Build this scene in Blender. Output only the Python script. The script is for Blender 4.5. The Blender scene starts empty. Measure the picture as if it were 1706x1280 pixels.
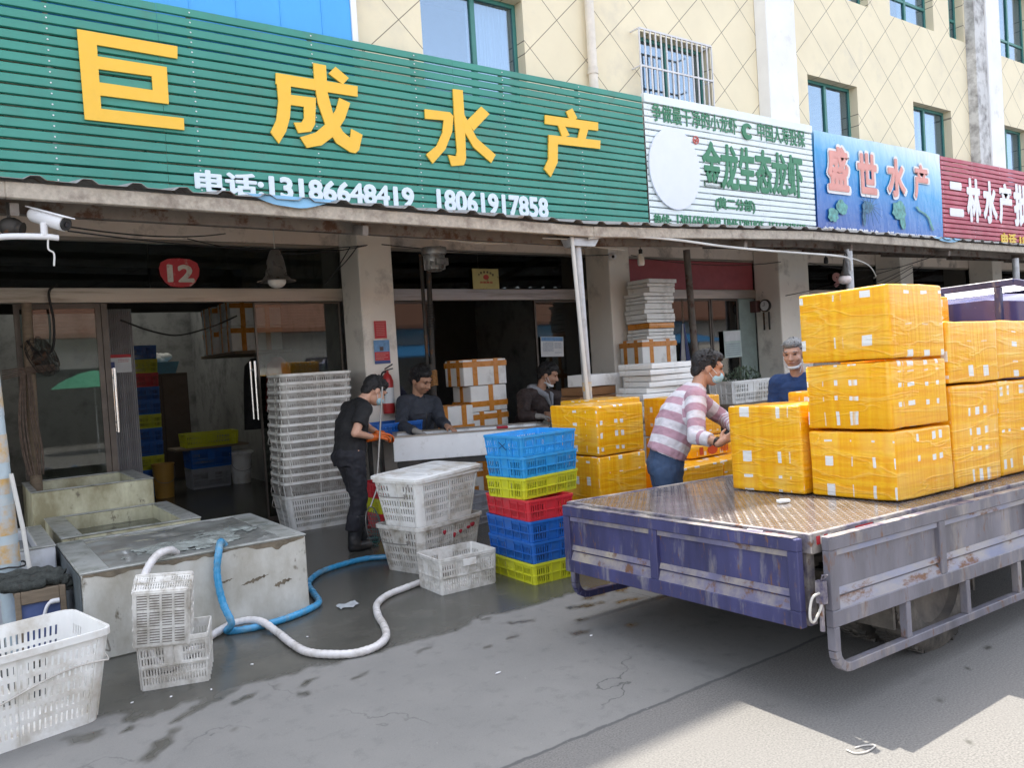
import bpy, bmesh, math, random
from mathutils import Vector, Matrix, noise
R = math.radians
SC = bpy.context.scene
COL = SC.collection

# ---------------------------------------------------------------- camera
CAM_ROT = (R(35.143), R(1.444), R(-3.569))        # yaw to the right, pitch down, roll
CAM_H = 1.65
FPX = 1343.4                                       # focal length in photo pixels (photo 1706 x 1280)
def _axes():
    yaw, pit, rol = CAM_ROT
    f = Vector((math.sin(yaw)*math.cos(pit), math.cos(yaw)*math.cos(pit), -math.sin(pit)))
    r = Vector((math.cos(yaw), -math.sin(yaw), 0)); u = r.cross(f)
    c, s = math.cos(rol), math.sin(rol)
    return c*r + s*u, -s*r + c*u, f
AX_R, AX_U, AX_F = _axes()
EYE = Vector((0, 0, CAM_H))
cam = bpy.data.cameras.new('camera'); cam_o = bpy.data.objects.new('camera', cam); COL.objects.link(cam_o)
cam.sensor_width = 36; cam.lens = 36*FPX/1706; cam.clip_end = 500
M = Matrix((AX_R, AX_U, -AX_F)).transposed().to_4x4(); M.translation = EYE
cam_o.matrix_world = M
SC.camera = cam_o

# ---------------------------------------------------------------- light
SUN_A, SUN_B = 0.13, 0.50                          # ground shift of a shadow per metre of height (-x, -y)
SUN_EL = math.atan2(1, math.hypot(SUN_A, SUN_B))
w = bpy.data.worlds.new("World"); SC.world = w; w.use_nodes = True
nt = w.node_tree; bg = nt.nodes['Background']
sky = nt.nodes.new('ShaderNodeTexSky'); sky.sky_type = 'NISHITA'; sky.sun_disc = False
sky.sun_elevation = SUN_EL; sky.sun_rotation = math.atan2(SUN_A, SUN_B)
sky.air_density = 1.0; sky.dust_density = 2.0; sky.ozone_density = 1.0
hs = nt.nodes.new('ShaderNodeHueSaturation'); hs.inputs['Saturation'].default_value = .38
nt.links.new(sky.outputs[0], hs.inputs['Color']); nt.links.new(hs.outputs[0], bg.inputs[0]); bg.inputs[1].default_value = 0.15
sun = bpy.data.lights.new('sun', 'SUN'); sun.energy = 2.4; sun.angle = R(0.5); sun.color = (1, 0.94, 0.83)
so = bpy.data.objects.new('sun', sun); COL.objects.link(so)
so.rotation_euler = Vector((-SUN_A, -SUN_B, -1)).to_track_quat('-Z', 'Y').to_euler()
SC.view_settings.view_transform = 'Standard'; SC.view_settings.look = 'None'
SC.view_settings.gamma = 1; SC.view_settings.exposure = 2.0
SC.cycles.max_bounces = 8; SC.cycles.transparent_max_bounces = 12
SC.cycles.diffuse_bounces = 4; SC.cycles.glossy_bounces = 3; SC.cycles.transmission_bounces = 4
SC.cycles.sample_clamp_indirect = 6; SC.cycles.caustics_reflective = False; SC.cycles.caustics_refractive = False

# ---------------------------------------------------------------- helpers
def ray(px, py):
    return AX_R*((px-853)/FPX) - AX_U*((py-640)/FPX) + AX_F
def at(px, py, x=None, y=None, z=None):
    """photo pixel -> the point of a world plane"""
    d = ray(px, py)
    t = (z-CAM_H)/d.z if z is not None else (y/d.y if y is not None else x/d.x)
    return EYE + d*t

def mat(name, col, rough=.6, metal=0, var=.12, scale=6, dirt=None, dirt_amt=.0, dirt_scale=3, bump=.0, bump_scale=40,
        spec=.5, stretch=None, coat=0, rand=0, rust=None, rust_amt=0, alpha=1):
    m = bpy.data.materials.new(name); m.use_nodes = True
    n = m.node_tree.nodes; L = m.node_tree.links.new
    p = n['Principled BSDF']
    p.inputs['Roughness'].default_value = rough; p.inputs['Metallic'].default_value = metal
    p.inputs['Specular IOR Level'].default_value = spec
    if coat: p.inputs['Coat Weight'].default_value = coat; p.inputs['Coat Roughness'].default_value = .1
    tc = n.new('ShaderNodeTexCoord'); vec = tc.outputs['Object']
    if stretch:
        mp = n.new('ShaderNodeMapping'); mp.inputs['Scale'].default_value = stretch; L(vec, mp.inputs[0]); vec = mp.outputs[0]
    c = None
    def noi(sc, det=5, rg=.6):
        t = n.new('ShaderNodeTexNoise'); t.inputs['Scale'].default_value = sc; t.inputs['Detail'].default_value = det
        t.inputs['Roughness'].default_value = rg; L(vec, t.inputs['Vector']); return t.outputs['Fac']
    def ramp(f, a, b):
        r = n.new('ShaderNodeMapRange'); r.inputs[1].default_value = a; r.inputs[2].default_value = b; L(f, r.inputs[0]); return r.outputs[0]
    def mix(f, a, b, mode='MIX'):
        x = n.new('ShaderNodeMix'); x.data_type = 'RGBA'; x.blend_type = mode
        if isinstance(f, float): x.inputs[0].default_value = f
        else: L(f, x.inputs[0])
        for i, v in ((6, a), (7, b)):
            if isinstance(v, tuple): x.inputs[i].default_value = (*v, 1) if len(v) == 3 else v
            else: L(v, x.inputs[i])
        return x.outputs[2]
    col = tuple(col)
    lo = tuple(max(0, v*(1-var)) for v in col); hi = tuple(min(1, v*(1+var)) for v in col)
    c = mix(ramp(noi(scale), .3, .7), lo, hi)
    if dirt is not None:
        c = mix(ramp(noi(dirt_scale, 7, .65), .62-dirt_amt, .80-dirt_amt*.6), c, tuple(dirt))
    if rust is not None:
        c = mix(ramp(noi(dirt_scale*2.3, 8, .7), .66-rust_amt, .72-rust_amt*.7), c, tuple(rust))
    if rand:
        oi = n.new('ShaderNodeObjectInfo'); hs = n.new('ShaderNodeHueSaturation')
        mr = n.new('ShaderNodeMapRange'); mr.inputs[3].default_value = 1-rand; mr.inputs[4].default_value = 1+rand
        L(oi.outputs['Random'], mr.inputs[0]); L(mr.outputs[0], hs.inputs['Value']); L(c, hs.inputs['Color']); c = hs.outputs[0]
    L(c, p.inputs['Base Color'])
    if bump:
        b = n.new('ShaderNodeBump'); b.inputs['Strength'].default_value = bump; b.inputs['Distance'].default_value = .01
        L(noi(bump_scale, 6), b.inputs['Height']); L(b.outputs[0], p.inputs['Normal'])
    rr = n.new('ShaderNodeMapRange'); rr.inputs[1].default_value = .3; rr.inputs[2].default_value = .7
    rr.inputs[3].default_value = max(.02, rough-.1); rr.inputs[4].default_value = min(1, rough+.1)
    L(noi(scale*2.1), rr.inputs[0]); L(rr.outputs[0], p.inputs['Roughness'])
    return m

def glass_mat(name, tint=(.5, .55, .53), rough=.02, refl=1.0):
    m = bpy.data.materials.new(name); m.use_nodes = True
    n = m.node_tree.nodes; L = m.node_tree.links.new
    n.remove(n['Principled BSDF']); out = n['Material Output']
    tr = n.new('ShaderNodeBsdfTransparent'); tr.inputs[0].default_value = (*tint, 1)
    gl = n.new('ShaderNodeBsdfGlossy'); gl.inputs['Roughness'].default_value = rough
    gl.inputs[0].default_value = (refl, refl, refl, 1)
    fr = n.new('ShaderNodeFresnel'); fr.inputs[0].default_value = 1.6
    mx = n.new('ShaderNodeMixShader'); L(fr.outputs[0], mx.inputs[0]); L(tr.outputs[0], mx.inputs[1]); L(gl.outputs[0], mx.inputs[2])
    L(mx.outputs[0], out.inputs[0])
    return m

def smooth_by_angle(me, ang=35):
    me.polygons.foreach_set('use_smooth', [True]*len(me.polygons))
    bm = bmesh.new(); bm.from_mesh(me)
    for e in bm.edges:
        if len(e.link_faces) == 2 and e.calc_face_angle(0) > R(ang): e.smooth = False
    bm.to_mesh(me); bm.free()

class MB:
    """collects shapes; build() links them as ONE mesh object"""
    def __init__(s): s.v = []; s.f = []; s.m = []; s.mi = 0
    def add(s, vs, fs, T=None):
        o = len(s.v)
        s.v += [tuple(T @ Vector(v)) if T else tuple(v) for v in vs]
        s.f += [tuple(i+o for i in f) for f in fs]; s.m += [s.mi]*len(fs); return s
    def box(s, x0, x1, y0, y1, z0, z1, T=None):
        x0, x1 = min(x0, x1), max(x0, x1); y0, y1 = min(y0, y1), max(y0, y1); z0, z1 = min(z0, z1), max(z0, z1)
        return s.add([(x0,y0,z0),(x1,y0,z0),(x1,y1,z0),(x0,y1,z0),(x0,y0,z1),(x1,y0,z1),(x1,y1,z1),(x0,y1,z1)],
              [(0,3,2,1),(4,5,6,7),(0,1,5,4),(1,2,6,5),(2,3,7,6),(3,0,4,7)], T)
    def cbox(s, c, d, rz=0, T=None):
        t = Matrix.Translation(c) @ Matrix.Rotation(rz, 4, 'Z')
        if T: t = T @ t
        return s.box(-d[0]/2, d[0]/2, -d[1]/2, d[1]/2, -d[2]/2, d[2]/2, t)
    def hexa(s, p):     # 8 corners, bottom 4 then top 4
        return s.add(p, [(0,3,2,1),(4,5,6,7),(0,1,5,4),(1,2,6,5),(2,3,7,6),(3,0,4,7)])
    def bar(s, a, b, wd, hg, up=(0,0,1)):
        a, b = Vector(a), Vector(b); d = (b-a).normalized(); u = Vector(up)
        sd = d.cross(u)
        if sd.length < 1e-4: sd = d.cross(Vector((1,0,0)))
        sd.normalize(); u = sd.cross(d)
        q = [sx*sd*wd/2 + sz*u*hg/2 for sx, sz in ((-1,-1),(1,-1),(1,1),(-1,1))]
        return s.add([a+k for k in q]+[b+k for k in q], [(0,1,2,3),(7,6,5,4),(0,4,5,1),(1,5,6,2),(2,6,7,3),(3,7,4,0)])
    def prism(s, poly, y0, y1):     # polygon in x,z extruded along y
        n = len(poly)
        a = sum(poly[i][0]*poly[(i+1) % n][1]-poly[(i+1) % n][0]*poly[i][1] for i in range(n))
        if a < 0: poly = poly[::-1]
        vs = [(x, y0, z) for x, z in poly]+[(x, y1, z) for x, z in poly]
        fs = [tuple(range(n)), tuple(range(2*n-1, n-1, -1))]
        fs += [(i, i+n, (i+1) % n+n, (i+1) % n) for i in range(n)]
        return s.add(vs, fs)
    def tube(s, pts, r, n=8, closed=False, caps=True):
        pts = [Vector(p) for p in pts]; N = len(pts)
        rs = r if isinstance(r, (list, tuple)) else [r]*N
        ref = None; vs = []
        for i, p in enumerate(pts):
            if closed: d = pts[(i+1) % N]-pts[i-1]
            else: d = pts[min(i+1, N-1)]-pts[max(i-1, 0)]
            if d.length < 1e-9: d = Vector((0, 0, 1))
            d.normalize()
            if ref is None:
                ref = d.cross(Vector((0, 0, 1)))
                if ref.length < 1e-3: ref = d.cross(Vector((1, 0, 0)))
            ref = (ref - d*ref.dot(d))
            if ref.length < 1e-6: ref = d.orthogonal()
            ref.normalize(); b = d.cross(ref)
            for k in range(n):
                a = 2*math.pi*k/n
                vs.append(p + (ref*math.cos(a)+b*math.sin(a))*rs[i])
        fs = []
        for i in range(N if closed else N-1):
            j = (i+1) % N
            for k in range(n):
                k2 = (k+1) % n; fs.append((i*n+k, i*n+k2, j*n+k2, j*n+k))
        if caps and not closed:
            fs += [tuple(range(n-1, -1, -1)), tuple((N-1)*n+k for k in range(n))]
        return s.add(vs, fs)
    def lathe(s, prof, n=24, T=None, caps=True):     # profile [(r,z)...]
        vs = []
        for r, z in prof:
            for k in range(n):
                a = 2*math.pi*k/n; vs.append((r*math.cos(a), r*math.sin(a), z))
        fs = []
        for i in range(len(prof)-1):
            for k in range(n):
                k2 = (k+1) % n; fs.append((i*n+k, i*n+k2, (i+1)*n+k2, (i+1)*n+k))
        if caps: fs += [tuple(range(n-1, -1, -1)), tuple((len(prof)-1)*n+k for k in range(n))]
        return s.add(vs, fs, T)
    def sphere(s, c, r, nu=12, nv=8, T=None):
        if isinstance(r, (int, float)): r = (r, r, r)
        vs = []; c = Vector(c)
        for j in range(nv+1):
            th = math.pi*j/nv
            for i in range(nu):
                ph = 2*math.pi*i/nu
                vs.append((c.x+r[0]*math.sin(th)*math.cos(ph), c.y+r[1]*math.sin(th)*math.sin(ph), c.z+r[2]*math.cos(th)))
        fs = [(j*nu+i, (j+1)*nu+i, (j+1)*nu+(i+1) % nu, j*nu+(i+1) % nu) for j in range(nv) for i in range(nu)]
        return s.add(vs, fs, T)
    def mesh(s, name, mats, bevel=0, smooth=None, weld=False, seg=1):
        me = bpy.data.meshes.new(name); me.from_pydata([tuple(v) for v in s.v], [], s.f)
        for m in (mats if isinstance(mats, (list, tuple)) else [mats]): me.materials.append(m)
        me.polygons.foreach_set('material_index', s.m)
        if bevel or weld:
            bm = bmesh.new(); bm.from_mesh(me)
            if weld: bmesh.ops.remove_doubles(bm, verts=bm.verts, dist=1e-5)
            if bevel:
                es = [e for e in bm.edges if len(e.link_faces) == 2 and e.calc_face_angle(0) > R(25)]
                bmesh.ops.bevel(bm, geom=es, offset=bevel, segments=seg, affect='EDGES', profile=.5, clamp_overlap=True)
            bm.to_mesh(me); bm.free()
        me.validate(); me.update()
        if smooth: smooth_by_angle(me, smooth)
        return me
    def build(s, name, mats, parent=None, bevel=0, smooth=None, seg=1, weld=False):
        return link(name, s.mesh(name, mats, bevel, smooth, weld, seg), parent)

def link(name, me, parent=None):
    o = bpy.data.objects.new(name, me); COL.objects.link(o)
    if parent: o.parent = parent
    return o
def tag(o, label=None, cat=None, group=None, kind=None):
    if label: o['label'] = label
    if cat: o['category'] = cat
    if group: o['group'] = group
    if kind: o['kind'] = kind
    return o
def thing(name, label, cat, loc=(0, 0, 0), rz=0, group=None):
    o = bpy.data.objects.new(name, None); COL.objects.link(o); o.empty_display_size = .1
    o.location = loc; o.rotation_euler = (0, 0, rz)
    return tag(o, label, cat, group)
def kids(o): return [c for c in COL.objects if c.parent == o]
CH = {}
def dup(root, loc, rz=0, label=None, group=None):
    r = root.copy(); COL.objects.link(r); r.location = loc; r.rotation_euler = (0, 0, rz)
    if label: r['label'] = label
    if group: r['group'] = group
    for ch in kids(root):
        c = ch.copy(); COL.objects.link(c); c.parent = r
        for g in kids(ch):
            d = g.copy(); COL.objects.link(d); d.parent = c
    return r
def bake(o):
    """apply an object's modifiers"""
    dg = bpy.context.evaluated_depsgraph_get(); dg.update()
    me = bpy.data.meshes.new_from_object(o.evaluated_get(dg)); old = o.data
    o.modifiers.clear(); me.name = old.name; o.data = me
    return o
def text_mesh(s, bold=0.0, extrude=.0):
    cu = bpy.data.curves.new('writing', 'FONT'); cu.body = s; cu.size = 1; cu.offset = bold; cu.extrude = extrude; cu.resolution_u = 3
    o = bpy.data.objects.new('writing', cu); COL.objects.link(o)
    dg = bpy.context.evaluated_depsgraph_get(); dg.update()
    me = bpy.data.meshes.new_from_object(o.evaluated_get(dg))
    bpy.data.objects.remove(o); return me
def text(name, s, x0, x1, z0, z1, y, m, parent=None, bold=.0, depth=.006, shear=0.0, xf=None):
    """writing stretched into a box of the plane y (facing -y)"""
    me = text_mesh(s, min(bold, .012), 1)
    xs = [v.co.x for v in me.vertices]; ys = [v.co.y for v in me.vertices]
    ax, bx, ay, by = min(xs), max(xs), min(ys), max(ys)
    for v in me.vertices:
        u = (v.co.x-ax)/(bx-ax); k = (v.co.y-ay)/(by-ay); d = -v.co.z
        v.co = (x0+(x1-x0)*u, y+d*depth/2-depth/2, z0+(z1-z0)*k+shear*u)
        if xf: v.co = xf @ v.co
    if bold > .012:     # thicken by merging shifted copies: no self-crossing outlines
        rx = bold*(x1-x0)/(bx-ax); rz = bold*(z1-z0)/(by-ay); n = len(me.vertices)
        vs = [tuple(v.co) for v in me.vertices]; fs = [tuple(p.vertices) for p in me.polygons]; V, F_ = list(vs), list(fs)
        for k in range(8):
            a = k*math.pi/4; dx, dz = rx*math.cos(a), rz*math.sin(a); o = len(V)
            V += [(x+dx, yy+.0003*(k+1), z+dz) for x, yy, z in vs]; F_ += [tuple(i+o for i in f) for f in fs]
        me = bpy.data.meshes.new('writing'); me.from_pydata(V, [], F_)
    me.materials.clear(); me.materials.append(m)
    return link(name, me, parent)
def catenary(a, b, sag, n=14):
    a, b = Vector(a), Vector(b)
    return [a.lerp(b, i/n) - Vector((0, 0, sag*4*(i/n)*(1-i/n))) for i in range(n+1)]
def spline(pts, n=8):
    """Catmull-Rom through the points"""
    P = [Vector(p) for p in pts]; P = [P[0]*2-P[1]]+P+[P[-1]*2-P[-2]]; out = []
    for i in range(1, len(P)-2):
        for k in range(n):
            t = k/n; a, b, c, d = P[i-1], P[i], P[i+1], P[i+2]
            out.append(.5*((2*b)+(c-a)*t+(2*a-5*b+4*c-d)*t*t+(3*b-a-3*c+d)*t**3))
    out.append(P[-2]); return out
rnd = random.Random(7)
# ================================================================ setting
YF, YG = 8.6, 9.15            # facade plane, shop-glass plane
ROOF_Z = (YF-2.47)/SUN_B       # its shadow falls on the road at y = 2.52

# ---- ground: one sheet, fine near the camera, wet where the tanks spill
def wet_amount(x, y):
    edge = 4.42 + .10*noise.noise((x*1.7, 3.1, 0)) + .07*noise.noise((x*5.3, 7.7, 0)) + .04*noise.noise((x*13, 1.2, 0))
    edge += .10*math.exp(-((x-.55)/.25)**2) - .12*max(0, 1-abs(x-2.2)/.8)
    if x > 4: edge += (x-4)*.25
    v = (y-edge)/.035
    n = noise.fractal((x*3.3, y*3.3, 5), 1, 2, 4)
    if y > edge-.55 and x < 4.2: v = max(v, (n-.30-1.1*(edge-y))*9)
    for (cx, cy, ang, a, b) in FEET:
        dx, dy = x-cx, y-cy; c, s = math.cos(ang), math.sin(ang)
        u, k = (dx*c+dy*s)/a, (-dx*s+dy*c)/b
        d = (1-math.hypot(u, k))*3 + .9*noise.noise((x*14, y*14, 2)) + .4*math.sin(u*9)
        v = max(v, d)
    d = n*5-3.1 if .5 < x < 4.5 and 3.6 < y < 4.6 else -1
    v = max(v, d)
    return max(0, min(1, v))
FEET = [(.70, 3.97, .95, .20, .05), (1.02, 4.34, .4, .17, .05), (.86, 4.24, .5, .10, .03), (1.17, 4.25, .4, .10, .03), (3.70, 4.03, -.2, .16, .04),
        (3.40, 4.16, -.3, .17, .05), (3.04, 3.77, -.2, .09, .04), (3.62, 4.28, .1, .17, .05), (2.72, 4.0, -.3, .07, .025), (3.95, 3.9, -.2, .14, .035),
        (4.2, 4.05, -.2, .12, .04), (1.75, 4.1, .3, .07, .02), (2.5, 3.98, -.2, .05, .02), (2.9, 4.2, -.4, .10, .03), (3.2, 3.95, -.1, .05, .03),
        (1.5, 4.22, .5, .08, .025), (.62, 4.28, .6, .06, .02), (3.35, 3.65, -.1, .05, .03), (2.2, 4.2, .2, .07, .02),
        (3.6, 1.9, .2, .03, .018), (4.05, 1.99, .2, .025, .012), (3.3, 1.62, .2, .028, .016), (4.4, 2.05, .1, .03, .012)]
def make_ground():
    xs = [-80, -30, -10, -4, -1.5] + [round(-.6+i*.03, 3) for i in range(int(6.6/.03)+1)] + [6.5, 8, 11, 16, 25, 45, 90]
    ys = [-60, -25, -10, -3, 0, .8] + [round(1.3+i*.03, 3) for i in range(int(7.8/.03)+1)] + [9.5, 11, 14, 20, 40]
    vs = [(x, y, 0) for y in ys for x in xs]; nx = len(xs)
    fs = [(j*nx+i, j*nx+i+1, (j+1)*nx+i+1, (j+1)*nx+i) for j in range(len(ys)-1) for i in range(nx-1)]
    me = bpy.data.meshes.new('ground'); me.from_pydata(vs, [], fs)
    at_ = me.attributes.new('wet', 'FLOAT', 'POINT')
    at_.data.foreach_set('value', [wet_amount(v[0], v[1]) for v in vs])
    m = bpy.data.materials.new('street_concrete'); m.use_nodes = True
    n = m.node_tree.nodes; L = m.node_tree.links.new; p = n['Principled BSDF']
    tc = n.new('ShaderNodeTexCoord')
    def noi(sc, det=6, rg=.6):
        t = n.new('ShaderNodeTexNoise'); t.inputs['Scale'].default_value = sc; t.inputs['Detail'].default_value = det; t.inputs['Roughness'].default_value = rg
        L(tc.outputs['Object'], t.inputs['Vector']); return t.outputs['Fac']
    def rng(f, a, b, c=0., d=1.):
        r = n.new('ShaderNodeMapRange'); L(f, r.inputs[0])
        for i, v in zip((1, 2, 3, 4), (a, b, c, d)): r.inputs[i].default_value = v
        return r.outputs[0]
    def mix(f, a, b):
        x = n.new('ShaderNodeMix'); x.data_type = 'RGBA'; L(f, x.inputs[0])
        for i, v in ((6, a), (7, b)):
            if isinstance(v, tuple): x.inputs[i].default_value = (*v, 1)
            else: L(v, x.inputs[i])
        return x.outputs[2]
    def math_(op, a, b):
        x = n.new('ShaderNodeMath'); x.operation = op
        for i, v in ((0, a), (1, b)):
            if isinstance(v, (int, float)): x.inputs[i].default_value = v
            else: L(v, x.inputs[i])
        return x.outputs[0]
    sep = n.new('ShaderNodeSeparateXYZ'); L(tc.outputs['Object'], sep.inputs[0])
    apron = mix(rng(noi(1.7), .3, .7), (.170, .168, .162), (.212, .207, .197))
    apron = mix(rng(noi(9), .55, .8), apron, (.128, .127, .124)); apron = mix(rng(noi(140, 3), .40, .62, 0, .40), apron, (.225, .22, .21)); apron = mix(rng(noi(90, 2), .66, .72, 0, .5), apron, (.09, .09, .088))
    road = mix(rng(noi(110, 4), .38, .62), (.118, .114, .108), (.205, .197, .186))
    road = mix(rng(noi(2.2), .35, .75, 0, .6), road, (.165, .158, .150))
    side = rng(sep.outputs['Y'], 2.735, 2.745)
    dry = mix(side, road, apron)
    # seam between the two pours
    wob = math_('MULTIPLY', math_('SUBTRACT', noi(6), .5), .05)
    dist = math_('ABSOLUTE', math_('SUBTRACT', math_('ADD', sep.outputs['Y'], wob), 2.74), 0)
    seam = rng(dist, .006, .016, 1, 0)
    dx = math_('ABSOLUTE', math_('SUBTRACT', math_('ADD', sep.outputs['X'], math_('MULTIPLY', sep.outputs['Y'], .03)), .17), 0)
    seam2 = math_('MULTIPLY', rng(dx, .003, .008, 1, 0), rng(sep.outputs['Y'], 2.73, 2.75))
    dry = mix(math_('MAXIMUM', seam, seam2), dry, (.09, .09, .09))
    vo = n.new('ShaderNodeTexVoronoi'); vo.feature = 'DISTANCE_TO_EDGE'; vo.inputs['Scale'].default_value = .42
    wv = n.new('ShaderNodeVectorMath'); wv.operation = 'ADD'; L(tc.outputs['Object'], wv.inputs[0])
    nv_ = n.new('ShaderNodeTexNoise'); nv_.inputs['Scale'].default_value = 2.5; nv_.inputs['Detail'].default_value = 6; L(tc.outputs['Object'], nv_.inputs['Vector'])
    sc_ = n.new('ShaderNodeVectorMath'); sc_.operation = 'SCALE'; sc_.inputs['Scale'].default_value = .8; L(nv_.outputs['Color'], sc_.inputs[0]); L(sc_.outputs[0], wv.inputs[1]); L(wv.outputs[0], vo.inputs['Vector'])
    crack = math_('MULTIPLY', rng(vo.outputs['Distance'], .0015, .004, 1, 0), rng(noi(1.3), .48, .6))
    dry = mix(math_('MULTIPLY', crack, .75), dry, (.07, .07, .068))
    dry = mix(rng(noi(3.1, 8, .7), .62, .72, 0, .45), dry, (.095, .094, .09))
    dry = mix(rng(noi(45, 2), .70, .76, 0, .6), dry, (.30, .29, .275))
    wa = n.new('ShaderNodeAttribute'); wa.attribute_name = 'wet'
    wet = wa.outputs['Fac']
    wetc = mix(rng(noi(4), .3, .7), (.062, .062, .054), (.095, .092, .080))
    L(mix(wet, dry, wetc), p.inputs['Base Color'])
    L(rng(wet, 0, 1, .86, .26), p.inputs['Roughness'])
    b = n.new('ShaderNodeBump'); b.inputs['Distance'].default_value = .006
    L(rng(wet, 0, 1, .55, .10), b.inputs['Strength'])
    hh = math_('ADD', math_('MULTIPLY', noi(130, 3), rng(side, 0, 1, .6, .3)), math_('MULTIPLY', noi(14), .9))
    L(hh, b.inputs['Height']); L(b.outputs[0], p.inputs['Normal'])
    me.materials.append(m)
    o = link('ground', me); tag(o, 'grey concrete street, wet along the shop fronts', kind='structure')
make_ground()

# ---- building
def wall_material():
    m = mat('cream_wall', (.80, .715, .525), .85, var=.05, scale=1.2, dirt=(.66, .60, .47), dirt_amt=.08, dirt_scale=1.1, bump=.15, bump_scale=60)
    n = m.node_tree.nodes; L = m.node_tree.links.new; p = n['Principled BSDF']
    src = p.inputs['Base Color'].links[0].from_socket
    tc = n.new('ShaderNodeTexCoord'); sep = n.new('ShaderNodeSeparateXYZ'); L(tc.outputs['Object'], sep.inputs[0])
    def ma(op, a, b=0.):
        x = n.new('ShaderNodeMath'); x.operation = op
        for i, v in ((0, a), (1, b)):
            if isinstance(v, (int, float)): x.inputs[i].default_value = v
            else: L(v, x.inputs[i])
        return x.outputs[0]
    u = ma('DIVIDE', ma('SUBTRACT', sep.outputs['X'], 7.18), .98); v = ma('DIVIDE', ma('SUBTRACT', sep.outputs['Z'], 6.31), .93)
    d1 = ma('ABSOLUTE', ma('SUBTRACT', ma('FRACT', ma('ADD', ma('ADD', u, v), .5)), .5)); d2 = ma('ABSOLUTE', ma('SUBTRACT', ma('FRACT', ma('ADD', ma('SUBTRACT', u, v), 100.5)), .5))
    g = ma('MINIMUM', d1, d2)
    r = n.new('ShaderNodeMapRange'); r.inputs[1].default_value = .004; r.inputs[2].default_value = .010; r.inputs[3].default_value = 1; r.inputs[4].default_value = 0
    L(g, r.inputs[0])
    x = n.new('ShaderNodeMix'); x.data_type = 'RGBA'; L(r.outputs[0], x.inputs[0]); L(src, x.inputs[6]); x.inputs[7].default_value = (.16, .135, .10, 1)
    L(x.outputs[2], p.inputs['Base Color'])
    return m
M_CREAM = wall_material()
M_WHITE = mat('white_plaster', (.82, .82, .82), .8, var=.05, scale=2, dirt=(.60, .59, .57), dirt_amt=.03, bump=.1)
M_PEEL = mat('peeling_plaster', (.62, .62, .62), .9, var=.08, scale=2, dirt=(.20, .19, .19), dirt_amt=.2, dirt_scale=4, bump=.4, bump_scale=12)
M_PILLAR = mat('dirty_plaster', (.82, .765, .69), .85, var=.06, scale=1.5, dirt=(.40, .36, .32), dirt_amt=.07, dirt_scale=2.2, bump=.2, bump_scale=25)
M_LINTEL = mat('beige_plaster', (.80, .71, .64), .85, var=.07, scale=2, dirt=(.22, .19, .17), dirt_amt=.1)
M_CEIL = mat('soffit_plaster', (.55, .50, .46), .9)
M_TEAL = mat('teal_window_frame', (.045, .20, .18), .45, var=.1)
M_STEEL = mat('brushed_steel', (.42, .38, .34), .38, .75, var=.12, scale=3, stretch=(.3, 4, 4), dirt=(.20, .18, .15), dirt_amt=.12, dirt_scale=4)
M_DARKFR = mat('dark_bronze_frame', (.12, .10, .085), .5, .4, var=.2)
M_GLASS = glass_mat('shop_glass', (.62, .66, .65), .015, 1.0)
M_GLASSD = glass_mat('dark_green_glass', (.20, .24, .235), .03, .9)
M_WINGL = glass_mat('window_glass', (.74, .82, .90), .03, .9)
_n = M_WINGL.node_tree.nodes; _n['Glossy BSDF'].inputs[0].default_value = (.62, .78, .95, 1)
_l = [l for l in M_WINGL.node_tree.links if l.to_node.type == 'MIX_SHADER' and l.to_socket == l.to_node.inputs[0]][0]; _m = _l.to_node; M_WINGL.node_tree.links.remove(_l); _m.inputs[0].default_value = .27     # coated reflective pane
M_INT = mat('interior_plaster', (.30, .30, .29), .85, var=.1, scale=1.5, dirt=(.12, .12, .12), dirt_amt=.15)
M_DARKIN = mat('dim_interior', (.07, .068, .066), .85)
M_CURT = mat('pale_curtain', (.78, .82, .86), .8, var=.1, scale=12, stretch=(1, 1, .05))
M_BLUECURT = mat('slate_room', (.22, .33, .45), .8)

bld = thing('market_building', 'cream market building with diamond grooved upper wall and teal windows', 'building', (0, YF, 0))
def B(name, mb, m, parent=None, **k):
    """part of the building, written in world coordinates"""
    o = mb.build(name, m, parent or bld, **k)
    if parent is None: o.location = (0, -YF, 0)
    return o
WIN2 = [(-4, -2.4), (5.04, 6.60), (8.76, 10.3), (12.87, 14.42), (16.42, 17.95), (20.05, 21.6), (23.8, 25.3), (27.4, 28.9)]
WIN3 = [(-4, -2.4), (1.4, 2.95), (5.04, 6.60), (8.76, 10.3), (13.2, 14.95), (15.72, 17.4), (18.05, 18.68), (20.35, 22), (24, 25.5), (27.5, 29)]
Z2, Z3 = (4.72, 6.46), (8.05, 9.8)
def wall_cells():
    mb = MB(); t = .32
    def band(z0, z1, wins):
        x = -8
        for a, b in wins:
            mb.box(x, a, YF, YF+t, z0, z1); x = b
        mb.box(x, 34, YF, YF+t, z0, z1)
    zs = [(3.48, Z2[0], []), (Z2[0], Z2[1], WIN2), (Z2[1], Z3[0], []), (Z3[0], Z3[1], WIN3), (Z3[1], ROOF_Z, [])]
    for z0, z1, wn in zs: band(z0, z1, wn)
    return mb
B('upper_wall', wall_cells(), M_CREAM)
mb = MB(); mb.box(-8, 34, YF+.32, YF+5.1, ROOF_Z-.25, ROOF_Z-.05); mb.box(-8, 34, YF+5, YF+5.1, 3.6, ROOF_Z-.25); mb.box(-8, 34, YF+.32, YF+5, 6.9, 7.0)
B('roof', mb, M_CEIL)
for a, b in ((11.46, 12.24), (19.22, 19.85)):
    mb = MB(); mb.box(a, b, YF-.24, YF-.002, 3.48, ROOF_Z-.1); B('pilaster', mb, M_WHITE, bevel=.01)
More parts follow.
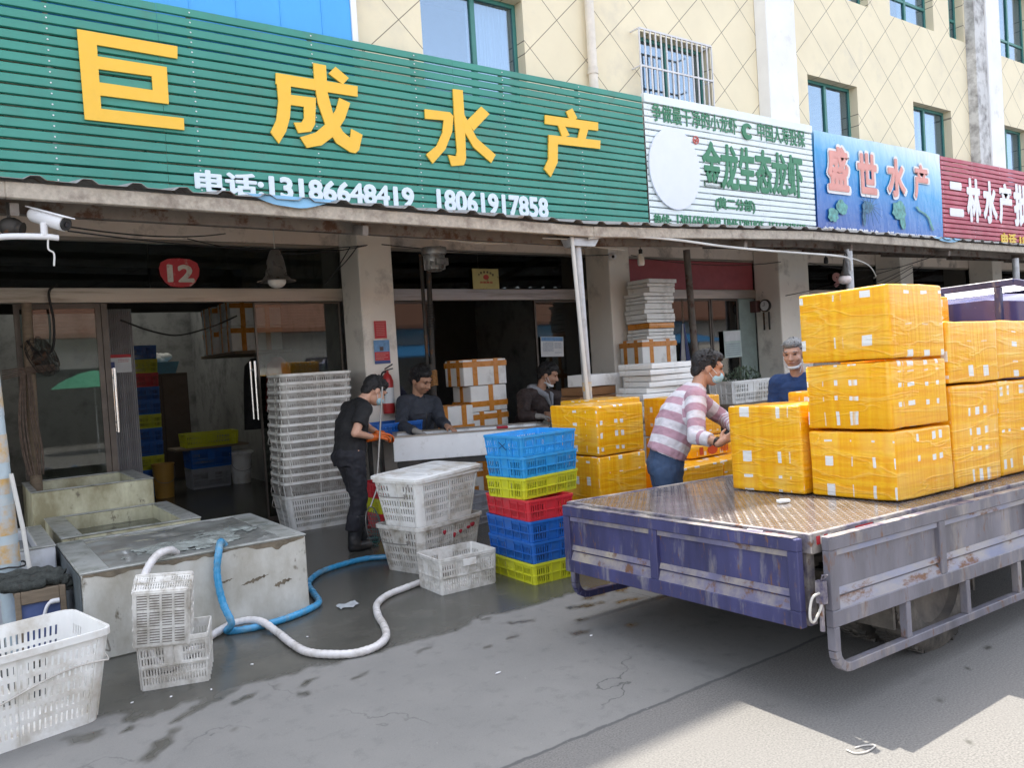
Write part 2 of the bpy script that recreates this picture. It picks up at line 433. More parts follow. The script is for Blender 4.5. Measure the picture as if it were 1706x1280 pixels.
mb = MB(); mb.box(18.74, 19.218, YF-.2, YF-.002, 3.48, ROOF_Z-.1)
B('peeling_strip', mb, M_PEEL)
def window(x0, x1, z0, z1, curtain, split=.5, bars=False, rows=None):
    y = YF+.16; f = .055
    mb = MB()
    mb.box(x0, x0+f, y, y+.06, z0, z1); mb.box(x1-f, x1, y, y+.06, z0, z1)
    mb.box(x0+f, x1-f, y, y+.06, z0, z0+f); mb.box(x0+f, x1-f, y, y+.06, z1-f, z1)
    xm = x0+(x1-x0)*split; mb.box(xm-.035, xm+.035, y-.012, y+.055, z0+f, z1-f)
    if rows: 
        zr = z0+(z1-z0)*rows; mb.box(x0+f, xm-.035, y-.006, y+.05, zr-.03, zr+.03); mb.box(xm+.035, x1-f, y-.006, y+.05, zr-.03, zr+.03)
    w = B('window', mb, M_TEAL, bevel=.006)
    mb = MB(); mb.box(x0+f, x1-f, y+.02, y+.028, z0+f, z1-f); B2('pane', mb, M_WINGL, w)
    mb = MB()
    n = 40
    for (a, b) in ([(x0+f, xm-.1), (xm+.05, x1-f)] if curtain == 2 else [(xm, x1-f)] if curtain else []):
        vs = []; 
        for i in range(n+1):
            xx = a+(b-a)*i/n; yy = y+.16+.02*math.sin(i*1.9)+.008*math.sin(i*4.3)
            vs += [(xx, yy, z0), (xx, yy, z1)]
        mb.add(vs, [(2*i, 2*i+2, 2*i+3, 2*i+1) for i in range(n)])
    if curtain: B2('curtain', mb, M_CURT, w)
    mb = MB(); mb.box(x0-.1, x1+.1, y+.9, y+.92, z0-.2, z1+.2); B2('room_wall', mb, M_BLUECURT, w)
    return w
def B2(name, mb, m, parent, **k):
    return mb.build(name, m, parent, **k)
for i, (a, b) in enumerate(WIN2): window(a, b, *Z2, curtain=[0, 1, 0, 0, 2, 2, 1, 1][i], split=[.5, .55, .45, .48, .45, .5, .5, .5][i])
for i, (a, b) in enumerate(WIN3): window(a, b, *Z3, curtain=[0, 1, 1, 1, 0, 1, 0, 0, 1, 1][i], rows=.28)
# pillars, lintel wall, soffit, transoms
for x0, x1 in ((-.16, .27), (4.0, 4.43), (7.88, 8.28), (11.76, 12.6), (15.62, 16.1), (19.5, 19.95), (23.4, 23.8), (27.2, 27.6)):
    mb = MB(); mb.box(x0, x1, YF, 9.12, 0, 3.478); B('pillar', mb, M_PILLAR, bevel=.012)
mb = MB(); mb.box(-8, 34, 9.122, 9.4, 3.2, 3.478); B('lintel_wall', mb, M_LINTEL)
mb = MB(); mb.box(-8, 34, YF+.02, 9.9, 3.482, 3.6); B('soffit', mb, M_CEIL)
for a, b in ((.27, 4.0), (4.43, 7.88), (8.28, 11.76), (12.6, 15.62), (16.1, 19.5), (19.95, 23.4), (23.8, 27.2)):
    mb = MB(); mb.box(a+.002, b-.002, 9.1, 9.2, 2.53, 2.68); B('transom', mb, M_STEEL, bevel=.004)
    mb = MB(); mb.box(a+.002, b-.002, 9.125, 9.19, 3.16, 3.198); B('head_rail', mb, M_STEEL, bevel=.004)
# rooms behind the glass
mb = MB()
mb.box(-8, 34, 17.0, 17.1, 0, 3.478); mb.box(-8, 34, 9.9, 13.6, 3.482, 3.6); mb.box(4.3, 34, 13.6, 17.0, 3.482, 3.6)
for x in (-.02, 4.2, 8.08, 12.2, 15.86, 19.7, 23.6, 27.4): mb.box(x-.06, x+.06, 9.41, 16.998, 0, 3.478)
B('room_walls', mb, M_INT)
def added_skylight_mat():
    m = bpy.data.materials.new('added_light_sheet'); m.use_nodes = True; n = m.node_tree.nodes; L = m.node_tree.links.new; n.remove(n['Principled BSDF'])
    t = n.new('ShaderNodeBsdfTranslucent'); t.inputs[0].default_value = (.15, .155, .15, 1); d = n.new('ShaderNodeBsdfDiffuse'); mx = n.new('ShaderNodeMixShader'); mx.inputs[0].default_value = .3
    L(t.outputs[0], mx.inputs[1]); L(d.outputs[0], mx.inputs[2]); L(mx.outputs[0], n['Material Output'].inputs[0]); return m
mb = MB(); mb.add([(-.08, 13.62, 3.52), (4.26, 13.62, 3.52), (4.26, 17.05, 3.52), (-.08, 17.05, 3.52)], [(0, 1, 2, 3)]); B('added_skylight', mb, added_skylight_mat())  # translucent panel added to brighten the first shop from above
mb = MB(); mb.box(.05, 4.13, 13.40, 13.58, 2.80, 3.478); B('added_screen_beam', mb, M_DARKIN)  # added to keep the bright panel out of sight behind the clerestory
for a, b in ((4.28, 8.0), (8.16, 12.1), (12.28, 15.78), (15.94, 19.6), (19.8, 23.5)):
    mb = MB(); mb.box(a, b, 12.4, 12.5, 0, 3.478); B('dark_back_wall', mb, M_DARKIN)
mb = MB(); mb.box(-8, -.165, YF+.1, 9.3, 0, 3.478); mb.box(27.61, 34, YF+.1, 9.3, 0, 3.478); B('end_wall', mb, M_PILLAR)
# shop 12 glazing
def leaf(x0, x1, z0, z1, y, m, frame=.035, handle=None, name='door_leaf', fm=None, parts=True):
    mb = MB(); mb.box(x0, x1, y, y+.012, z0, z1); d = B(name, mb, m)
    mb = MB(); e = .004
    if frame:
        mb.box(x0, x1, y-.012, y+.024, z0, z0+frame+.03); mb.box(x0, x1, y-.012, y+.024, z1-frame, z1)
        mb.box(x0, x0+frame, y-.010, y+.022, z0+frame+.03, z1-frame); mb.box(x1-frame, x1, y-.010, y+.022, z0+frame+.03, z1-frame)
        B2('frame', mb, fm or M_DARKFR, d)
    if handle:
        mb = MB()
        mb.tube([(handle, y-.07, 1.2), (handle, y-.07, 1.86)], .016, 10)
        for z in (1.3, 1.76): mb.tube([(handle, y-.07, z), (handle, y+.09, z)], .009, 8)
        mb.tube([(handle, y+.09, 1.2), (handle, y+.09, 1.86)], .016, 10)
        B2('handle', mb, M_CHROME, d, smooth=40)
    return d
M_CHROME = mat('chrome_handle', (.75, .75, .76), .2, 1, var=.03)
for a, b in ((.30, 1.85), (1.86, 3.99)):
    leaf(a, b, 2.685, 3.155, YG, M_GLASS, 0, name='clerestory_pane')
leaf(.60, 1.36, .02, 2.525, YG, M_GLASS, .05, 1.44, name='glass_panel')
leaf(2.93, 3.97, .02, 2.525, YG+.01, M_GLASS, .02, 2.88)
for a, b in ((1.365, 1.42), (.29, .36)):
    mb = MB(); mb.box(a, b, YG-.02, YG+.04, 0, 2.525); B('door_post', mb, M_DARKFR)
# shop 2, 3, 9 and on
leaf(4.45, 6.0, 2.685, 3.155, YG, M_GLASSD, 0, name='clerestory_pane'); leaf(6.01, 7.86, 2.685, 3.155, YG, M_GLASSD, 0, name='clerestory_pane')
for a, b in ((4.45, 5.2), (6.9, 7.86)): leaf(a, b, .02, 2.525, YG, M_GLASSD, .03)
M_REDPANEL = mat('maroon_panel', (.34, .07, .08), .55, var=.12)
mb = MB(); mb.box(8.30, 11.74, YG-.012, YG+.01, 2.685, 3.155); B('maroon_panel', mb, M_REDPANEL)
for a, b in ((8.30, 9.1), (9.12, 10.6), (10.62, 11.3)): leaf(a, b, .02, 2.525, YG, M_GLASSD, .03)
mb = MB(); mb.box(11.32, 11.75, YG-.02, YG+.02, 0, 2.525); B('side_panel', mb, mat('pale_green_panel', (.24, .30, .28), .6))
for a, b in ((12.62, 15.60), (16.12, 19.48), (19.97, 23.38), (23.82, 27.18)):
    leaf(a, b, .02, 2.525, YG, M_GLASSD, .04); leaf(a, b, 2.685, 3.155, YG, M_GLASSD, 0, name='clerestory_pane')

# ---- signs over the awning
M_GREEN = mat('green_sheet', (.040, .265, .205), .42, var=.10, scale=1.2, dirt=(.06, .22, .17), dirt_amt=.08, rand=.05)
M_YEL = mat('yellow_letter', (.86, .50, .045), .5, var=.03)
M_PALE = mat('pale_letter', (.70, .78, .85), .5, var=.03)
M_WSHEET = mat('white_sheet', (.76, .83, .85), .5, var=.05)
M_GLET = mat('green_letter', (.035, .20, .10), .5, var=.05)
M_RSHEET = mat('crimson_sheet', (.43, .055, .10), .45, var=.14, scale=1.5)
M_WLET = mat('white_letter', (.78, .78, .80), .5, var=.03)
M_BACK = mat('sign_frame_steel', (.30, .29, .28), .7, .3, rust=(.2, .08, .03), rust_amt=.1)
SY = 8.28
def slat_sign(name, label, x0, x1, z0, z1, m, pitch=.097, seed=0, gap=.010):
    s = thing(name, label, 'sign', ((x0+x1)/2, SY, z0)); off = Vector((-(x0+x1)/2, -SY, -z0))
    r = random.Random(seed); mb = MB(); n = int((z1-z0)/pitch)
    joints = [x0] + [x0+(x1-x0)*k/3+r.uniform(-.2, .2) for k in (1, 2)] + [x1]
    for i in range(n):
        za = z1-(i+1)*pitch; zb = za+pitch-gap
        for a, b in zip(joints[:-1], joints[1:]):
            dz = r.uniform(-.0025, .0025); t = r.uniform(-.001, .001)
            # folded plank: lip, face, lip
            prof = [(0.016, za+dz), (0, za+.008+dz), (0, zb-.010+dz), (.018, zb+dz)]
            vs = [(xx, SY+yy+t, zz) for xx in (a, b-.003) for yy, zz in prof] + [(xx, SY+yy+t+.006, zz) for xx in (a, b-.003) for yy, zz in prof]
            fs = [(k, k+4, k+5, k+1) for k in range(3)] + [(k+8, k+9, k+13, k+12) for k in range(3)]
            fs += [(0, 8, 12, 4), (3, 7, 15, 11), (0, 1, 9, 8), (1, 2, 10, 9), (2, 3, 11, 10), (4, 12, 13, 5), (5, 13, 14, 6), (6, 14, 15, 7)]
            mb.add(vs, fs)
    o = mb.build('slats', m, s, smooth=30); o.location = off
    mb = MB(); k = x0+.05
    while k < x1: mb.box(k, k+.04, SY+.03, SY+.07, z0, z1-.02); k += 1.25
    mb.box(x0, x1, SY+.071, SY+.1, z0+.3, z0+.34); mb.box(x0, x1, SY+.071, SY+.1, z1-.5, z1-.46)
    o = mb.build('frame', M_BACK, s); o.location = off
    mb = MB()      # screw heads along the battens
    k = x0+.07
    while k < x1:
        for i in range(n): mb.lathe([(.009, 0), (.006, .006)], 6, Matrix.Translation((k, SY-.002, z1-(i+.55)*pitch)) @ Matrix.Rotation(R(90), 4, 'X'))
        k += 1.25
    o = mb.build('screws', M_WLET, s); o.location = off; o['kind'] = 'stuff'
    return s, off
gs, go = slat_sign('shop_sign', 'wide green slatted sign with large yellow characters and a white telephone number', -1.6, 8.40, 3.42, 5.36, M_GREEN, seed=2)
def stroke(px, k, sc, ox, oy, y0=SY-.005):
    return [(lambda q: (q.x, q.z))(at(ox+x/sc, oy+y/sc, y=y0)) for x, y in px]
def glyph(name, strokes, m, parent, off, depth=.016):
    mb = MB()
    for i, p in enumerate(strokes): mb.prism(p, SY-.012-depth-i*.00025, SY-.008+i*.0001)
    o = mb.build(name, m, parent); o.location = off; return o
s1 = lambda *p: stroke(p, 0, 2.843, 0, 0)
s5 = lambda *p: stroke(p, 0, 3.412, 600, 0)
glyph('character', [s1((363,140),(838,222),(838,280),(370,200)), s1((363,142),(453,157),(482,575),(400,566)), s1((398,508),(868,562),(871,618),(401,568)),
      s1((440,266),(787,320),(790,373),(440,326)), s1((714,330),(788,330),(797,494),(726,485)), s1((440,388),(795,440),(797,495),(440,450))], M_YEL, gs, go)
glyph('character', [s1((1303,347),(1690,410),(1690,460),(1303,400)), s1((1303,347),(1373,358),(1375,480),(1370,560),(1352,625),(1318,682),(1278,628),(1306,570),(1316,480)),
      s1((1350,448),(1492,465),(1492,515),(1350,496)), s1((1435,480),(1492,490),(1489,590),(1470,625),(1410,632),(1388,582),(1425,582),(1437,560)),
      s1((1480,300),(1540,312),(1548,440),(1575,545),(1620,625),(1655,655),(1660,612),(1713,640),(1697,712),(1680,728),(1655,722),(1590,680),(1540,600),(1502,490),(1487,400)),
      s1((1603,465),(1655,490),(1630,565),(1580,645),(1520,690),(1450,702),(1418,652),(1490,630),(1550,580),(1588,520)),
      s1((1585,318),(1648,372),(1620,402),(1552,350))], M_YEL, gs, go)
glyph('character', [s5((522,507),(578,515),(590,700),(597,905),(585,940),(515,946),(495,882),(540,890),(546,860),(532,700)),
      s5((362,622),(505,640),(525,662),(518,750),(480,850),(408,932),(370,880),(430,830),(463,755),(470,685),(365,677)),
      s5((683,607),(730,650),(640,745),(600,690)), s5((580,640),(605,690),(660,790),(765,882),(740,928),(640,840),(588,750))], M_YEL, gs, go)
glyph('character', [s5((1165,635),(1200,617),(1228,672),(1205,690),(1185,680)), s5((1045,655),(1347,698),(1347,745),(1045,706)), s5((1118,712),(1158,718),(1185,770),(1145,785)),
      s5((1245,725),(1292,735),(1272,805),(1230,800)), s5((1065,768),(1360,800),(1358,848),(1065,815)), s5((1065,770),(1118,777),(1117,925),(1078,1008),(1040,962),(1065,905))], M_YEL, gs, go)
def stext(s, pa, pb, h0, h1, m, parent, off, bold=.02, depth=.008, y=SY-.008, name='writing'):
    """writing between two photo columns of the sign plane; h0, h1 heights in metres"""
    a = at(*pa, y=y); b = at(*pb, y=y)
    o = text(name, s, a.x, b.x, h0, h1, y, m, parent, bold, depth); o.location = off; return o
za = lambda px, py: at(px, py, y=SY-.01).z
stext('电话', (327, 320), (428, 330), za(327, 321), za(330, 283), M_PALE, gs, go, .03)
stext(':13186648419', (432, 330), (690, 350), za(560, 337), za(560, 303), M_PALE, gs, go, .03)
stext('18061917858', (729, 340), (913, 360), za(820, 357), za(820, 323), M_PALE, gs, go, .03)

ws, wo = slat_sign('shop_sign', 'white slatted sign with green characters and a blank white oval', 8.43, 12.42, 3.42, 5.27, M_WSHEET, pitch=.093, seed=5, gap=.008)
mb = MB(); mb.box(8.43, 12.42, SY-.02, SY+.06, 5.275, 5.40); o = mb.build('top_flashing', M_WSHEET, ws, bevel=.006); o.location = wo
c = at(1125, 281, y=SY-.03); rx = (at(1167, 285, y=SY).x-at(1083, 277, y=SY).x)/2
mb = MB(); mb.prism([(c.x+rx*math.cos(a*.1309), c.z+.60*math.sin(a*.1309)) for a in range(48)], SY-.035, SY-.010); o = mb.build('oval_plate', mat('blank_oval', (.74, .77, .86), .5, var=.02), ws); o.location = wo
stext('争做最干净的小龙虾', (1086, 190), (1228, 220), za(1160, 213), za(1160, 183), M_GLET, ws, wo, .010)
stext('中国人寿投保', (1262, 220), (1341, 240), za(1300, 239), za(1300, 208), M_GLET, ws, wo, .010)
stext('金龙生态龙虾', (1170, 260), (1337, 300), za(1255, 320), za(1255, 248), M_GLET, ws, wo, .022)
stext('(黄二分部)', (1192, 340), (1258, 350), za(1225, 353), za(1225, 331), M_GLET, ws, wo, .02)
stext('热线:', (1089, 360), (1118, 365), za(1100, 374), za(1100, 357), M_GLET, ws, wo, .02)
stext('13016506908 18451281835  15161717417', (1128, 365), (1342, 382), za(1240, 383), za(1240, 366), M_GLET, ws, wo, .018)
c = at(1245, 219, y=SY-.02); mb = MB()
pts = [(c.x+.13*math.cos(a), c.z+.13*math.sin(a)) for a in [R(35+i*14.5) for i in range(21)]]
inn = [(c.x+.02+.065*math.cos(a), c.z+.01+.065*math.sin(a)) for a in [R(35+i*14.5) for i in range(21)]]
for i in range(20): mb.prism([pts[i], pts[i+1], inn[i+1], inn[i]], SY-.03, SY-.008)
o = mb.build('emblem', M_GLET, ws); o.location = wo
c = at(1160, 233, y=SY-.02); mb = MB(); n_ = 16
for i in range(n_): 
    a, b = 2*math.pi*i/n_, 2*math.pi*(i+1)/n_
    mb.prism([(c.x+r*math.cos(t), c.z+r*math.sin(t)) for r, t in ((.062, a), (.062, b), (.05, b), (.05, a))], SY-.02, SY-.006)
mb.prism([(c.x-.02, c.z-.03), (c.x-.008, c.z-.035), (c.x+.03, c.z+.03), (c.x+.02, c.z+.035)], SY-.019, SY-.006); mb.prism([(c.x-.035, c.z+.0), (c.x-.03, c.z+.012), (c.x+.035, c.z-.005), (c.x+.03, c.z-.02)], SY-.0205, SY-.006)
o = mb.build('seal', mat('red_seal', (.55, .12, .10), .6), ws); o.location = wo

# blue printed banner
def banner_mat():
    m = mat('blue_banner', (.05, .2, .6), .35, var=.02); n = m.node_tree.nodes; L = m.node_tree.links.new; p = n['Principled BSDF']
    tc = n.new('ShaderNodeTexCoord'); sep = n.new('ShaderNodeSeparateXYZ'); L(tc.outputs['Generated'], sep.inputs[0])
    nz = n.new('ShaderNodeTexNoise'); nz.inputs['Scale'].default_value = 2; L(tc.outputs['Generated'], nz.inputs['Vector'])
    def ma(op, a, b=0.):
        x = n.new('ShaderNodeMath'); x.operation = op
        for i, v in ((0, a), (1, b)):
            if isinstance(v, (int, float)): x.inputs[i].default_value = v
            else: L(v, x.inputs[i])
        return x.outputs[0]
    t = ma('ADD', ma('ADD', ma('MULTIPLY', sep.outputs['Z'], .75), ma('MULTIPLY', sep.outputs['X'], .22)), ma('MULTIPLY', nz.outputs['Fac'], .15))
    cr = n.new('ShaderNodeValToRGB'); L(t, cr.inputs[0]); e = cr.color_ramp.elements
    e[0].position = .12; e[0].color = (.035, .06, .30, 1); e[1].position = .42; e[1].color = (.02, .16, .50, 1)
    for ps, c in ((.68, (.03, .32, .66, 1)), (.86, (.36, .60, .78, 1)), (.98, (.62, .72, .80, 1))):
        x = cr.color_ramp.elements.new(ps); x.color = c
    L(cr.outputs[0], p.inputs['Base Color'])
    wv = n.new('ShaderNodeTexNoise'); wv.inputs['Scale'].default_value = 3; mp = n.new('ShaderNodeMapping'); mp.inputs['Scale'].default_value = (6, 1, 1.2); mp.inputs['Rotation'].default_value = (0, R(25), 0)
    L(tc.outputs['Generated'], mp.inputs[0]); L(mp.outputs[0], wv.inputs['Vector'])
    b = n.new('ShaderNodeBump'); b.inputs['Strength'].default_value = .5; b.inputs['Distance'].default_value = .05; L(wv.outputs['Fac'], b.inputs['Height']); L(b.outputs[0], p.inputs['Normal'])
    return m
bs = thing('shop_sign', 'blue printed banner with pink characters and pictures of seafood', 'sign', (14.55, SY, 3.42)); bo = Vector((-14.55, -SY, -3.42))
mb = MB(); n_ = 30; m_ = 12; X0, X1, Z0, Z1 = 12.45, 16.70, 3.42, 5.33
vs = [(X0+(X1-X0)*i/n_, SY-.01-.018*abs(math.sin(i*.5+j*.35))*(j/m_), Z0+(Z1-Z0)*j/m_) for j in range(m_+1) for i in range(n_+1)]
mb.add(vs, [(j*(n_+1)+i, j*(n_+1)+i+1, (j+1)*(n_+1)+i+1, (j+1)*(n_+1)+i) for j in range(m_) for i in range(n_)])
mb.box(X0, X1, SY+.012, SY+.03, Z0, Z1-.01)
o = mb.build('banner_sheet', banner_mat(), bs, smooth=60); o.location = bo
M_PINKL = mat('salmon_print', (.70, .30, .26), .5, var=.08, scale=3); M_WPR = mat('white_print', (.75, .75, .76), .5, var=.03)
for s, x0, x1, y0, y1 in (('盛', 1378, 1415, 320, 245), ('世', 1428, 1462, 325, 256), ('水', 1477, 1509, 330, 265), ('产', 1521, 1547, 333, 275)):
    xm = (x0+x1)/2
    z0, z1 = za(xm, y0), za(xm, y1)
    stext(s, (x0, 280), (x1, 290), z0, z1, M_WPR, bs, bo, .052, .004, SY-.040)
    stext(s, (x0+2, 280), (x1-2, 290), z0+.03, z1-.03, M_PINKL, bs, bo, .03, .003, SY-.052)
stext('主营:龙虾 螃蟹 黄鳝 长鱼', (1372, 385), (1465, 393), za(1418, 392), za(1418, 381), M_WPR, bs, bo, .02, .004, SY-.04)
stext('电话:15189823438 / 13405897787', (1478, 385), (1560, 400), za(1520, 399), za(1520, 389), M_WPR, bs, bo, .03, .004, SY-.04)
M_SEA = mat('teal_print', (.09, .30, .28), .5, var=.5, scale=14); M_SEA2 = mat('dark_teal_print', (.03, .13, .22), .5, var=.5, scale=16)
mb = MB()
def blob(cx, cy, rx, rz, seed, y):
    c = at(cx, cy, y=SY-.04); r = random.Random(seed); k = [r.uniform(.8, 1.12) for _ in range(18)]
    mb.prism([(c.x+rx*k[i]*math.cos(i*math.pi/9), c.z+rz*k[i]*math.sin(i*math.pi/9)) for i in range(18)], y-.003, y)
def pic(): 
    o = mb.build('seafood_print', M_SEA, bs); o.location = bo
blob(1388, 358, .16, .13, 1, SY-.040); blob(1402, 345, .17, .13, 2, SY-.0415); pic(); mb = MB(); blob(1498, 350, .24, .19, 3, SY-.040); blob(1504, 368, .10, .18, 4, SY-.0415); pic(); mb = MB()
pts = [at(x, y, y=SY-.04) for x, y in ((1527,345),(1532,352),(1541,357),(1548,365),(1551,375),(1555,385))]
for i in range(5): mb.prism([(pts[i].x-.03, pts[i].z), (pts[i+1].x-.03, pts[i+1].z), (pts[i+1].x+.03, pts[i+1].z+.02), (pts[i].x+.03, pts[i].z+.02)], SY-.043-i*.0005, SY-.040)
o = mb.build('seafood_print', M_SEA, bs); o.location = bo
mb = MB(); blob(1446, 345, .19, .12, 8, SY-.040); blob(1440, 362, .06, .16, 9, SY-.0415)
c = at(1446, 345, y=SY)
for i in range(12):
    a = R(-160+i*27); mb.prism([(c.x+.1*math.cos(a), c.z+.05*math.sin(a)), (c.x+.1*math.cos(a+.2), c.z+.05*math.sin(a+.2)), (c.x+.42*math.cos(a), c.z-.05+.3*math.sin(a))], SY-.043-i*.0002, SY-.040)
o = mb.build('crayfish_print', M_SEA2, bs); o.location = bo

rs, ro = slat_sign('shop_sign', 'crimson slatted sign with white characters at the far right', 16.74, 27, 3.42, 5.33, M_RSHEET, seed=9)
for s, x0, x1, y0, y1 in (('二', 1582, 1604, 358, 306), ('林', 1611, 1633, 368, 300), ('水', 1638, 1660, 370, 304), ('产', 1664, 1685, 371, 308), ('批', 1689, 1712, 375, 310)):
    xm = (x0+x1)/2; stext(s, (x0, 330), (x1, 340), za(xm, y1) if 0 else za(xm, y0), za(xm, y1), M_WLET, rs, ro, .035)
stext('电话 18', (1668, 395), (1709, 405), za(1688, 411), za(1688, 390), mat('gold_letter', (.75, .50, .05), .5), rs, ro, .03)

# ---- blue hoarding behind the green sign
mb = MB(); mb.box(-1.5, 4.02, SY+.14, SY+.16, 5.0, 8.4)
for k in range(12): mb.box(-1.5+k*.47, -1.49+k*.47, SY+.134, SY+.1395, 5.0, 8.4)
hb = tag(mb.build('hoarding_panel', mat('bright_blue_sheet', (.06, .37, .80), .35, var=.1, scale=.8)), 'bright blue metal sheet hoarding rising above the green sign', 'hoarding')
mb = MB(); mb.box(4.022, 4.09, SY+.12, SY+.18, 5.0, 8.4); mb.build('edge_post', M_WHITE, hb)

# ---- awning
EAVE = [(-4, 3.02), (.4, 3.0), (5.3, 2.945), (8.9, 3.055), (15, 3.05), (30, 3.05)]
def eave(x):
    for (a, za_), (b, zb_) in zip(EAVE[:-1], EAVE[1:]):
        if x <= b: return za_+(zb_-za_)*(x-a)/(b-a)
    return EAVE[-1][1]
M_ROOFS = mat('weathered_roof_sheet', (.30, .30, .30), .6, .2, var=.2, scale=3, rust=(.14, .07, .04), rust_amt=.12)
M_UNDER = mat('grimy_steel_beam', (.20, .175, .155), .75, .2, var=.25, scale=4, rust=(.10, .05, .03), rust_amt=.15)
M_FASCIA = mat('rusty_pale_fascia', (.46, .41, .345), .75, .1, var=.16, scale=30, dirt=(.22, .18, .15), dirt_amt=.14, dirt_scale=7, bump=.3, bump_scale=60)
aw = thing('awning', 'long corrugated steel awning on slim posts over the shop fronts', 'awning', (5, 6.0, 0)); ao = Vector((-5, -6, 0))
mb = MB(); xs = []; x = -4
prof = [(0, 0), (.04, .028), (.09, .028), (.13, 0)]
while x < 29.7:
    for dx, dz in prof: xs.append((x+dx, dz))
    x += .30
rw = random.Random(4); vs = []
NY = 6
jit = [rw.uniform(-.012, .012) for _ in xs]
for j in range(NY):
    t = j/(NY-1)
    for (xx, dz), jj in zip(xs, jit):
        vs.append((xx, 5.93+jj*(1-t)+t*2.6, eave(xx)+.012+dz+t*(3.47-eave(xx))+(.006*noise.noise((xx*3, t*4, 0)))))
n_ = len(xs)
mb.add(vs, [(j*n_+i, (j+1)*n_+i, (j+1)*n_+i+1, j*n_+i+1) for j in range(NY-1) for i in range(n_-1)])
o = mb.build('roof_sheet', M_ROOFS, aw); o.location = ao
sm = o.modifiers.new('s', 'SOLIDIFY'); sm.thickness = .004; bake(o)
mb = MB()
for (a, z0_), (b, z1_) in zip(EAVE[:-1], EAVE[1:]):
    mb.hexa([(a, 5.975, z0_-.105), (b, 5.975, z1_-.105), (b, 6.03, z1_-.105), (a, 6.03, z0_-.105), (a, 5.975, z0_), (b, 5.975, z1_), (b, 6.03, z1_), (a, 6.03, z0_)])
o = mb.build('fascia', M_FASCIA, aw, bevel=.006); o.location = ao
for yy, dz, hh in ((6.25, -.02, .13), (7.1, .10, .08), (7.9, .24, .08)):
    for (a, z0_), (b, z1_) in zip(EAVE[:-1], EAVE[1:]):
        if a == EAVE[0][0]: mb = MB()
        mb.hexa([(a, yy, z0_+dz-hh), (b, yy, z1_+dz-hh), (b, yy+.06, z1_+dz-hh), (a, yy+.06, z0_+dz-hh), (a, yy, z0_+dz), (b, yy, z1_+dz), (b, yy+.06, z1_+dz), (a, yy+.06, z0_+dz)])
    o = mb.build('purlin', M_UNDER, aw); o.location = ao
for x in (.45, 2.9, 5.3, 7.7, 9.85, 12.4, 14.9, 17.4, 20):
    mb = MB(); mb.bar((x, 6.06, eave(x)-.16), (x, 8.56, 3.30), .05, .08); o = mb.build('rafter', M_UNDER, aw); o.location = ao
M_POST = mat('blue_grey_post', (.44, .53, .58), .55, .1, var=.15, scale=4, dirt=(.55, .55, .53), dirt_amt=.12, dirt_scale=9)
M_PEELY = mat('peeling_yellow_tape', (.60, .34, .06), .6, var=.2, scale=20, dirt=(.44, .50, .54), dirt_amt=.30, dirt_scale=11)
M_POST2 = mat('galvanised_post', (.46, .47, .49), .45, .3, var=.14, scale=8, dirt=(.2, .19, .18), dirt_amt=.14)
def post(pt, pb, r, m, rings=()):
    mb = MB(); mb.tube([pt, pb], r, 20); o = mb.build('post', m, aw, smooth=50); o.location = ao
    d = Vector(pt)-Vector(pb); b = Vector(pb)
    for z0_, z1_, k in rings:
        mb = MB(); n = 14; P = [b+d*((z0_+(z1_-z0_)*i/n)/d.z) for i in range(n+1)]
        mb.tube(P, r+k, 20, caps=False)
        q = mb.build('tape_wrap', M_PEELY, o, smooth=50)
    return o
p_ = post((.20, 6.1, 2.88), (.285, 6.1, 0), .068, M_POST, [(1.52, 1.84, .0022), (1.22, 1.40, .0018), (1.02, 1.12, .002), (.76, .95, .0022), (.58, .70, .002)])
post((5.19, 6.12, 2.80), (5.24, 6.12, 0), .045, M_POST2, [(1.33, 1.42, .003), (.95, 1.12, .003)])
post((9.86, 6.12, 2.88), (9.87, 6.12, 0), .05, M_POST2)
post((14.7, 6.12, 2.88), (14.7, 6.12, 0), .05, M_POST2)
post((9.28, 8.4, 3.2), (9.40, 8.4, 0), .052, M_UNDER)
mb = MB(); mb.hexa([(5.10, 6.04, 2.76), (5.36, 6.04, 2.76), (5.36, 6.2, 2.76), (5.10, 6.2, 2.76), (5.06, 6.04, 2.838), (5.42, 6.04, 2.838), (5.42, 6.2, 2.838), (5.06, 6.2, 2.838)])
o = mb.build('bracket', M_POST2, aw); o.location = ao

# ---- houses across the street (seen mirrored in the shop glass, and lighting the shade)
pz = thing('parasol', 'green street parasol across the road, seen mirrored in the left glass', 'parasol', (3.2, -5, 0))
mb = MB(); mb.lathe([(.02, 2.15), (.35, 2.08), (.75, 1.90), (1.0, 1.72), (.99, 1.71), (.74, 1.88), (.34, 2.06), (.02, 2.13)], 10, None, caps=False); mb.build('canopy', mat('green_canvas', (.07, .33, .20), .8, var=.1), pz)
mb = MB(); mb.tube([(0, 0, 0), (0, 0, 2.14)], .02, 8); mb.build('pole', M_WHITE, pz)
op = thing('street_house', 'low white house with brown tiled roof and blue awning across the street', 'house', (10, -9, 0)); oo = Vector((-10, 9, 0))
mb = MB(); mb.box(-25, 45, -15, -9, 0, 3.2); o = mb.build('wall', mat('white_house_wall', (.80, .77, .72), .85, var=.06), op); o.location = oo
mb = MB(); mb.hexa([(-25, -12.2, 3.202), (45, -12.2, 3.202), (45, -8.4, 3.202), (-25, -8.4, 3.202), (-25, -12.2, 5.0), (45, -12.2, 5.0), (45, -8.4, 3.35), (-25, -8.4, 3.35)])
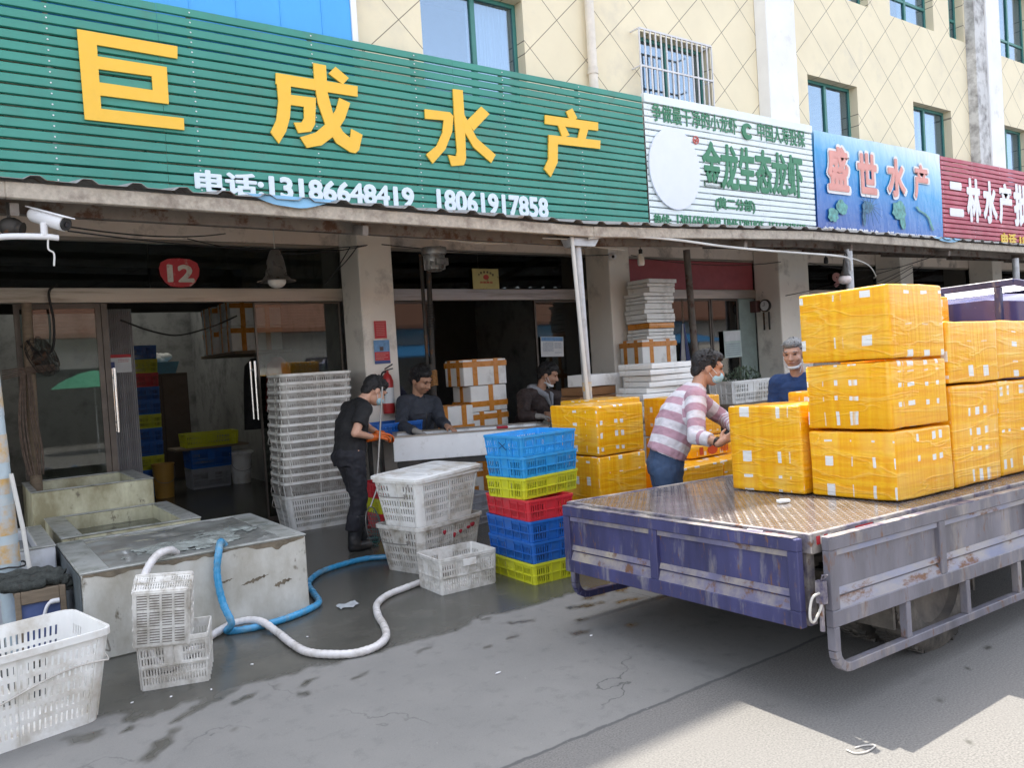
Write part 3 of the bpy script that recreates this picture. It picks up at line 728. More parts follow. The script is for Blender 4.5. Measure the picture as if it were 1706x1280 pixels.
def tile_mat():
    m = mat('brown_roof_tile', (.26, .12, .075), .8, var=.2, scale=8); n = m.node_tree.nodes; L = m.node_tree.links.new; p = n['Principled BSDF']
    wv = n.new('ShaderNodeTexWave'); wv.bands_direction = 'Y'; wv.inputs['Scale'].default_value = 1.1; tc = n.new('ShaderNodeTexCoord'); L(tc.outputs['Object'], wv.inputs['Vector'])
    b = n.new('ShaderNodeBump'); b.inputs['Distance'].default_value = .2; b.inputs['Strength'].default_value = 1; L(wv.outputs['Fac'], b.inputs['Height']); L(b.outputs[0], p.inputs['Normal']); return m
o = mb.build('roof', tile_mat(), op); o.location = oo
mb = MB(); mb.hexa([(12, -9.0, 2.55), (30, -9.0, 2.55), (30, -6.6, 2.1), (12, -6.6, 2.1), (12, -9.0, 2.6), (30, -9.0, 2.6), (30, -6.6, 2.15), (12, -6.6, 2.15)])
o = mb.build('blue_awning', mat('blue_awning_sheet', (.05, .25, .55), .5), op); o.location = oo
M_DOORWAY = mat('dark_doorway', (.05, .05, .05), .7)
for k in range(14):
    mb = MB(); mb.box(-20+k*4.4, -17.8+k*4.4, -9.02, -8.96, .05, 2.3); o = mb.build('doorway', M_DOORWAY, op); o.location = oo
# ================================================================ truck and its load
M_TRK = mat('worn_violet_paint', (.046, .047, .132), .45, var=.42, scale=5, stretch=(1, 1, .22), dirt=(.25, .235, .25), dirt_amt=.075, dirt_scale=16, rust=(.15, .075, .045), rust_amt=.075, bump=.08, bump_scale=50)
M_TRKG = mat('faded_lilac_paint', (.172, .166, .198), .5, var=.30, scale=5, stretch=(1, 1, .3), dirt=(.34, .30, .27), dirt_amt=.10, dirt_scale=7, rust=(.17, .085, .05), rust_amt=.085, bump=.08, bump_scale=50)
M_SILL = mat('dusty_violet_sill', (.13, .125, .21), .6, var=.25, scale=4, stretch=(.4, 1, 1), dirt=(.34, .30, .25), dirt_amt=.20, dirt_scale=5, rust=(.14, .07, .04), rust_amt=.10)
M_SILL2 = mat('dusty_blue_sill', (.22, .24, .35), .6, var=.25, scale=4, stretch=(.4, 1, 1), dirt=(.38, .34, .30), dirt_amt=.20, dirt_scale=5, rust=(.17, .08, .04), rust_amt=.12)
M_TRKE = mat('scuffed_steel_edge', (.44, .40, .36), .5, .3, var=.2, scale=10, dirt=(.10, .09, .16), dirt_amt=.25, dirt_scale=9, rust=(.20, .10, .06), rust_amt=.08)
M_PLATE = mat('checker_plate', (.30, .275, .28), .20, .6, var=.3, scale=5, dirt=(.10, .085, .08), dirt_amt=.18, dirt_scale=5, rust=(.20, .11, .07), rust_amt=.06)
M_RUB = mat('tyre_rubber', (.060, .055, .050), .85, var=.25, dirt=(.20, .175, .15), dirt_amt=.2, dirt_scale=5, bump=.2)
M_HUB = mat('muddy_wheel_rim', (.10, .09, .085), .8, var=.3, scale=8, dirt=(.22, .19, .16), dirt_amt=.2)
M_CHAS = mat('chassis_grime', (.05, .048, .045), .85, var=.2, dirt=(.14, .11, .09), dirt_amt=.1)
M_ROPE = mat('grey_cord', (.55, .52, .48), .9)
M_WBOARD = mat('weathered_wood', (.22, .17, .12), .85, var=.2, scale=8, stretch=(1, 6, 6))
BZ = .80
exv = Vector((math.cos(R(-.9)), math.sin(R(-.9)), 0)); nv = Vector((.0190, .0232, .9995)).normalized()
exv = (exv - nv*exv.dot(nv)).normalized(); eyv = nv.cross(exv)
TM = Matrix((exv, eyv, nv)).transposed().to_4x4(); TM.translation = Vector((3.14, 2.21, BZ))
trk = thing('flatbed_truck', 'violet flatbed truck with lowered side boards and a chequered steel bed', 'truck')
base = TM.copy(); base.translation = TM @ Vector((0, 0, -BZ)); trk.matrix_world = base
def T_(name, mb, m, parent=None, **k):
    """truck part: local x forward, y to the kerb, z above the bed"""
    mb.v = [(x, y, z+BZ) for x, y, z in mb.v] if True else mb.v
    return mb.build(name, m, parent or trk, **k)
LB, WB = 2.88, 1.72
mb = MB(); mb.box(0, LB, 0, WB, -.012, 0)
bed = T_('bed_plate', mb, M_PLATE)
M_TREAD = mat('scuffed_tread', (.24, .215, .215), .45, .3, var=.4, scale=9, dirt=(.09, .08, .075), dirt_amt=.25, dirt_scale=7)
mb = MB(); p = .031
for i in range(int(LB/p)-1):
    for j in range(int(WB/p)-1):
        cx, cy = .03+i*p, .03+j*p; a = R(45 if (i+j) % 2 else -45)
        l, w_ = .0125, .004; c, s = math.cos(a), math.sin(a)
        q = [(-l, 0), (0, -w_), (l, 0), (0, w_)]
        b4 = [(cx+x*c-y*s, cy+x*s+y*c, 0.0002) for x, y in q]; t4 = [(cx+(x*c-y*s)*.6, cy+(x*s+y*c)*.6, .0012) for x, y in q]
        mb.add(b4+t4, [(4,5,6,7),(0,1,5,4),(1,2,6,5),(2,3,7,6),(3,0,4,7)])
T_('tread_pattern', mb, M_TREAD, bed)
mb = MB()
mb.box(-.012, LB, -.02, -.001, -.09, .006); mb.box(-.012, LB, WB+.001, WB+.02, -.09, .006)
mb.box(-.02, -.001, -.02, WB+.02, -.088, .0045)
for x in [.1+.5*i for i in range(6)]: mb.box(x, x+.05, .0, WB, -.09, -.0125)
T_('bed_edge', mb, M_TRKE, bevel=.004)
# reflective strips under the bed lip
mb = MB(); r_ = MB()
for k in range(4): (mb if k % 2 else r_).box(.30*0-.0225, -.0205, .12+k*.035, .152+k*.035, -.05, -.012)
for k in range(4): (mb if k % 2 else r_).box(.02+k*.028, .046+k*.028, -.0225, -.0205, -.05, -.012)
r_.box(.32, .46, -.0225, -.0205, -.045, -.01); mb.box(.47, .57, -.0225, -.0205, -.045, -.01)
T_('reflector_white', mb, mat('reflector_white', (.7, .68, .6), .3)); T_('reflector_red', r_, mat('reflector_red', (.5, .03, .04), .3))
# chassis
mb = MB()
for y in (.42, 1.25): mb.box(.05, 4.2, y-.04, y+.04, -.25, -.093)
for x in (.15, .9, 1.8, 2.7): mb.box(x, x+.06, .461, 1.209, -.2, -.12)
mb.box(-.015, .02, .06, 1.66, -.36, -.20)
T_('chassis', mb, M_CHAS)
for a, b in ((.02, .10), (1.62, 1.70)):
    mb = MB(); mb.box(-.004, .05, a, b, -.42, -.02); T_('corner_stay', mb, M_TRKE)
# tailgate, hanging at the back
def panel(name, x0, x1, h, ycuts, m, mface, swap=False):
    """a dropped side board: frame, recessed sheet and inclined sill; x runs along it, outward is -y"""
    mb = MB(); fw, t = .058, .042
    mb.box(x0, x1, 0, t, -fw, 0); mb.box(x0, x1, 0, t, -h, -h+.075)
    for xc in [x0+fw/2, x1-fw/2]+ycuts: mb.box(xc-fw/2, xc+fw/2, .001, t-.001, -h+.075, -fw)
    frame_mb = mb; mb = MB(); s2 = MB(); s2.box(x0+.01, x1-.01, .026, .030, -h+.05, -fw+.01)
    cuts = [x0+fw]+[v for c in ycuts for v in (c-fw/2, c+fw/2)]+[x1-fw]
    for a, b in zip(cuts[::2], cuts[1::2]):     # inclined sill and its upper lip
        mb.hexa([(a, .004, -h+.075), (b, .004, -h+.075), (b, .0255, -h+.075), (a, .0255, -h+.075), (a, .022, -h+.125), (b, .022, -h+.125), (b, .0255, -h+.125), (a, .0255, -h+.125)])
        mb.hexa([(a, .014, -h+.135), (b, .014, -h+.135), (b, .0255, -h+.135), (a, .0255, -h+.135), (a, .0245, -h+.165), (b, .0245, -h+.165), (b, .0255, -h+.165), (a, .0255, -h+.165)])
        mb.box(a, b, .012, .0255, -fw-.028, -fw-.001)
    return frame_mb, s2, mb
rot_tail = Matrix.Translation((-.095, WB-.02, -.012)) @ Matrix.Rotation(R(-90), 4, 'Z')
a_, b_, d_ = panel('tailgate', 0, 1.70, .40, [.78], M_TRK, M_TRK)
for m_ in (a_, b_, d_): m_.v = [tuple(rot_tail @ Vector(v)) for v in m_.v]
tg = T_('tailgate', a_, M_TRK, bevel=.004); T_('sheet', b_, M_TRK, tg); T_('dusty_sill', d_, M_SILL, tg, bevel=.003)
mb = MB(); mb.box(-.0955, -.052, .02, 1.70, -.0118, -.006); T_('worn_top_rail', mb, M_TRKE, tg, bevel=.002)
for y in (.22, 1.0, 1.5):
    mb = MB(); mb.tube([(-.04, y, -.02), (-.04, y+.09, -.02)], .017, 10); T_('hinge', mb, M_TRKE, tg, smooth=40)
# kerb-side and road-side boards with their racks, both dropped
def side_board(yoff, mirror, m):
    a, b, d3 = panel('side', .02, LB-.02, .40, [.97, 1.95], m, m)
    Tm = Matrix.Translation((0, yoff, -.015)) @ (Matrix.Scale(-1, 4, (0, 1, 0)) if mirror else Matrix.Identity(4))
    for q in (a, b, d3):
        q.v = [tuple(Tm @ Vector(v)) for v in q.v]
        if mirror: q.f = [f[::-1] for f in q.f]
    o = T_('side_board', a, m, bevel=.004); T_('sheet', b, m, o); T_('dusty_sill', d3, M_SILL2 if not mirror else m, o, bevel=.003)
    mb = MB(); yc = yoff + (-.021 if mirror else .021)
    P = [(.042, yc, -.415), (.042, yc, -.52)] + [(.042+.09*(1-math.cos(t)), yc, -.52-.09*math.sin(t)) for t in (R(22), R(45), R(68), R(90))] + [(LB-.05, yc, -.61)]
    for p0, p1 in zip(P[:-1], P[1:]): mb.bar(p0, p1, .040, .042, (0, 1, 0) if p0[0] == p1[0] else (0, 0, 1))
    for x in (.62, 1.19, 1.76, 2.33): mb.box(x-.02, x+.02, yc-.0195, yc+.0195, -.589, -.416)
    T_('rack', mb, m, o, bevel=.003)
    mb = MB(); ytop = (-.0148)
    mb.box(.021, LB-.021, min(yoff, yoff+(-.042 if mirror else .042)), max(yoff, yoff+(-.042 if mirror else .042)), ytop, ytop+.005); T_('worn_top_rail', mb, M_TRKE, o, bevel=.002)
    return o
side_board(-.085, False, M_TRKG); side_board(WB+.085, True, M_TRK)
# latch with its cord at the corner
mb = MB(); mb.box(-.03, .0, -.075, -.035, -.30, -.20); mb.tube([(-.02, -.06, -.20), (-.03, -.075, -.17), (-.008, -.085, -.17), (-.015, -.06, -.2)], .004, 6); mb.tube([(-.02, -.055, -.29), (-.03, -.06, -.42)], .011, 8)
T_('latch', mb, M_TRKE)
mb = MB(); mb.tube(spline([(-.02, -.055, -.25), (-.07, -.045, -.27), (-.10, -.05, -.34), (-.085, -.055, -.37), (-.045, -.06, -.33), (-.015, -.06, -.29)], 6), .006, 8)
T_('cord', mb, M_ROPE, smooth=50)
# wheels
def wheel(x, y, r, wd, flip=1):
    mb = MB(); T = Matrix.Translation((x, y, -BZ+r+.0)) @ Matrix.Rotation(R(90), 4, 'X')
    h = wd/2
    mb.lathe([(r*.62, -h*.9), (r*.72, -h), (r*.90, -h*.98), (r*.985, -h*.75), (r, -h*.4), (r, h*.4), (r*.985, h*.75), (r*.90, h*.98), (r*.72, h), (r*.62, h*.9)], 40, T, caps=False)
    for k in range(44):
        a = 2*math.pi*k/44; s = .12 if k % 2 else -.12
        for dz in (-.62, .62):
            t = T @ Matrix.Rotation(a, 4, 'Z') @ Matrix.Translation((r*.990, 0, h*dz*.75)) @ Matrix.Rotation(s*1.5, 4, 'X')
            mb.box(-.012, .010, -.013, .013, -h*.34, h*.34, t)
    o = T_('wheel', mb, M_RUB, smooth=40)
    mb = MB(); mb.lathe([(r*.63, -h*.88), (r*.6, -h*.5), (r*.35, -h*.25), (r*.2, -h*.6), (r*.0+.01, -h*.6)], 24, T, caps=False); mb.lathe([(r*.63, h*.88), (r*.6, h*.5), (r*.3, h*.25), (.01, h*.3)], 24, T, caps=False)
    T_('rim', mb, M_HUB, o, smooth=40)
    return o
wheel(1.10, .135, .375, .215); wheel(1.10, .39, .375, .20); wheel(1.10, 1.585, .375, .215); wheel(1.10, 1.33, .375, .20)
wheel(3.95, .18, .34, .2); wheel(3.95, 1.54, .34, .2)
mb = MB(); mb.tube([(1.12, .1, -.44), (1.12, 1.62, -.44)], .05, 12); mb.sphere((1.12, .86, -.44), .13); mb.tube([(3.95, .1, -.46), (3.95, 1.62, -.46)], .04, 10)
for y in (.42, 1.25):
    for k in range(4): mb.box(.62+k*.06, 1.62-k*.06, y-.03, y+.03, -.34+k*.014, -.327+k*.014)
T_('axle', mb, M_CHAS)
for a, b, c, d in ((1.5, 1.52, .55, -.55), (.70, .72, .50, -.60)):
    mb = MB(); mb.box(a, b, .05, c, d, -.11); T_('mudguard', mb, M_RUB)
mb = MB(); mb.box(1.9, 2.5, .08, .36, -.48, -.15); T_('toolbox', mb, M_CHAS, bevel=.01)
# headboard
mb = MB(); xh = LB+.03
yy = [.28, .27, .34, .44] ; 
P = [(xh, .235, .6), (xh, .235, 1.16), (xh, .27, 1.235), (xh, .35, 1.262), (xh, 1.38, 1.262), (xh, 1.46, 1.235), (xh, 1.49, 1.16), (xh, 1.49, .6)]
for p0, p1 in zip(P[:-1], P[1:]): mb.bar(p0, p1, .045, .045, (1, 0, 0))
for y in (.46, .86, 1.27): mb.box(xh-.021, xh+.021, y-.021, y+.021, .6, 1.238)
mb.box(xh-.02, xh+.02, .0, WB, 0, .6)
T_('headboard', mb, M_TRK, bevel=.004)
# cab
def cab():
    mb = MB(); x0, x1 = LB+.14, LB+1.62
    sec = [(x0, [(.06, -.35), (.02, .2), (.06, .62), (.16, 1.02), (.27, 1.12), (.6, 1.165)]), (x0+.12, [(.02, -.35), (-.02, .2), (.03, .62), (.14, 1.06), (.26, 1.17), (.6, 1.215)]),
           (x0+.75, [(.02, -.35), (-.02, .2), (.03, .62), (.15, 1.06), (.28, 1.175), (.6, 1.22)]), (x0+1.1, [(.02, -.35), (-.02, .2), (.04, .62), (.18, .98), (.3, 1.10), (.6, 1.14)]), (x1, [(.05, -.35), (.03, .15), (.1, .42), (.2, .5), (.3, .55), (.6, .57)])]
    vs = []; n = 12
    for x, s in sec:
        vs += [(x, y, z) for y, z in s]+[(x, WB-y, z) for y, z in s[::-1]]
    fs = [(i*n+k, i*n+k+1, (i+1)*n+k+1, (i+1)*n+k) for i in range(len(sec)-1) for k in range(n-1)]
    fs += [tuple(range(n-1, -1, -1)), tuple((len(sec)-1)*n+k for k in range(n))]
    mb.add(vs, fs); return mb
M_CABP = mat('glossy_violet_paint', (.09, .085, .24), .2, var=.1, coat=.6)
c_ = T_('cab', cab(), M_CABP, smooth=40)
mb = MB(); mb.box(LB+.125, LB+.1385, .25, WB-.25, .5, .9); T_('rear_window', mb, mat('cab_glass', (.02, .025, .03), .06), c_, bevel=.03)
mb = MB(); mb.hexa([(LB+.3, .35, 1.215), (LB+1.1, .35, 1.205), (LB+1.1, WB-.35, 1.205), (LB+.3, WB-.35, 1.215), (LB+.45, .45, 1.30), (LB+1.0, .5, 1.28), (LB+1.0, WB-.5, 1.28), (LB+.45, WB-.45, 1.30)])
T_('roof_deflector', mb, mat('pale_roof_paint', (.62, .62, .72), .25, coat=.5), c_, bevel=.03, seg=2)
mb = MB(); mb.hexa([(LB+.45, .028, .66), (LB+1.12, .040, .66), (LB+1.12, .06, .66), (LB+.45, .05, .66), (LB+.5, .112, .98), (LB+1.05, .125, .98), (LB+1.05, .15, .98), (LB+.5, .14, .98)]); T_('side_window', mb, mat('cab_side_glass', (.02, .025, .03), .06), c_)

# ---- boxes wrapped in amber tape
def tape_mat(name, base, dark, whites=.36):
    m = bpy.data.materials.new(name); m.use_nodes = True
    n = m.node_tree.nodes; L = m.node_tree.links.new; p = n['Principled BSDF']
    tc = n.new('ShaderNodeTexCoord'); oi = n.new('ShaderNodeObjectInfo'); ge = n.new('ShaderNodeNewGeometry')
    sep = n.new('ShaderNodeSeparateXYZ'); L(tc.outputs['Object'], sep.inputs[0])
    nsep = n.new('ShaderNodeSeparateXYZ'); L(tc.outputs['Normal'], nsep.inputs[0])
    def ma(op, a, b=0., c=None):
        x = n.new('ShaderNodeMath'); x.operation = op
        for i, v in ((0, a), (1, b), (2, c)):
            if v is None: continue
            if isinstance(v, (int, float)): x.inputs[i].default_value = v
            else: L(v, x.inputs[i])
        return x.outputs[0]
    def n1(wsock, sc, off):
        t = n.new('ShaderNodeTexNoise'); t.noise_dimensions = '1D'; t.inputs['Scale'].default_value = sc; t.inputs['Detail'].default_value = 1.5
        L(ma('ADD', wsock, ma('ADD', ma('MULTIPLY', oi.outputs['Random'], 37.), off)), t.inputs['W']); return t.outputs['Fac']
    def rng(f, a, b, c=0., d=1.):
        r = n.new('ShaderNodeMapRange'); L(f, r.inputs[0])
        for i, v in zip((1, 2, 3, 4), (a, b, c, d)): r.inputs[i].default_value = v
        return r.outputs[0]
    def mix(f, a, b):
        x = n.new('ShaderNodeMix'); x.data_type = 'RGBA'
        if isinstance(f, float): x.inputs[0].default_value = f
        else: L(f, x.inputs[0])
        for i, v in ((6, a), (7, b)):
            if isinstance(v, tuple): x.inputs[i].default_value = (*v, 1)
            else: L(v, x.inputs[i])
        return x.outputs[2]
    nz = n.new('ShaderNodeTexNoise'); nz.inputs['Scale'].default_value = 5; L(tc.outputs['Object'], nz.inputs['Vector'])
    wob = ma('MULTIPLY', ma('SUBTRACT', nz.outputs['Fac'], .5), .03)
    isx = ma('GREATER_THAN', ma('ABSOLUTE', nsep.outputs['X']), .7); isz = ma('GREATER_THAN', ma('ABSOLUTE', nsep.outputs['Z']), .7)
    u = ma('ADD', ma('MULTIPLY', sep.outputs['Y'], isx), ma('MULTIPLY', sep.outputs['X'], ma('SUBTRACT', 1., isx)))
    v = ma('ADD', ma('MULTIPLY', sep.outputs['Y'], isz), ma('MULTIPLY', sep.outputs['Z'], ma('SUBTRACT', 1., isz)))
    u = ma('ADD', ma('ADD', u, ma('MULTIPLY', isx, 7.3)), wob); v = ma('ADD', ma('ADD', v, ma('MULTIPLY', isx, 3.1)), wob)
    hb, vb = n1(v, 11, 3.), n1(u, 12, 11.)
    gap = ma('MULTIPLY', rng(hb, whites, whites+.02, 1, 0), rng(vb, whites, whites+.02, 1, 0))
    layers = ma('ADD', ma('MULTIPLY', n1(v, 30, 5.), .5), ma('MULTIPLY', n1(u, 30, 21.), .5))
    col = mix(rng(layers, .36, .60), base, dark)
    # creases of the film: fine streaks along and across
    def streak(sx, sy, sz, sc, rot=0):
        mp = n.new('ShaderNodeMapping'); mp.inputs['Scale'].default_value = (sx, sy, sz); mp.inputs['Rotation'].default_value = (rot, rot, 0)
        L(tc.outputs['Object'], mp.inputs[0]); t = n.new('ShaderNodeTexNoise'); t.inputs['Scale'].default_value = sc; t.inputs['Detail'].default_value = 4; t.inputs['Distortion'].default_value = .6
        ad = n.new('ShaderNodeVectorMath'); ad.operation = 'ADD'; L(mp.outputs[0], ad.inputs[0]); cb = n.new('ShaderNodeCombineXYZ'); L(ma('MULTIPLY', oi.outputs['Random'], 50.), cb.inputs[0]); L(cb.outputs[0], ad.inputs[1])
        L(ad.outputs[0], t.inputs['Vector']); return t.outputs['Fac']
    s1_ = streak(.7, .7, 7, 4); s2_ = streak(7, 7, .5, 4); s3_ = streak(.7, 1.0, 5, 1.7, .6)
    ridge = ma('SUBTRACT', 1., ma('MULTIPLY', ma('ABSOLUTE', ma('SUBTRACT', s3_, .5)), 22.))
    ridge = ma('MAXIMUM', ridge, 0.)
    col = mix(ma('MULTIPLY', rng(ma('ADD', s1_, s2_), 1.0, 1.35), .30), col, (.96, .62, .05))
    thin = ma('MULTIPLY', rng(n1(v, 4.5, 41.), .52, .60), rng(n1(u, 4.0, 57.), .40, .62))
    col = mix(ma('MULTIPLY', thin, .40), col, (.94, .62, .14))
    col = mix(rng(ridge, .55, 1., 0, .30), col, (.96, .68, .18))
    col = mix(gap, col, (.80, .80, .78))
    L(col, p.inputs['Base Color'])
    p.inputs['Roughness'].default_value = .34; p.inputs['Specular IOR Level'].default_value = .35; p.inputs['Coat Weight'].default_value = .22; p.inputs['Coat Roughness'].default_value = .15
    h = ma('ADD', ma('ADD', ma('MULTIPLY', s1_, .8), ma('MULTIPLY', s2_, .6)), ma('MULTIPLY', ridge, .5))
    b = n.new('ShaderNodeBump'); b.inputs['Strength'].default_value = .40; b.inputs['Distance'].default_value = .012; L(h, b.inputs['Height']); L(b.outputs[0], p.inputs['Normal'])
    return m
M_TAPE = tape_mat('amber_tape_over_foam', (.93, .49, .010), (.86, .37, .004), .415)
def lumpy_box(L_, W_, H_, seed, amp=.006, n=9, rc=.018):
    """box with rounded edges and slightly bulging taped faces, base centre at the origin"""
    nx, ny, nz_ = n, n, max(5, int(n*.7)); idx = {}; mb = MB()
    def pt(i, j, k):
        if (i, j, k) in idx: return idx[(i, j, k)]
        def sq(t, m_): return (0, .02, .05)[t] if t < 3 else ((1, .98, .95)[m_-t] if m_-t < 3 else .05+.9*(t-2)/(m_-4))
        p = Vector(((sq(i, nx)-.5)*L_, (sq(j, ny)-.5)*W_, (sq(k, nz_)-.5)*H_))
        c = Vector((max(-L_/2+rc, min(L_/2-rc, p.x)), max(-W_/2+rc, min(W_/2-rc, p.y)), max(-H_/2+rc, min(H_/2-rc, p.z))))
        d = p-c
        if d.length > 1e-6: p = c + d.normalized()*min(rc, d.length)
        nn = Vector((p.x/L_, p.y/W_, p.z/H_))
        f = noise.noise(p*6+Vector((seed*3.7, 0, 0)))*amp + noise.noise(p*17+Vector((0, seed, 0)))*amp*.5
        if d.length > 1e-6: p = p + d.normalized()*(f-amp*.6)
        mb.v.append((p.x, p.y, p.z+H_/2)); idx[(i, j, k)] = len(mb.v)-1; return idx[(i, j, k)]
    def face(a, b, c, d): mb.f.append((pt(*a), pt(*b), pt(*c), pt(*d))); mb.m.append(0)
    for i in range(nx):
        for j in range(ny):
            face((i,j,0),(i,j+1,0),(i+1,j+1,0),(i+1,j,0)); face((i,j,nz_),(i+1,j,nz_),(i+1,j+1,nz_),(i,j+1,nz_))
        for k in range(nz_):
            face((i,0,k),(i+1,0,k),(i+1,0,k+1),(i,0,k+1)); face((i,ny,k),(i,ny,k+1),(i+1,ny,k+1),(i+1,ny,k))
    for j in range(ny):
        for k in range(nz_):
            face((0,j,k),(0,j,k+1),(0,j+1,k+1),(0,j+1,k)); face((nx,j,k),(nx,j+1,k),(nx,j+1,k+1),(nx,j,k+1))
    return mb
_tb = {}
def taped_box(x0, x1, y0, y1, z0, z1, label, group, rz=0, M=None, m=None):
    key = (round(x1-x0, 2), round(y1-y0, 2), round(z1-z0, 2))
    if key not in _tb: _tb[key] = lumpy_box(x1-x0-.004, y1-y0-.004, z1-z0-.004, len(_tb)+1).mesh('taped_box', m or M_TAPE, smooth=50)
    o = link('taped_box', _tb[key]); tag(o, label, 'box', group)
    o.location = ((x0+x1)/2, (y0+y1)/2, z0+.002); o.rotation_euler = (0, 0, rz)
    if M:
        q = TM.to_quaternion(); o.rotation_euler = (q @ Matrix.Rotation(rz, 3, 'Z').to_quaternion()).to_euler()
        o.location = M @ Vector(((x0+x1)/2, (y0+y1)/2, z0+.003))
    return o
def on_bed(x0, x1, y0, y1, z0, z1, label, rz=0):
    """world-measured box put on the tilted bed"""
    c = TM.inverted() @ Vector(((x0+x1)/2, (y0+y1)/2, .76)); hx, hy = (x1-x0)/2, (y1-y0)/2
    return taped_box(c.x-hx, c.x+hx, c.y-hy, c.y+hy, z0, z1, label, 'amber taped boxes loaded on the truck', rz, TM)
on_bed(4.10, 4.69, 2.32, 2.86, 0, .385, 'amber taped box at the bottom of the tall stack nearest the tailgate')
on_bed(4.10, 4.67, 2.32, 2.86, .388, .765, 'amber taped box in the middle of the three-box stack on the truck', R(-1))
on_bed(4.09, 4.67, 2.31, 2.87, .768, 1.18, 'topmost amber taped box of the tall three-box stack on the truck', R(1))
on_bed(4.08, 4.66, 2.88, 3.43, 0, .54, 'tall amber taped box beside the man in the striped sweater, standing on the truck bed')
on_bed(4.71, 5.28, 2.32, 2.86, 0, .60, 'tall amber box wrapped in crossed film beside the three-box stack', R(.5))
on_bed(4.70, 5.29, 2.31, 2.86, .603, .975, 'amber taped box on the tall film-wrapped box, one step lower than the top stack', R(-.6))
on_bed(5.31, 5.88, 2.33, 2.86, 0, .60, 'tall amber box at the right edge of the photo, low on the truck bed')
on_bed(5.31, 5.88, 2.33, 2.87, .603, .985, 'upper amber taped box at the right edge of the photo')
on_bed(5.36, 5.93, 2.90, 3.44, 0, .60, 'amber taped box in the back row of the truck under another box')
on_bed(5.36, 5.93, 2.90, 3.44, .603, 1.21, 'amber taped box of the back row peeking out behind the top of the tall stack')
on_bed(4.72, 5.30, 2.90, 3.44, 0, .60, 'amber taped box hidden in the middle of the back row of the truck')
mb = MB(); mb.box(-.035, .035, -.02, .02, 0, .018)
fo = tag(mb.build('foam_scrap', mat('white_foam', (.80, .80, .79), .7), bevel=.004), 'small white foam scrap lying on the chequered bed in front of the boxes', 'foam scrap')
fo.matrix_world = Matrix.Translation(TM @ (TM.inverted() @ Vector((3.80, 2.83, .78)))*1) @ Matrix.Rotation(R(-20), 4, 'Z')
fo.location.z = (TM @ Vector(((TM.inverted() @ Vector((3.80, 2.83, .78))).x, (TM.inverted() @ Vector((3.80, 2.83, .78))).y, 0))).z + .004
# ---- the pile on the ground behind the truck
G_PILE = 'amber taped boxes piled on the ground behind the truck'
for x0, x1, y0, y1, n_, h, lab, rz in ((4.34, 4.88, 5.0, 5.62, 3, .42, 'stack nearest the coloured crates', 0), (4.93, 5.50, 5.66, 6.22, 3, .42, 'stack behind the sweater man', .01),
                               (5.84, 6.42, 5.47, 6.0, 3, .405, 'stack to the right of the sweater man', -.01), (5.12, 5.71, 4.86, 5.42, 2, .33, 'low stack behind the truck bed', .03), (5.74, 6.32, 4.88, 5.43, 2, .33, 'low stack under the small printed box', -.02)):
    for k in range(n_):
        nm = ('lowest', 'top')[k] if n_ == 2 else ('lowest', 'middle', 'topmost')[k]
        taped_box(x0, x1, y0, y1, k*h+.003*0, (k+1)*h, nm+' amber taped box of the '+lab, G_PILE, rz+.012*(k-1))
mb = lumpy_box(.60, .26, .115, 5, .003, 9, .012)
o = tag(mb.build('carton', M_TAPE, smooth=50), 'flat amber carton with red printing lying on the low stack behind the truck', 'carton'); o.location = (5.88, 5.27, .665)
mb = MB(); mb.prism([(.07*math.cos(a*.4488), .045*math.sin(a*.4488)) for a in range(14)], -.134, -.1305); mb.prism([(-.18, -.035), (-.13, -.035), (-.13, .035), (-.18, .035)], -.134, -.1305)
for k in range(5): mb.prism([(.12+k*.022, -.03), (.13+k*.022, -.03), (.13+k*.022, .03), (.12+k*.022, .03)], -.1335, -.1305)
q = mb.build('red_print', mat('red_print', (.55, .08, .03), .5), o); q.location = (0, 0, .06)
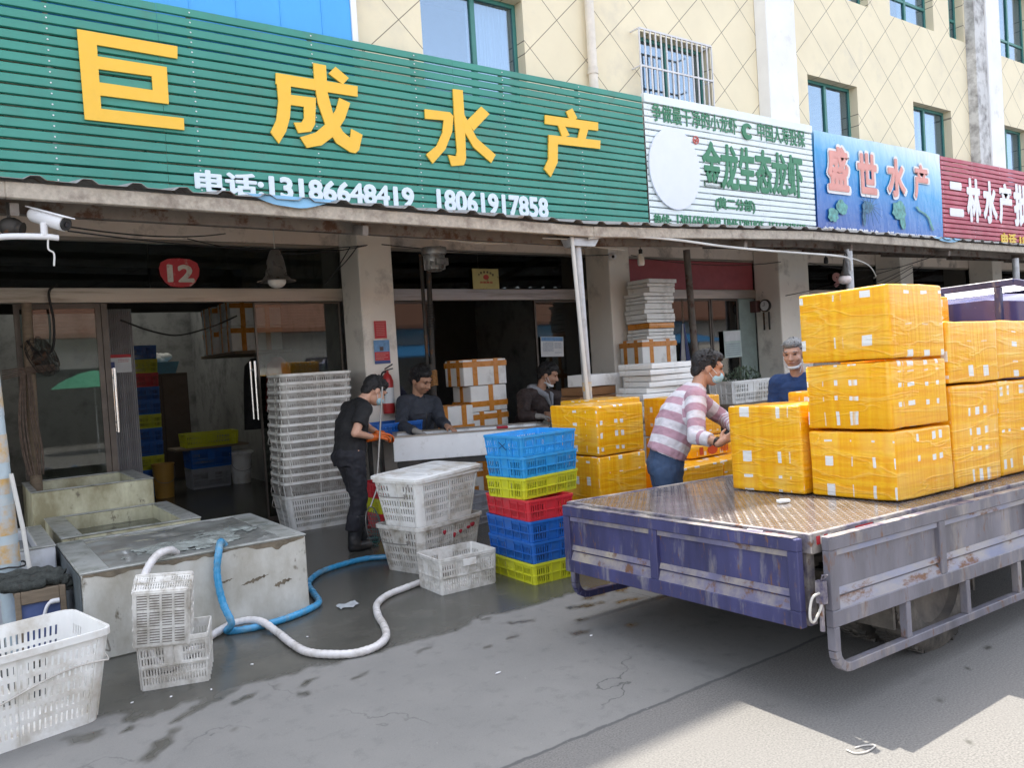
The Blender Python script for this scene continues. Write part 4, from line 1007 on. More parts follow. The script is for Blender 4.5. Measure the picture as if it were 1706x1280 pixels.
# ================================================================ crates
def rrect(hx, hy, rc, seg=3):
    """rounded rectangle, list of (x, y, wall index or -1, u along the wall)"""
    pts = []
    for k, (sx, sy) in enumerate(((1, -1), (1, 1), (-1, 1), (-1, -1))):
        for i in range(seg+1):
            a = R(-90+90*k+90*i/seg); pts.append((sx*(hx-rc)+rc*math.cos(a), sy*(hy-rc)+rc*math.sin(a)))
    return pts
def crate_mesh(L0, W0, L1, W1, H, mats, rows, cols, rc=.035, th=.004, rim=.016, plate=None, ribs=(), vribs=True, bottom=True, rim_h=.02, lip_mat=0, handle_hole=True):
    """slotted crate: L0,W0 at the bottom, L1,W1 at the top; rows = list of (z0,z1) slot bands; cols = (slots on the long wall, slots on the short wall, slot share)"""
    zs = sorted({0, H} | {v for r in rows for v in r}); n_l, n_s, sh = cols
    def perim(t):
        hx, hy = (L0+(L1-L0)*t)/2, (W0+(W1-W0)*t)/2; P = []
        def wall(ax, ay, bx, by, n):
            for i in range(n):
                for s in (0, 1):
                    f = (i + (.5-sh/2 if s == 0 else .5+sh/2))/n
                    P.append((ax+(bx-ax)*f, ay+(by-ay)*f))
        def arc(cx, cy, a0):
            for i in range(4): P.append((cx+rc*math.cos(R(a0+30*i)), cy+rc*math.sin(R(a0+30*i))))
        wall(-hx+rc, -hy, hx-rc, -hy, n_l); arc(hx-rc, -hy+rc, -90)
        wall(hx, -hy+rc, hx, hy-rc, n_s); arc(hx-rc, hy-rc, 0)
        wall(hx-rc, hy, -hx+rc, hy, n_l); arc(-hx+rc, hy-rc, 90)
        wall(-hx, hy-rc, -hx, -hy+rc, n_s); arc(-hx+rc, -hy+rc, 180)
        return P
    slot = []; idx = 0
    for w_, n in ((0, n_l), (1, n_s), (2, n_l), (3, n_s)):
        for i in range(n):
            slot.append((w_, i, n)); slot.append(None)
        slot += [None]*4
    # entry k tells whether the strip from point k to k+1 is a slot
    mb = MB(); rings = [perim(z/H) for z in zs]; N = len(rings[0])
    for z, rg in zip(zs, rings): mb.v += [(x, y, z) for x, y in rg]
    for j in range(len(zs)-1):
        zm = (zs[j]+zs[j+1])/2; inrow = any(a < zm < b for a, b in rows)
        for k in range(N):
            s = slot[k]
            if inrow and s:
                w_, i, n = s; f = (i+.5)/n
                solid = plate and any(pw % 2 == w_ % 2 and a < f < b and c < zm/H < d for pw, a, b, c, d in plate)
                if not solid: continue
            k2 = (k+1) % N
            mb.f.append((j*N+k, j*N+k2, (j+1)*N+k2, (j+1)*N+k)); mb.m.append(0)
    if bottom: mb.f.append(tuple(range(N-1, -1, -1))); mb.m.append(0)
    me = mb.mesh('crate', mats)
    o = link('tmp', me); sm = o.modifiers.new('s', 'SOLIDIFY'); sm.thickness = th; sm.offset = 0; bake(o); me = o.data
    bpy.data.objects.remove(o)
    # ribs and rim as extra rings
    ex = MB()
    def ring(z0, z1, out, inn=0.0015):
        A = perim((z0+z1)/2/H); n = len(A)
        C = [(x*(1+inn/abs(max(L0, .1))), y) for x, y in A]
        vs = []
        for x, y in A:
            d = Vector((x, y)); 
            # push outwards along the nearest wall normal
            hx, hy = (L0+(L1-L0)*z1/H)/2, (W0+(W1-W0)*z1/H)/2
            nx_ = max(0, abs(x)-(hx-rc)); ny_ = max(0, abs(y)-(hy-rc)); l = math.hypot(nx_, ny_) or 1
            ox, oy = math.copysign(nx_/l, x), math.copysign(ny_/l, y)
            vs += [(x+ox*.0021, y+oy*.0021, z0), (x+ox*out, y+oy*out, z0), (x+ox*out, y+oy*out, z1), (x+ox*.0021, y+oy*.0021, z1)]
        fs = []
        for i in range(n):
            j = (i+1) % n
            fs += [(i*4+k, i*4+(k+1) % 4, j*4+(k+1) % 4, j*4+k)[::-1] for k in range(4)]
        ex.add(vs, fs)
    ring(H-rim_h, H, rim)
    for z in ribs: ring(z-.004, z+.004, .009)
    if vribs:
        for w_, n in ((0, n_l), (2, n_l), (1, n_s), (3, n_s)):
            for q in (vribs if isinstance(vribs, (list, tuple)) else (.25, .5, .75)):
                def pp(t):
                    hx, hy = (L0+(L1-L0)*t)/2, (W0+(W1-W0)*t)/2
                    f = (round(q*n))/n
                    if w_ in (0, 2): return (-hx+rc+(2*hx-2*rc)*f, -hy if w_ == 0 else hy)
                    return (hx if w_ == 1 else -hx, -hy+rc+(2*hy-2*rc)*f)
                a, b = pp(.02), pp(.9)
                o_ = {0: (0, -.006), 1: (.006, 0), 2: (0, .006), 3: (-.006, 0)}[w_]
                ex.bar((a[0]+o_[0], a[1]+o_[1], H*.02), (b[0]+o_[0], b[1]+o_[1], H*.90), .006, .007, (o_[0], o_[1], 0))
    em = ex.mesh('rim', mats, smooth=40)
    smooth_by_angle(me, 30)
    return me, em
M_WCR = mat('white_crate_plastic', (.81, .81, .79), .42, var=.06, scale=3, dirt=(.46, .41, .33), dirt_amt=.15, dirt_scale=4, spec=.4, rand=.08)
M_WCRD = mat('grimy_white_plastic', (.68, .665, .63), .5, var=.10, scale=3, dirt=(.30, .26, .20), dirt_amt=.17, dirt_scale=9, rand=.10)
M_GCR = mat('greyish_white_plastic', (.72, .71, .68), .5, var=.07, scale=4, dirt=(.34, .31, .26), dirt_amt=.18, dirt_scale=6)
M_WIRE = mat('crate_wire', (.32, .31, .29), .45, .6)
big_rows = [(.045+.062*k, .045+.062*k+.042) for k in range(5)]
BIG = crate_mesh(.66, .42, .78, .52, .39, M_WCR, big_rows, (26, 13, .42), rc=.05, rim=.016, rim_h=.028, plate=[(1, .28, .72, .55, 1.0)], vribs=(.0, 1.0, .5))
def wire_handle(L_, W_, z, side, drop=.10):
    mb = MB(); x = side*(L_/2+.012); w_ = W_*.30
    mb.tube(spline([(x, -w_, z), (x+side*.02, -w_*.98, z-drop*.7), (x+side*.025, -w_*.8, z-drop), (x+side*.025, w_*.8, z-drop), (x+side*.02, w_*.98, z-drop*.7), (x, w_, z)], 4), .0045, 6)
    return mb
HND = [wire_handle(.77, .52, .355, s) for s in (-1, 1)]
HNDM = [h.mesh('handle', M_WIRE, smooth=50) for h in HND]
def crate(name, label, data, loc, rz, group=None, hnd=None, cat='crate', tilt=None):
    t = thing(name, label, cat, loc, rz, group)
    link('body', data[0], t); link('rim', data[1], t)
    for h in (hnd or []): link('handle', h, t)
    if tilt: t.rotation_euler = tilt
    return t
def relabel_mat(data, m):
    out = []
    for d in data:
        c = d.copy(); c.materials.clear(); c.materials.append(m); out.append(c)
    return out
BIGD = relabel_mat(BIG, M_WCRD)
# -- the big crate at the left edge of the picture
nc = crate('plastic_crate', 'big white slotted crate with wire handles in the left corner, tied round with cord', BIG, (.14, 4.66, 0), R(12), None, HNDM)
nc.scale = (1.06, 1.08, 1.18)
mb = MB()
pts = []
for x in [-.36+.06*i for i in range(13)]: pts.append((x, -.252-.0*x, .22+.03*math.sin(x*7)+.05*x))
mb.tube(spline(pts+[(.385, -.22, .25), (.40, -.1, .27)], 3), .004, 6); mb.build('cord', M_ROPE, nc, smooth=50)
mb = MB()
for k in range(9): mb.box(-.17, .17, -.20+k*.045, -.162+k*.045, 0, .012)
mb.box(-.18, .18, -.21, .21, -.006, -.0005); mb.box(-.185, -.17, -.21, .21, 0, .03); mb.box(.17, .185, -.21, .21, 0, .03)
lid = tag(mb.build('plastic_cover', M_WCR, bevel=.003), 'ribbed white plastic cover leaning inside the big crate in the left corner', 'cover'); lid.location = (-.02, 4.60, .36); lid.rotation_euler = (R(8), R(36), R(12))
# -- two small crates, one standing inside the other
sm_rows = [(.03, .065), (.075, .11), (.135, .17), (.18, .215)]
SMALL = crate_mesh(.46, .33, .48, .35, .265, M_GCR, sm_rows, (22, 14, .5), rc=.012, rim=.010, rim_h=.022, plate=[(0, .38, .62, .45, 1.0), (1, .32, .68, .55, 1)], ribs=(.122, .235), vribs=(0, .25, .5, .75, 1), th=.0035)
s1c = crate('small_crate', 'small grey white crate on the wet ground by the tank, holding another crate', SMALL, (.98, 4.84, 0), R(-18-180), 'small grey white crates'); s1c.scale = (.74, .92, 1.03)
# bottom grid for the tipped crate
s2c = crate('small_crate', 'small grey white crate stood on end inside the other, its grid bottom showing', SMALL, (.86, 4.64, .34), 0, 'small grey white crates')
s2c.scale = (.72, .88, .95)
s2c.matrix_world = Matrix.Translation((.88, 4.665, .395)) @ Matrix.Rotation(R(-16), 4, 'Z') @ Matrix.Rotation(R(4), 4, 'Y') @ Matrix.Rotation(R(-82), 4, 'X') @ Matrix.Diagonal((.62, .96, .80, 1))
mb = MB()
for i in range(5): mb.box(-.215+i*.1, -.197+i*.1, -.155, .155, -.011, -.0025)
for j in range(4): mb.box(-.216, .204, -.158+j*.0995, -.142+j*.0995, -.0115, -.0022)
for i in range(4):
    for j in range(3):
        for k in range(5): mb.box(-.196+i*.1, -.116+i*.1, -.135+j*.0995+k*.0155, -.127+j*.0995+k*.0155, -.0095, -.0026)
mb.build('bottom_grid', M_GCR, s2c)
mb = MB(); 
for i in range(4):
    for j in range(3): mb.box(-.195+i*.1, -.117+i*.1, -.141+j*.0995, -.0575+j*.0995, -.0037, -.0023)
mb.build('gap_shade_plates', mat('painted_gap_shade', (.16, .14, .12), .8), s2c)  # dark plates stand in for the shade inside the grid openings
# -- two big crates with a lid, and the small one in front
LC, LR = Vector((3.30, 6.02, 0)), R(17)
crate('plastic_crate', 'big white slotted crate with red rag scraps, lower of the two lidded crates', BIGD, LC, LR, 'big white slotted crates', HNDM)
c2 = crate('plastic_crate', 'big white slotted crate standing on another one and closed with a lid', BIG, LC+Vector((-.02, -.03, .385)), LR+R(1), 'big white slotted crates', HNDM)
mb = MB(); P = rrect(.41, .282, .06); Q = rrect(.39, .262, .05); n = len(P)
mb.add([(x, y, 0) for x, y in P]+[(x, y, .022) for x, y in P]+[(x, y, .030) for x, y in Q]+[(x*.93, y*.9, .024) for x, y in Q],
       [tuple(range(n-1, -1, -1))]+[(i+a*n, (i+1) % n+a*n, (i+1) % n+(a+1)*n, i+(a+1)*n) for a in range(3) for i in range(n)]+[tuple(range(3*n, 4*n))])
for k in range(4): mb.box(-.33+k*.17, -.19+k*.17, -.2, .2, .0242, .0275)
lid = tag(mb.build('plastic_cover', M_WCR, smooth=30), 'flat white plastic cover closing the upper of two stacked crates', 'cover'); lid.location = LC+Vector((-.02, -.03, .777)); lid.rotation_euler = (R(.8), R(-1.5), LR)
M_RAG = mat('red_rag', (.42, .03, .05), .8)
mb = MB(); rr_ = random.Random(3)
for k in range(6):
    x, z = [(-.10, .30), (.02, .255), (.20, .285), (-.27, .06), (.1, .27), (.25, .30)][k]; q = MB().sphere((0, 0, 0), (.026*rr_.uniform(.7, 1.2), .006, .022*rr_.uniform(.6, 1.2)), 7, 5)
    y = -.21-.05*z/.39-.006
    mb.add([(v[0]*(1+.3*math.sin(v[2]*90))+x, v[1]+y, v[2]+z) for v in q.v], q.f)
rg = tag(mb.build('rag', M_RAG, smooth=60), 'torn red rag scraps caught in the slots of the lower lidded crate', 'rag'); rg.location = LC; rg.rotation_euler = (0, 0, LR)
s3c = crate('small_crate', 'small grey white crate with square ribs standing in front of the lidded crates', SMALL, (3.085, 5.255, 0), R(-1), 'small grey white crates')
mb = MB(); mb.box(-.05, .06, -.1895, -.1825, .185, .232); mb.build('blank_tag', M_WCR, s3c)
# -- tall nest of white crates by the shop door
NB = Vector((3.29, 8.58, 0))
M_NEST = mat('soiled_shaded_nest', (.47, .455, .43), .6, var=.15, scale=5, dirt=(.20, .17, .14), dirt_amt=.16, dirt_scale=14, rand=.25)  # grime plus painted shade: bodies darkened so the gaps between rims read dark
NESTB = BIG[0].copy(); NESTB.materials.clear(); NESTB.materials.append(M_NEST)
for k in range(15):
    z = 0 if k == 0 else .06+.0885*k
    t = crate('nested_crate', 'white slotted crate at the foot of the tall nested column by the glass door' if k == 0 else ('uppermost white slotted crate of the tall nested column by the glass door' if k == 14 else 'grimy white slotted crate nested in the middle of the tall column by the glass door'), BIG if k in (0, 8) else BIGD,
              NB+Vector((.05*k/14-.02+rnd.uniform(-.006, .006)+(0 if k < 7 else -.018), rnd.uniform(-.006, .006), z)), R(rnd.uniform(-1.0, 1.0)-2), 'white crates nested in a tall column', HNDM[:1] if k % 2 else HNDM)
    for q in kids(t):
        if q.name.startswith('rim'): q.data = BIG[1]
        elif q.name.startswith('body') and k: q.data = NESTB.data if hasattr(NESTB, 'data') else NESTB
# -- the stack of coloured crates
def col_mat(name, c): return mat(name, c, .38, var=.06, scale=4, dirt=tuple(v*.6+.05 for v in c), dirt_amt=.08, dirt_scale=6, spec=.5)
M_SKY, M_BLU, M_YLW, M_RED = col_mat('sky_blue_plastic', (.035, .33, .72)), col_mat('blue_plastic', (.018, .13, .48)), col_mat('lime_yellow_plastic', (.62, .63, .03)), col_mat('red_plastic', (.62, .035, .05))
M_GREYC = col_mat('grey_plastic', (.32, .33, .36))
fl_rows = [(.018, .062), (.074, .118)]
FLAT = crate_mesh(.575, .395, .60, .42, .158, M_SKY, fl_rows, (30, 18, .52), rc=.02, rim=.010, rim_h=.018, plate=[(0, .40, .60, .42, 1), (1, .33, .67, .05, 1)], ribs=(.068,), vribs=(0, .2, .4, .6, .8, 1), th=.0035)
FL = {k: relabel_mat(FLAT, m) for k, m in (('sky blue', M_SKY), ('blue', M_BLU), ('yellow', M_YLW), ('red', M_RED), ('grey', M_GREYC))}
GC = 'coloured crates stacked behind the truck'
u8 = R(8); ax = Vector((math.cos(u8), math.sin(u8), 0)); ay = Vector((-math.sin(u8), math.cos(u8), 0))
ctop = Vector((3.455, 4.84, 0))+ax*.30+ay*.21; cbot = Vector((3.47, 4.79, 0))+Vector((.205, .295, 0))
for k, (c, lab) in enumerate((('yellow', 'lime yellow slatted crate on the ground at the foot of the coloured stack'), ('blue', 'deep blue slatted crate resting on the lowest yellow crate'), ('blue', 'deep blue slatted crate directly under the red crate'),
        ('red', 'red slatted crate in the middle of the coloured stack'), ('yellow', 'lime yellow slatted crate resting on the red crate'), ('sky blue', 'bright blue slatted crate second from the top of the coloured stack'), ('sky blue', 'bright blue slatted crate on top of the coloured stack'))):
    low = k < 4
    p = (cbot if low else ctop) + Vector((rnd.uniform(-.006, .006), rnd.uniform(-.006, .006), k*.1585))
    t = crate('slatted_crate', lab, FL[c], p, (R(88) if low else u8)+R(rnd.uniform(-1.2, 1.2)), GC)
    if k == 6:
        mb = MB(); mb.bar((-.3075, -.05, .05), (-.3075, .03, .11), .002, .006, (1, 0, 0)); mb.bar((-.3075, .03, .06), (-.3075, -.04, .10), .002, .006, (1, 0, 0)); mb.build('ink_mark', mat('ink', (.01, .03, .1), .6), t)
# crates further back
crate('slatted_crate', 'grey slatted crate in the shade under the white trough', FL['grey'], (4.30, 7.25, 0), R(10), 'crates under the trough')
crate('slatted_crate', 'grey slatted crate on top of another beneath the white trough', FL['grey'], (4.31, 7.26, .159), R(8), 'crates under the trough')
for k, c in enumerate(('red', 'yellow', 'red')):
    crate('slatted_crate', ('red slatted crate on the floor behind the man in black', 'yellow slatted crate between two red ones behind the man in black', 'upper red slatted crate behind the man in black')[k], FL[c], (3.93, 7.93, k*.159), R(4), 'crates behind the man in black')
crate('slatted_crate', 'blue slatted crate beside the man in the dark jacket', FL['blue'], (4.10, 8.26, .92), R(6), None)
mb = MB(); mb.box(3.85, 4.4, 8.08, 8.45, .88, .915); 
for x in (3.9, 4.35):
    for y in (8.12, 8.41): mb.box(x-.02, x+.02, y-.02, y+.02, 0, .879)
tag(mb.build('stand', M_CHAS), 'dark metal stand by the pillar carrying a blue crate', 'stand')

# ================================================================ tanks
def tank_mat(name, seed, col=(.63, .63, .59), low=(.40, .375, .31)):
    m = mat(name, col, .55, var=.16, scale=2.5, dirt=low, dirt_amt=.24, dirt_scale=2.6+seed*.3, rust=(.16, .135, .095), rust_amt=.065, stretch=(1.0, 1.0, .55), bump=.15, bump_scale=30)
    return m
M_TANK, M_TANK2 = tank_mat('stained_fibreglass', 1), tank_mat('mossy_fibreglass', 3, (.60, .59, .43), (.30, .27, .16))
M_RIM = mat('wet_tank_rim', (.46, .47, .45), .35, var=.2, scale=6, dirt=(.16, .17, .14), dirt_amt=.2, dirt_scale=6)
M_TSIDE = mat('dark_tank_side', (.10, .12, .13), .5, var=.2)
def water_mat(name, c, foam=0.):
    m = mat(name, c, .06, var=.15, scale=3, bump=.12, bump_scale=7, dirt=(.40, .42, .40) if foam else None, dirt_amt=foam, dirt_scale=2.6)
    return m
def tank(name, label, x0, x1, y0, y1, H, wl, wr, wf, wb, water_z, mw, m=None, rz=0, cx=None):
    c = ((x0+x1)/2, (y0+y1)/2); t = thing(name, label, 'tank', (c[0], c[1], 0), rz); off = lambda mb: [(v[0]-c[0], v[1]-c[1], v[2]) for v in mb.v]
    mb = MB()
    mb.box(x0, x1, y0, y0+wf, 0, H-.012); mb.box(x0, x1, y1-wb, y1, 0, H-.012); mb.box(x0, x0+wl, y0+wf, y1-wb, 0, H-.012); mb.box(x1-wr, x1, y0+wf, y1-wb, 0, H-.012); mb.box(x0+wl, x1-wr, y0+wf, y1-wb, .03, .06)
    mb.v = off(mb); mb.build('shell', m or M_TANK, t, bevel=.008)
    mb = MB(); e = .006
    mb.box(x0-e, x1+e, y0-e, y0+wf+.002, H-.0115, H); mb.box(x0-e, x1+e, y1-wb-.002, y1+e, H-.0115, H); mb.box(x0-e, x0+wl+.002, y0+wf+.0025, y1-wb-.0025, H-.0117, H-.0003); mb.box(x1-wr-.002, x1+e, y0+wf+.0025, y1-wb-.0025, H-.0117, H-.0003)
    mb.v = off(mb); mb.build('rim', M_RIM, t, bevel=.004)
    mb = MB(); n = 24; X = [x0+wl+.001+(x1-wr-x0-wl-.002)*i/n for i in range(n+1)]; Y = [y0+wf+.001+(y1-wb-y0-wf-.002)*j/n for j in range(n+1)]
    mb.add([(x-c[0], y-c[1], water_z+.006*noise.noise((x*5, y*5, 0))+.0045*noise.noise((x*13, y*13, 4))) for y in Y for x in X], [(j*(n+1)+i, j*(n+1)+i+1, (j+1)*(n+1)+i+1, (j+1)*(n+1)+i) for j in range(n) for i in range(n)])
    mb.build('water', mw, t, smooth=80)
    return t
M_W1, M_W2, M_W3 = water_mat('grey_foaming_water', (.26, .265, .245), .14), water_mat('still_green_water', (.055, .065, .05)), water_mat('brown_water', (.06, .045, .03), .02)
tk = tank('fish_tank', 'long stained fibreglass tank brimming with grey water, nearest the street', .60, 2.0, 5.47, 6.72, .55, .16, .15, .035, .035, .545, M_W1)
mb = MB(); mb.box(-.708, -.703, -.62, .62, .0, .53); mb.build('dark_side_sheet', M_TSIDE, tk)  # thin dark sheet over the tank's left side
# froth where the water boils up
mb = MB(); rr_ = random.Random(11); n = 40
def froth(x, y):
    d = math.hypot((x-.02)/.46, (y+.27)/.23); e = math.hypot((x-.30)/.32, (y+.02)/.16)
    v = max(1-d, .7*(1-e)); return v+.5*noise.fractal((x*9, y*9, 1), 1, 2, 4)
X = [-.55+1.25*i/(n*2) for i in range(n*2+1)]; Y = [-.55+.75*j/n for j in range(n+1)]; idx = {}
for j, y in enumerate(Y):
    for i, x in enumerate(X):
        f = froth(x, y); idx[i, j] = (len(mb.v), f); mb.v.append((x, y, .5475+.028*max(0, min(.8, f-.12))+.004*abs(noise.noise((x*30, y*30, 0)))*(f > .12)))
for j in range(n):
    for i in range(n*2):
        q = [idx[i, j], idx[i+1, j], idx[i+1, j+1], idx[i, j+1]]
        if min(k[1] for k in q) > .12: mb.f.append(tuple(k[0] for k in q)); mb.m.append(0)
mb.build('foam', mat('water_froth', (.44, .48, .45), .12, var=.35, scale=25, dirt=(.24, .26, .24), dirt_amt=.25, dirt_scale=9, bump=.5, bump_scale=70), tk, smooth=80)
# dark scum line under the rim, and scuffs low on the front
mb = MB(); rr_ = random.Random(21); X = [-.69+1.38*i/120 for i in range(121)]
dep = [max(.004, .018+.05*noise.fractal((x*3.1, 2, 0), 1, 2, 4)+(.06*max(0, noise.noise((x*9, 5, 0))-.25))) for x in X]
mb.add([(x, -.6268, .535) for x in X]+[(x, -.6268, .535-d) for x, d in zip(X, dep)], [(i, i+121, i+122, i+1) for i in range(120)])
for x, z, w_, h_ in ((.33, .30, .19, .018), (.52, .245, .13, .022), (.14, .33, .10, .010), (-.35, .22, .05, .02), (-.15, .12, .07, .012)):
    n = 18; top = [h_*max(0, math.sin(math.pi*i/n)*.6+.9*noise.noise((i*.7, x*9, 1))) for i in range(n+1)]; bot = [h_*max(0, math.sin(math.pi*i/n)*.6+.9*noise.noise((i*.7, x*9, 7))) for i in range(n+1)]
    mb.add([(x+w_*(i/n-.5)*2*.5, -.6268, z+.05*w_*(i/n-.5)*4+top[i]) for i in range(n+1)]+[(x+w_*(i/n-.5)*2*.5, -.6268, z+.05*w_*(i/n-.5)*4-bot[i]-.0006) for i in range(n+1)], [(i, i+n+1, i+n+2, i+1) for i in range(n)])
mb.build('scum_line', mat('dark_scum', (.17, .14, .10), .8, var=.4, scale=14), tk)
tank('fish_tank', 'green-stained tank with dark still water between two other tanks', .64, 1.63, 6.80, 8.02, .57, .14, .13, .035, .035, .44, M_W2, M_TANK2)
tank('fish_tank', 'tall moss-stained cream tank farthest back, against the glass', .56, 1.54, 8.08, 9.09, .80, .05, .13, .03, .03, .70, M_W3, M_TANK2)
tank('fish_tank', 'small white tank half hidden behind the painted post', .02, .565, 6.44, 7.5, .59, .1, .1, .05, .05, .5, M_W2, mat('clean_white_tank', (.56, .58, .62), .5, var=.06, dirt=(.3, .3, .28), dirt_amt=.1))
# box seat with a net bundle behind the post
st = thing('box_seat', 'wood framed blue box behind the painted post with a net bundle on it', 'box', (.42, 5.95, 0))
mb = MB(); mb.box(-.13, .10, -.16, .16, .0, .40); mb.build('body', mat('faded_blue_board', (.09, .13, .30), .7, var=.15, dirt=(.2, .17, .13), dirt_amt=.12), st)
mb = MB()
for x0, x1, z0, z1 in ((-.15, -.118, 0, .44), (.09, .125, 0, .44), (-.117, .089, .36, .44), (-.117, .089, 0, .03)): mb.box(x0, x1, -.185, -.155, z0, z1)
mb.box(-.15, .125, -.154, .17, .402, .44); mb.build('frame', M_WBOARD, st, bevel=.004)
M_NET = mat('dark_fish_net', (.05, .055, .05), .9, var=.4, scale=60, bump=.8, bump_scale=120)
mb = MB(); 
for k, (P, r) in enumerate((([(.20, 5.86, .47), (.34, 5.84, .49), (.50, 5.83, .475), (.56, 5.84, .44), (.565, 5.85, .40)], .042), ([(.18, 5.95, .50), (.36, 5.93, .51), (.48, 5.92, .50), (.55, 5.9, .47)], .045), ([(.22, 5.80, .475), (.33, 5.79, .465), (.44, 5.79, .47)], .03))):
    S = spline(P, 6); mb.tube(S, [r*(.75+.35*abs(math.sin(i*.9+k))) for i in range(len(S))], 10)
tag(mb.build('net_bundle', M_NET, smooth=70), 'dark rolled fishing net lying on the blue box behind the post', 'net')
mb = MB(); mb.tube(spline([(.505, 5.762, .352), (.46, 5.762, .350), (.435, 5.762, .325), (.415, 5.762, .27), (.385, 5.762, .225)], 5), [.016]*6+[.011]*15, 8)
tag(mb.build('pipe_elbow', M_WLET, smooth=50), 'small white plastic pipe elbow hanging on the blue box', 'pipe')

# hoses
def on_ground(pts, h=.024): return [tuple(at(x, y, z=h)) for x, y in pts]
M_HB = mat('blue_hose', (.05, .32, .60), .28, var=.15, scale=7, coat=.2, dirt=(.16, .27, .34), dirt_amt=.14, dirt_scale=9); M_HW = mat('white_hose', (.68, .66, .66), .28, var=.10, scale=6, coat=.2, dirt=(.42, .39, .35), dirt_amt=.14, dirt_scale=8)
mb = MB()
P = [(1.49, 5.62, .535), (1.44, 5.52, .585), (1.40, 5.43, .55), (1.375, 5.415, .40), (1.39, 5.39, .22), (1.42, 5.33, .09)] + on_ground([(380, 1052), (425, 1046), (480, 1030), (518, 1014), (531, 1003), (522, 988), (514, 972), (532, 955), (570, 941), (612, 931), (660, 927)])
S = spline(P, 12); mb.tube(S, [.024+.0012*math.sin(i*1.9)+.0015*noise.noise((i*.17, 3, 0)) for i in range(len(S))], 12); tag(mb.build('hose', M_HB, smooth=60), 'blue hose hooked over the tank rim and running to the crates', 'hose')
mb = MB()
q = on_ground([(322, 1082), (352, 1060), (392, 1046), (432, 1044), (462, 1054), (486, 1073), (512, 1087), (550, 1091), (592, 1089), (626, 1078), (643, 1062), (640, 1044), (630, 1026), (628, 1008), (644, 993), (670, 982), (705, 969), (735, 960)])
q[3] = (q[3][0], q[3][1], .06); q[2] = (q[2][0], q[2][1], .055)
P = [(1.18, 5.62, .54), (1.12, 5.52, .59), (1.02, 5.43, .585), (.93, 5.34, .50), (.87, 5.24, .36), (.86, 5.10, .18), (.90, 4.98, .06), (.98, 4.97, .026)] + q
S = spline(P, 12); mb.tube(S, [.0245+.0014*math.sin(i*2.1)+.002*noise.noise((i*.13, 9, 0)) for i in range(len(S))], 12); tag(mb.build('hose', M_HW, smooth=60), 'milky white hose looping from the tank across the wet ground', 'hose')
# litter
mb = MB(); n = 9; rr_ = random.Random(2)
c = at(580, 1010, z=.004)
mb.add([(c.x+.09*(i/n-.5)*1.6, c.y+.06*(j/n-.5)*1.6+.02*math.sin(i), .006+.02*abs(noise.noise((i*.6, j*.6, 1)))) for j in range(n+1) for i in range(n+1)], [(j*(n+1)+i, j*(n+1)+i+1, (j+1)*(n+1)+i+1, (j+1)*(n+1)+i) for j in range(n) for i in range(n)])
tag(mb.build('plastic_scrap', mat('clear_film', (.45, .48, .5), .15), smooth=60), 'crumpled clear plastic scrap on the wet ground by the hoses', 'litter')
for i, (x, y) in enumerate(((830, 1122), (352, 1150), (420, 1108), (285, 1162), (512, 1062), (220, 1172), (640, 1035), (985, 1060))):
    c = at(x, y, z=.003); mb = MB(); mb.sphere((0, 0, .004), (.010 if i else .02, .006, .004), 6, 4)
    o = tag(mb.build('foam_crumb', M_WLET), 'tiny white foam crumb lying on the concrete street', 'crumb', 'foam crumbs scattered on the street'); o.location = (c.x, c.y, .001); o.rotation_euler = (0, 0, i*1.3)
mb = MB(); c = at(1440, 1247, z=.004)
mb.tube(spline([tuple(at(x, y, z=.005)) for x, y in ((1410, 1250), (1425, 1256), (1445, 1253), (1458, 1243), (1440, 1243), (1424, 1247))], 6), .003, 6)
tag(mb.build('string', M_ROPE), 'small loop of string at the edge of the truck shadow', 'string')

# trough table
tr = thing('trough', 'long white trough on a dark stand where the men sort the catch', 'trough', (3.70, 7.42, 0), R(-27))
def tbox(name, m, boxes, parent=None, **k):
    mb = MB()
    for b in boxes: mb.box(*b)
    return mb.build(name, m, parent or tr, **k)
M_TROUGH = mat('white_trough', (.85, .87, .89), .45, var=.05, dirt=(.40, .38, .34), dirt_amt=.06, dirt_scale=4)
TL, TW = 1.62, .62
tbox('shell', M_TROUGH, [(0, TL, 0, .03, .72, .97), (0, TL, TW-.03, TW, .72, .97), (0, .03, .0305, TW-.0305, .72, .97), (TL-.03, TL, .0305, TW-.0305, .72, .97), (.03, TL-.03, .0305, TW-.0305, .72, .75)], bevel=.006)
tbox('rim', M_STEEL, [(-.01, TL+.01, -.01, .04, .971, .982), (-.01, TL+.01, TW-.04, TW+.01, .971, .982), (-.008, .04, .041, TW-.041, .971, .9815), (TL-.04, TL+.008, .041, TW-.041, .971, .9815)])
tbox('stand', M_CHAS, [(.03, TL-.03, .02, .07, .655, .718), (.03, TL-.03, TW-.07, TW-.02, .655, .718)])
for x in (.07, TL-.07):
    for y in (.045, TW-.045): tbox('leg', M_CHAS, [(x-.03, x+.03, y-.024, y+.024, 0, .654)])
tbox('catch', mat('wet_catch', (.10, .075, .06), .3, var=.5, scale=40, bump=1, bump_scale=60), [(.04, TL-.04, .04, TW-.04, .751, .87)])
mb = MB(); mb.box(-.06, .06, -.035, .035, 0, .025); o = tag(mb.build('red_scoop', M_RAG, bevel=.01), 'small red scoop lying on the rim of the white trough', 'scoop'); o.matrix_world = Matrix.Translation((3.70, 7.42, .983)) @ Matrix.Rotation(R(-27), 4, 'Z') @ Matrix.Translation((1.13, .015, 0))
M_STEELROD = mat('steel_rod', (.30, .29, .28), .35, .7, var=.15)
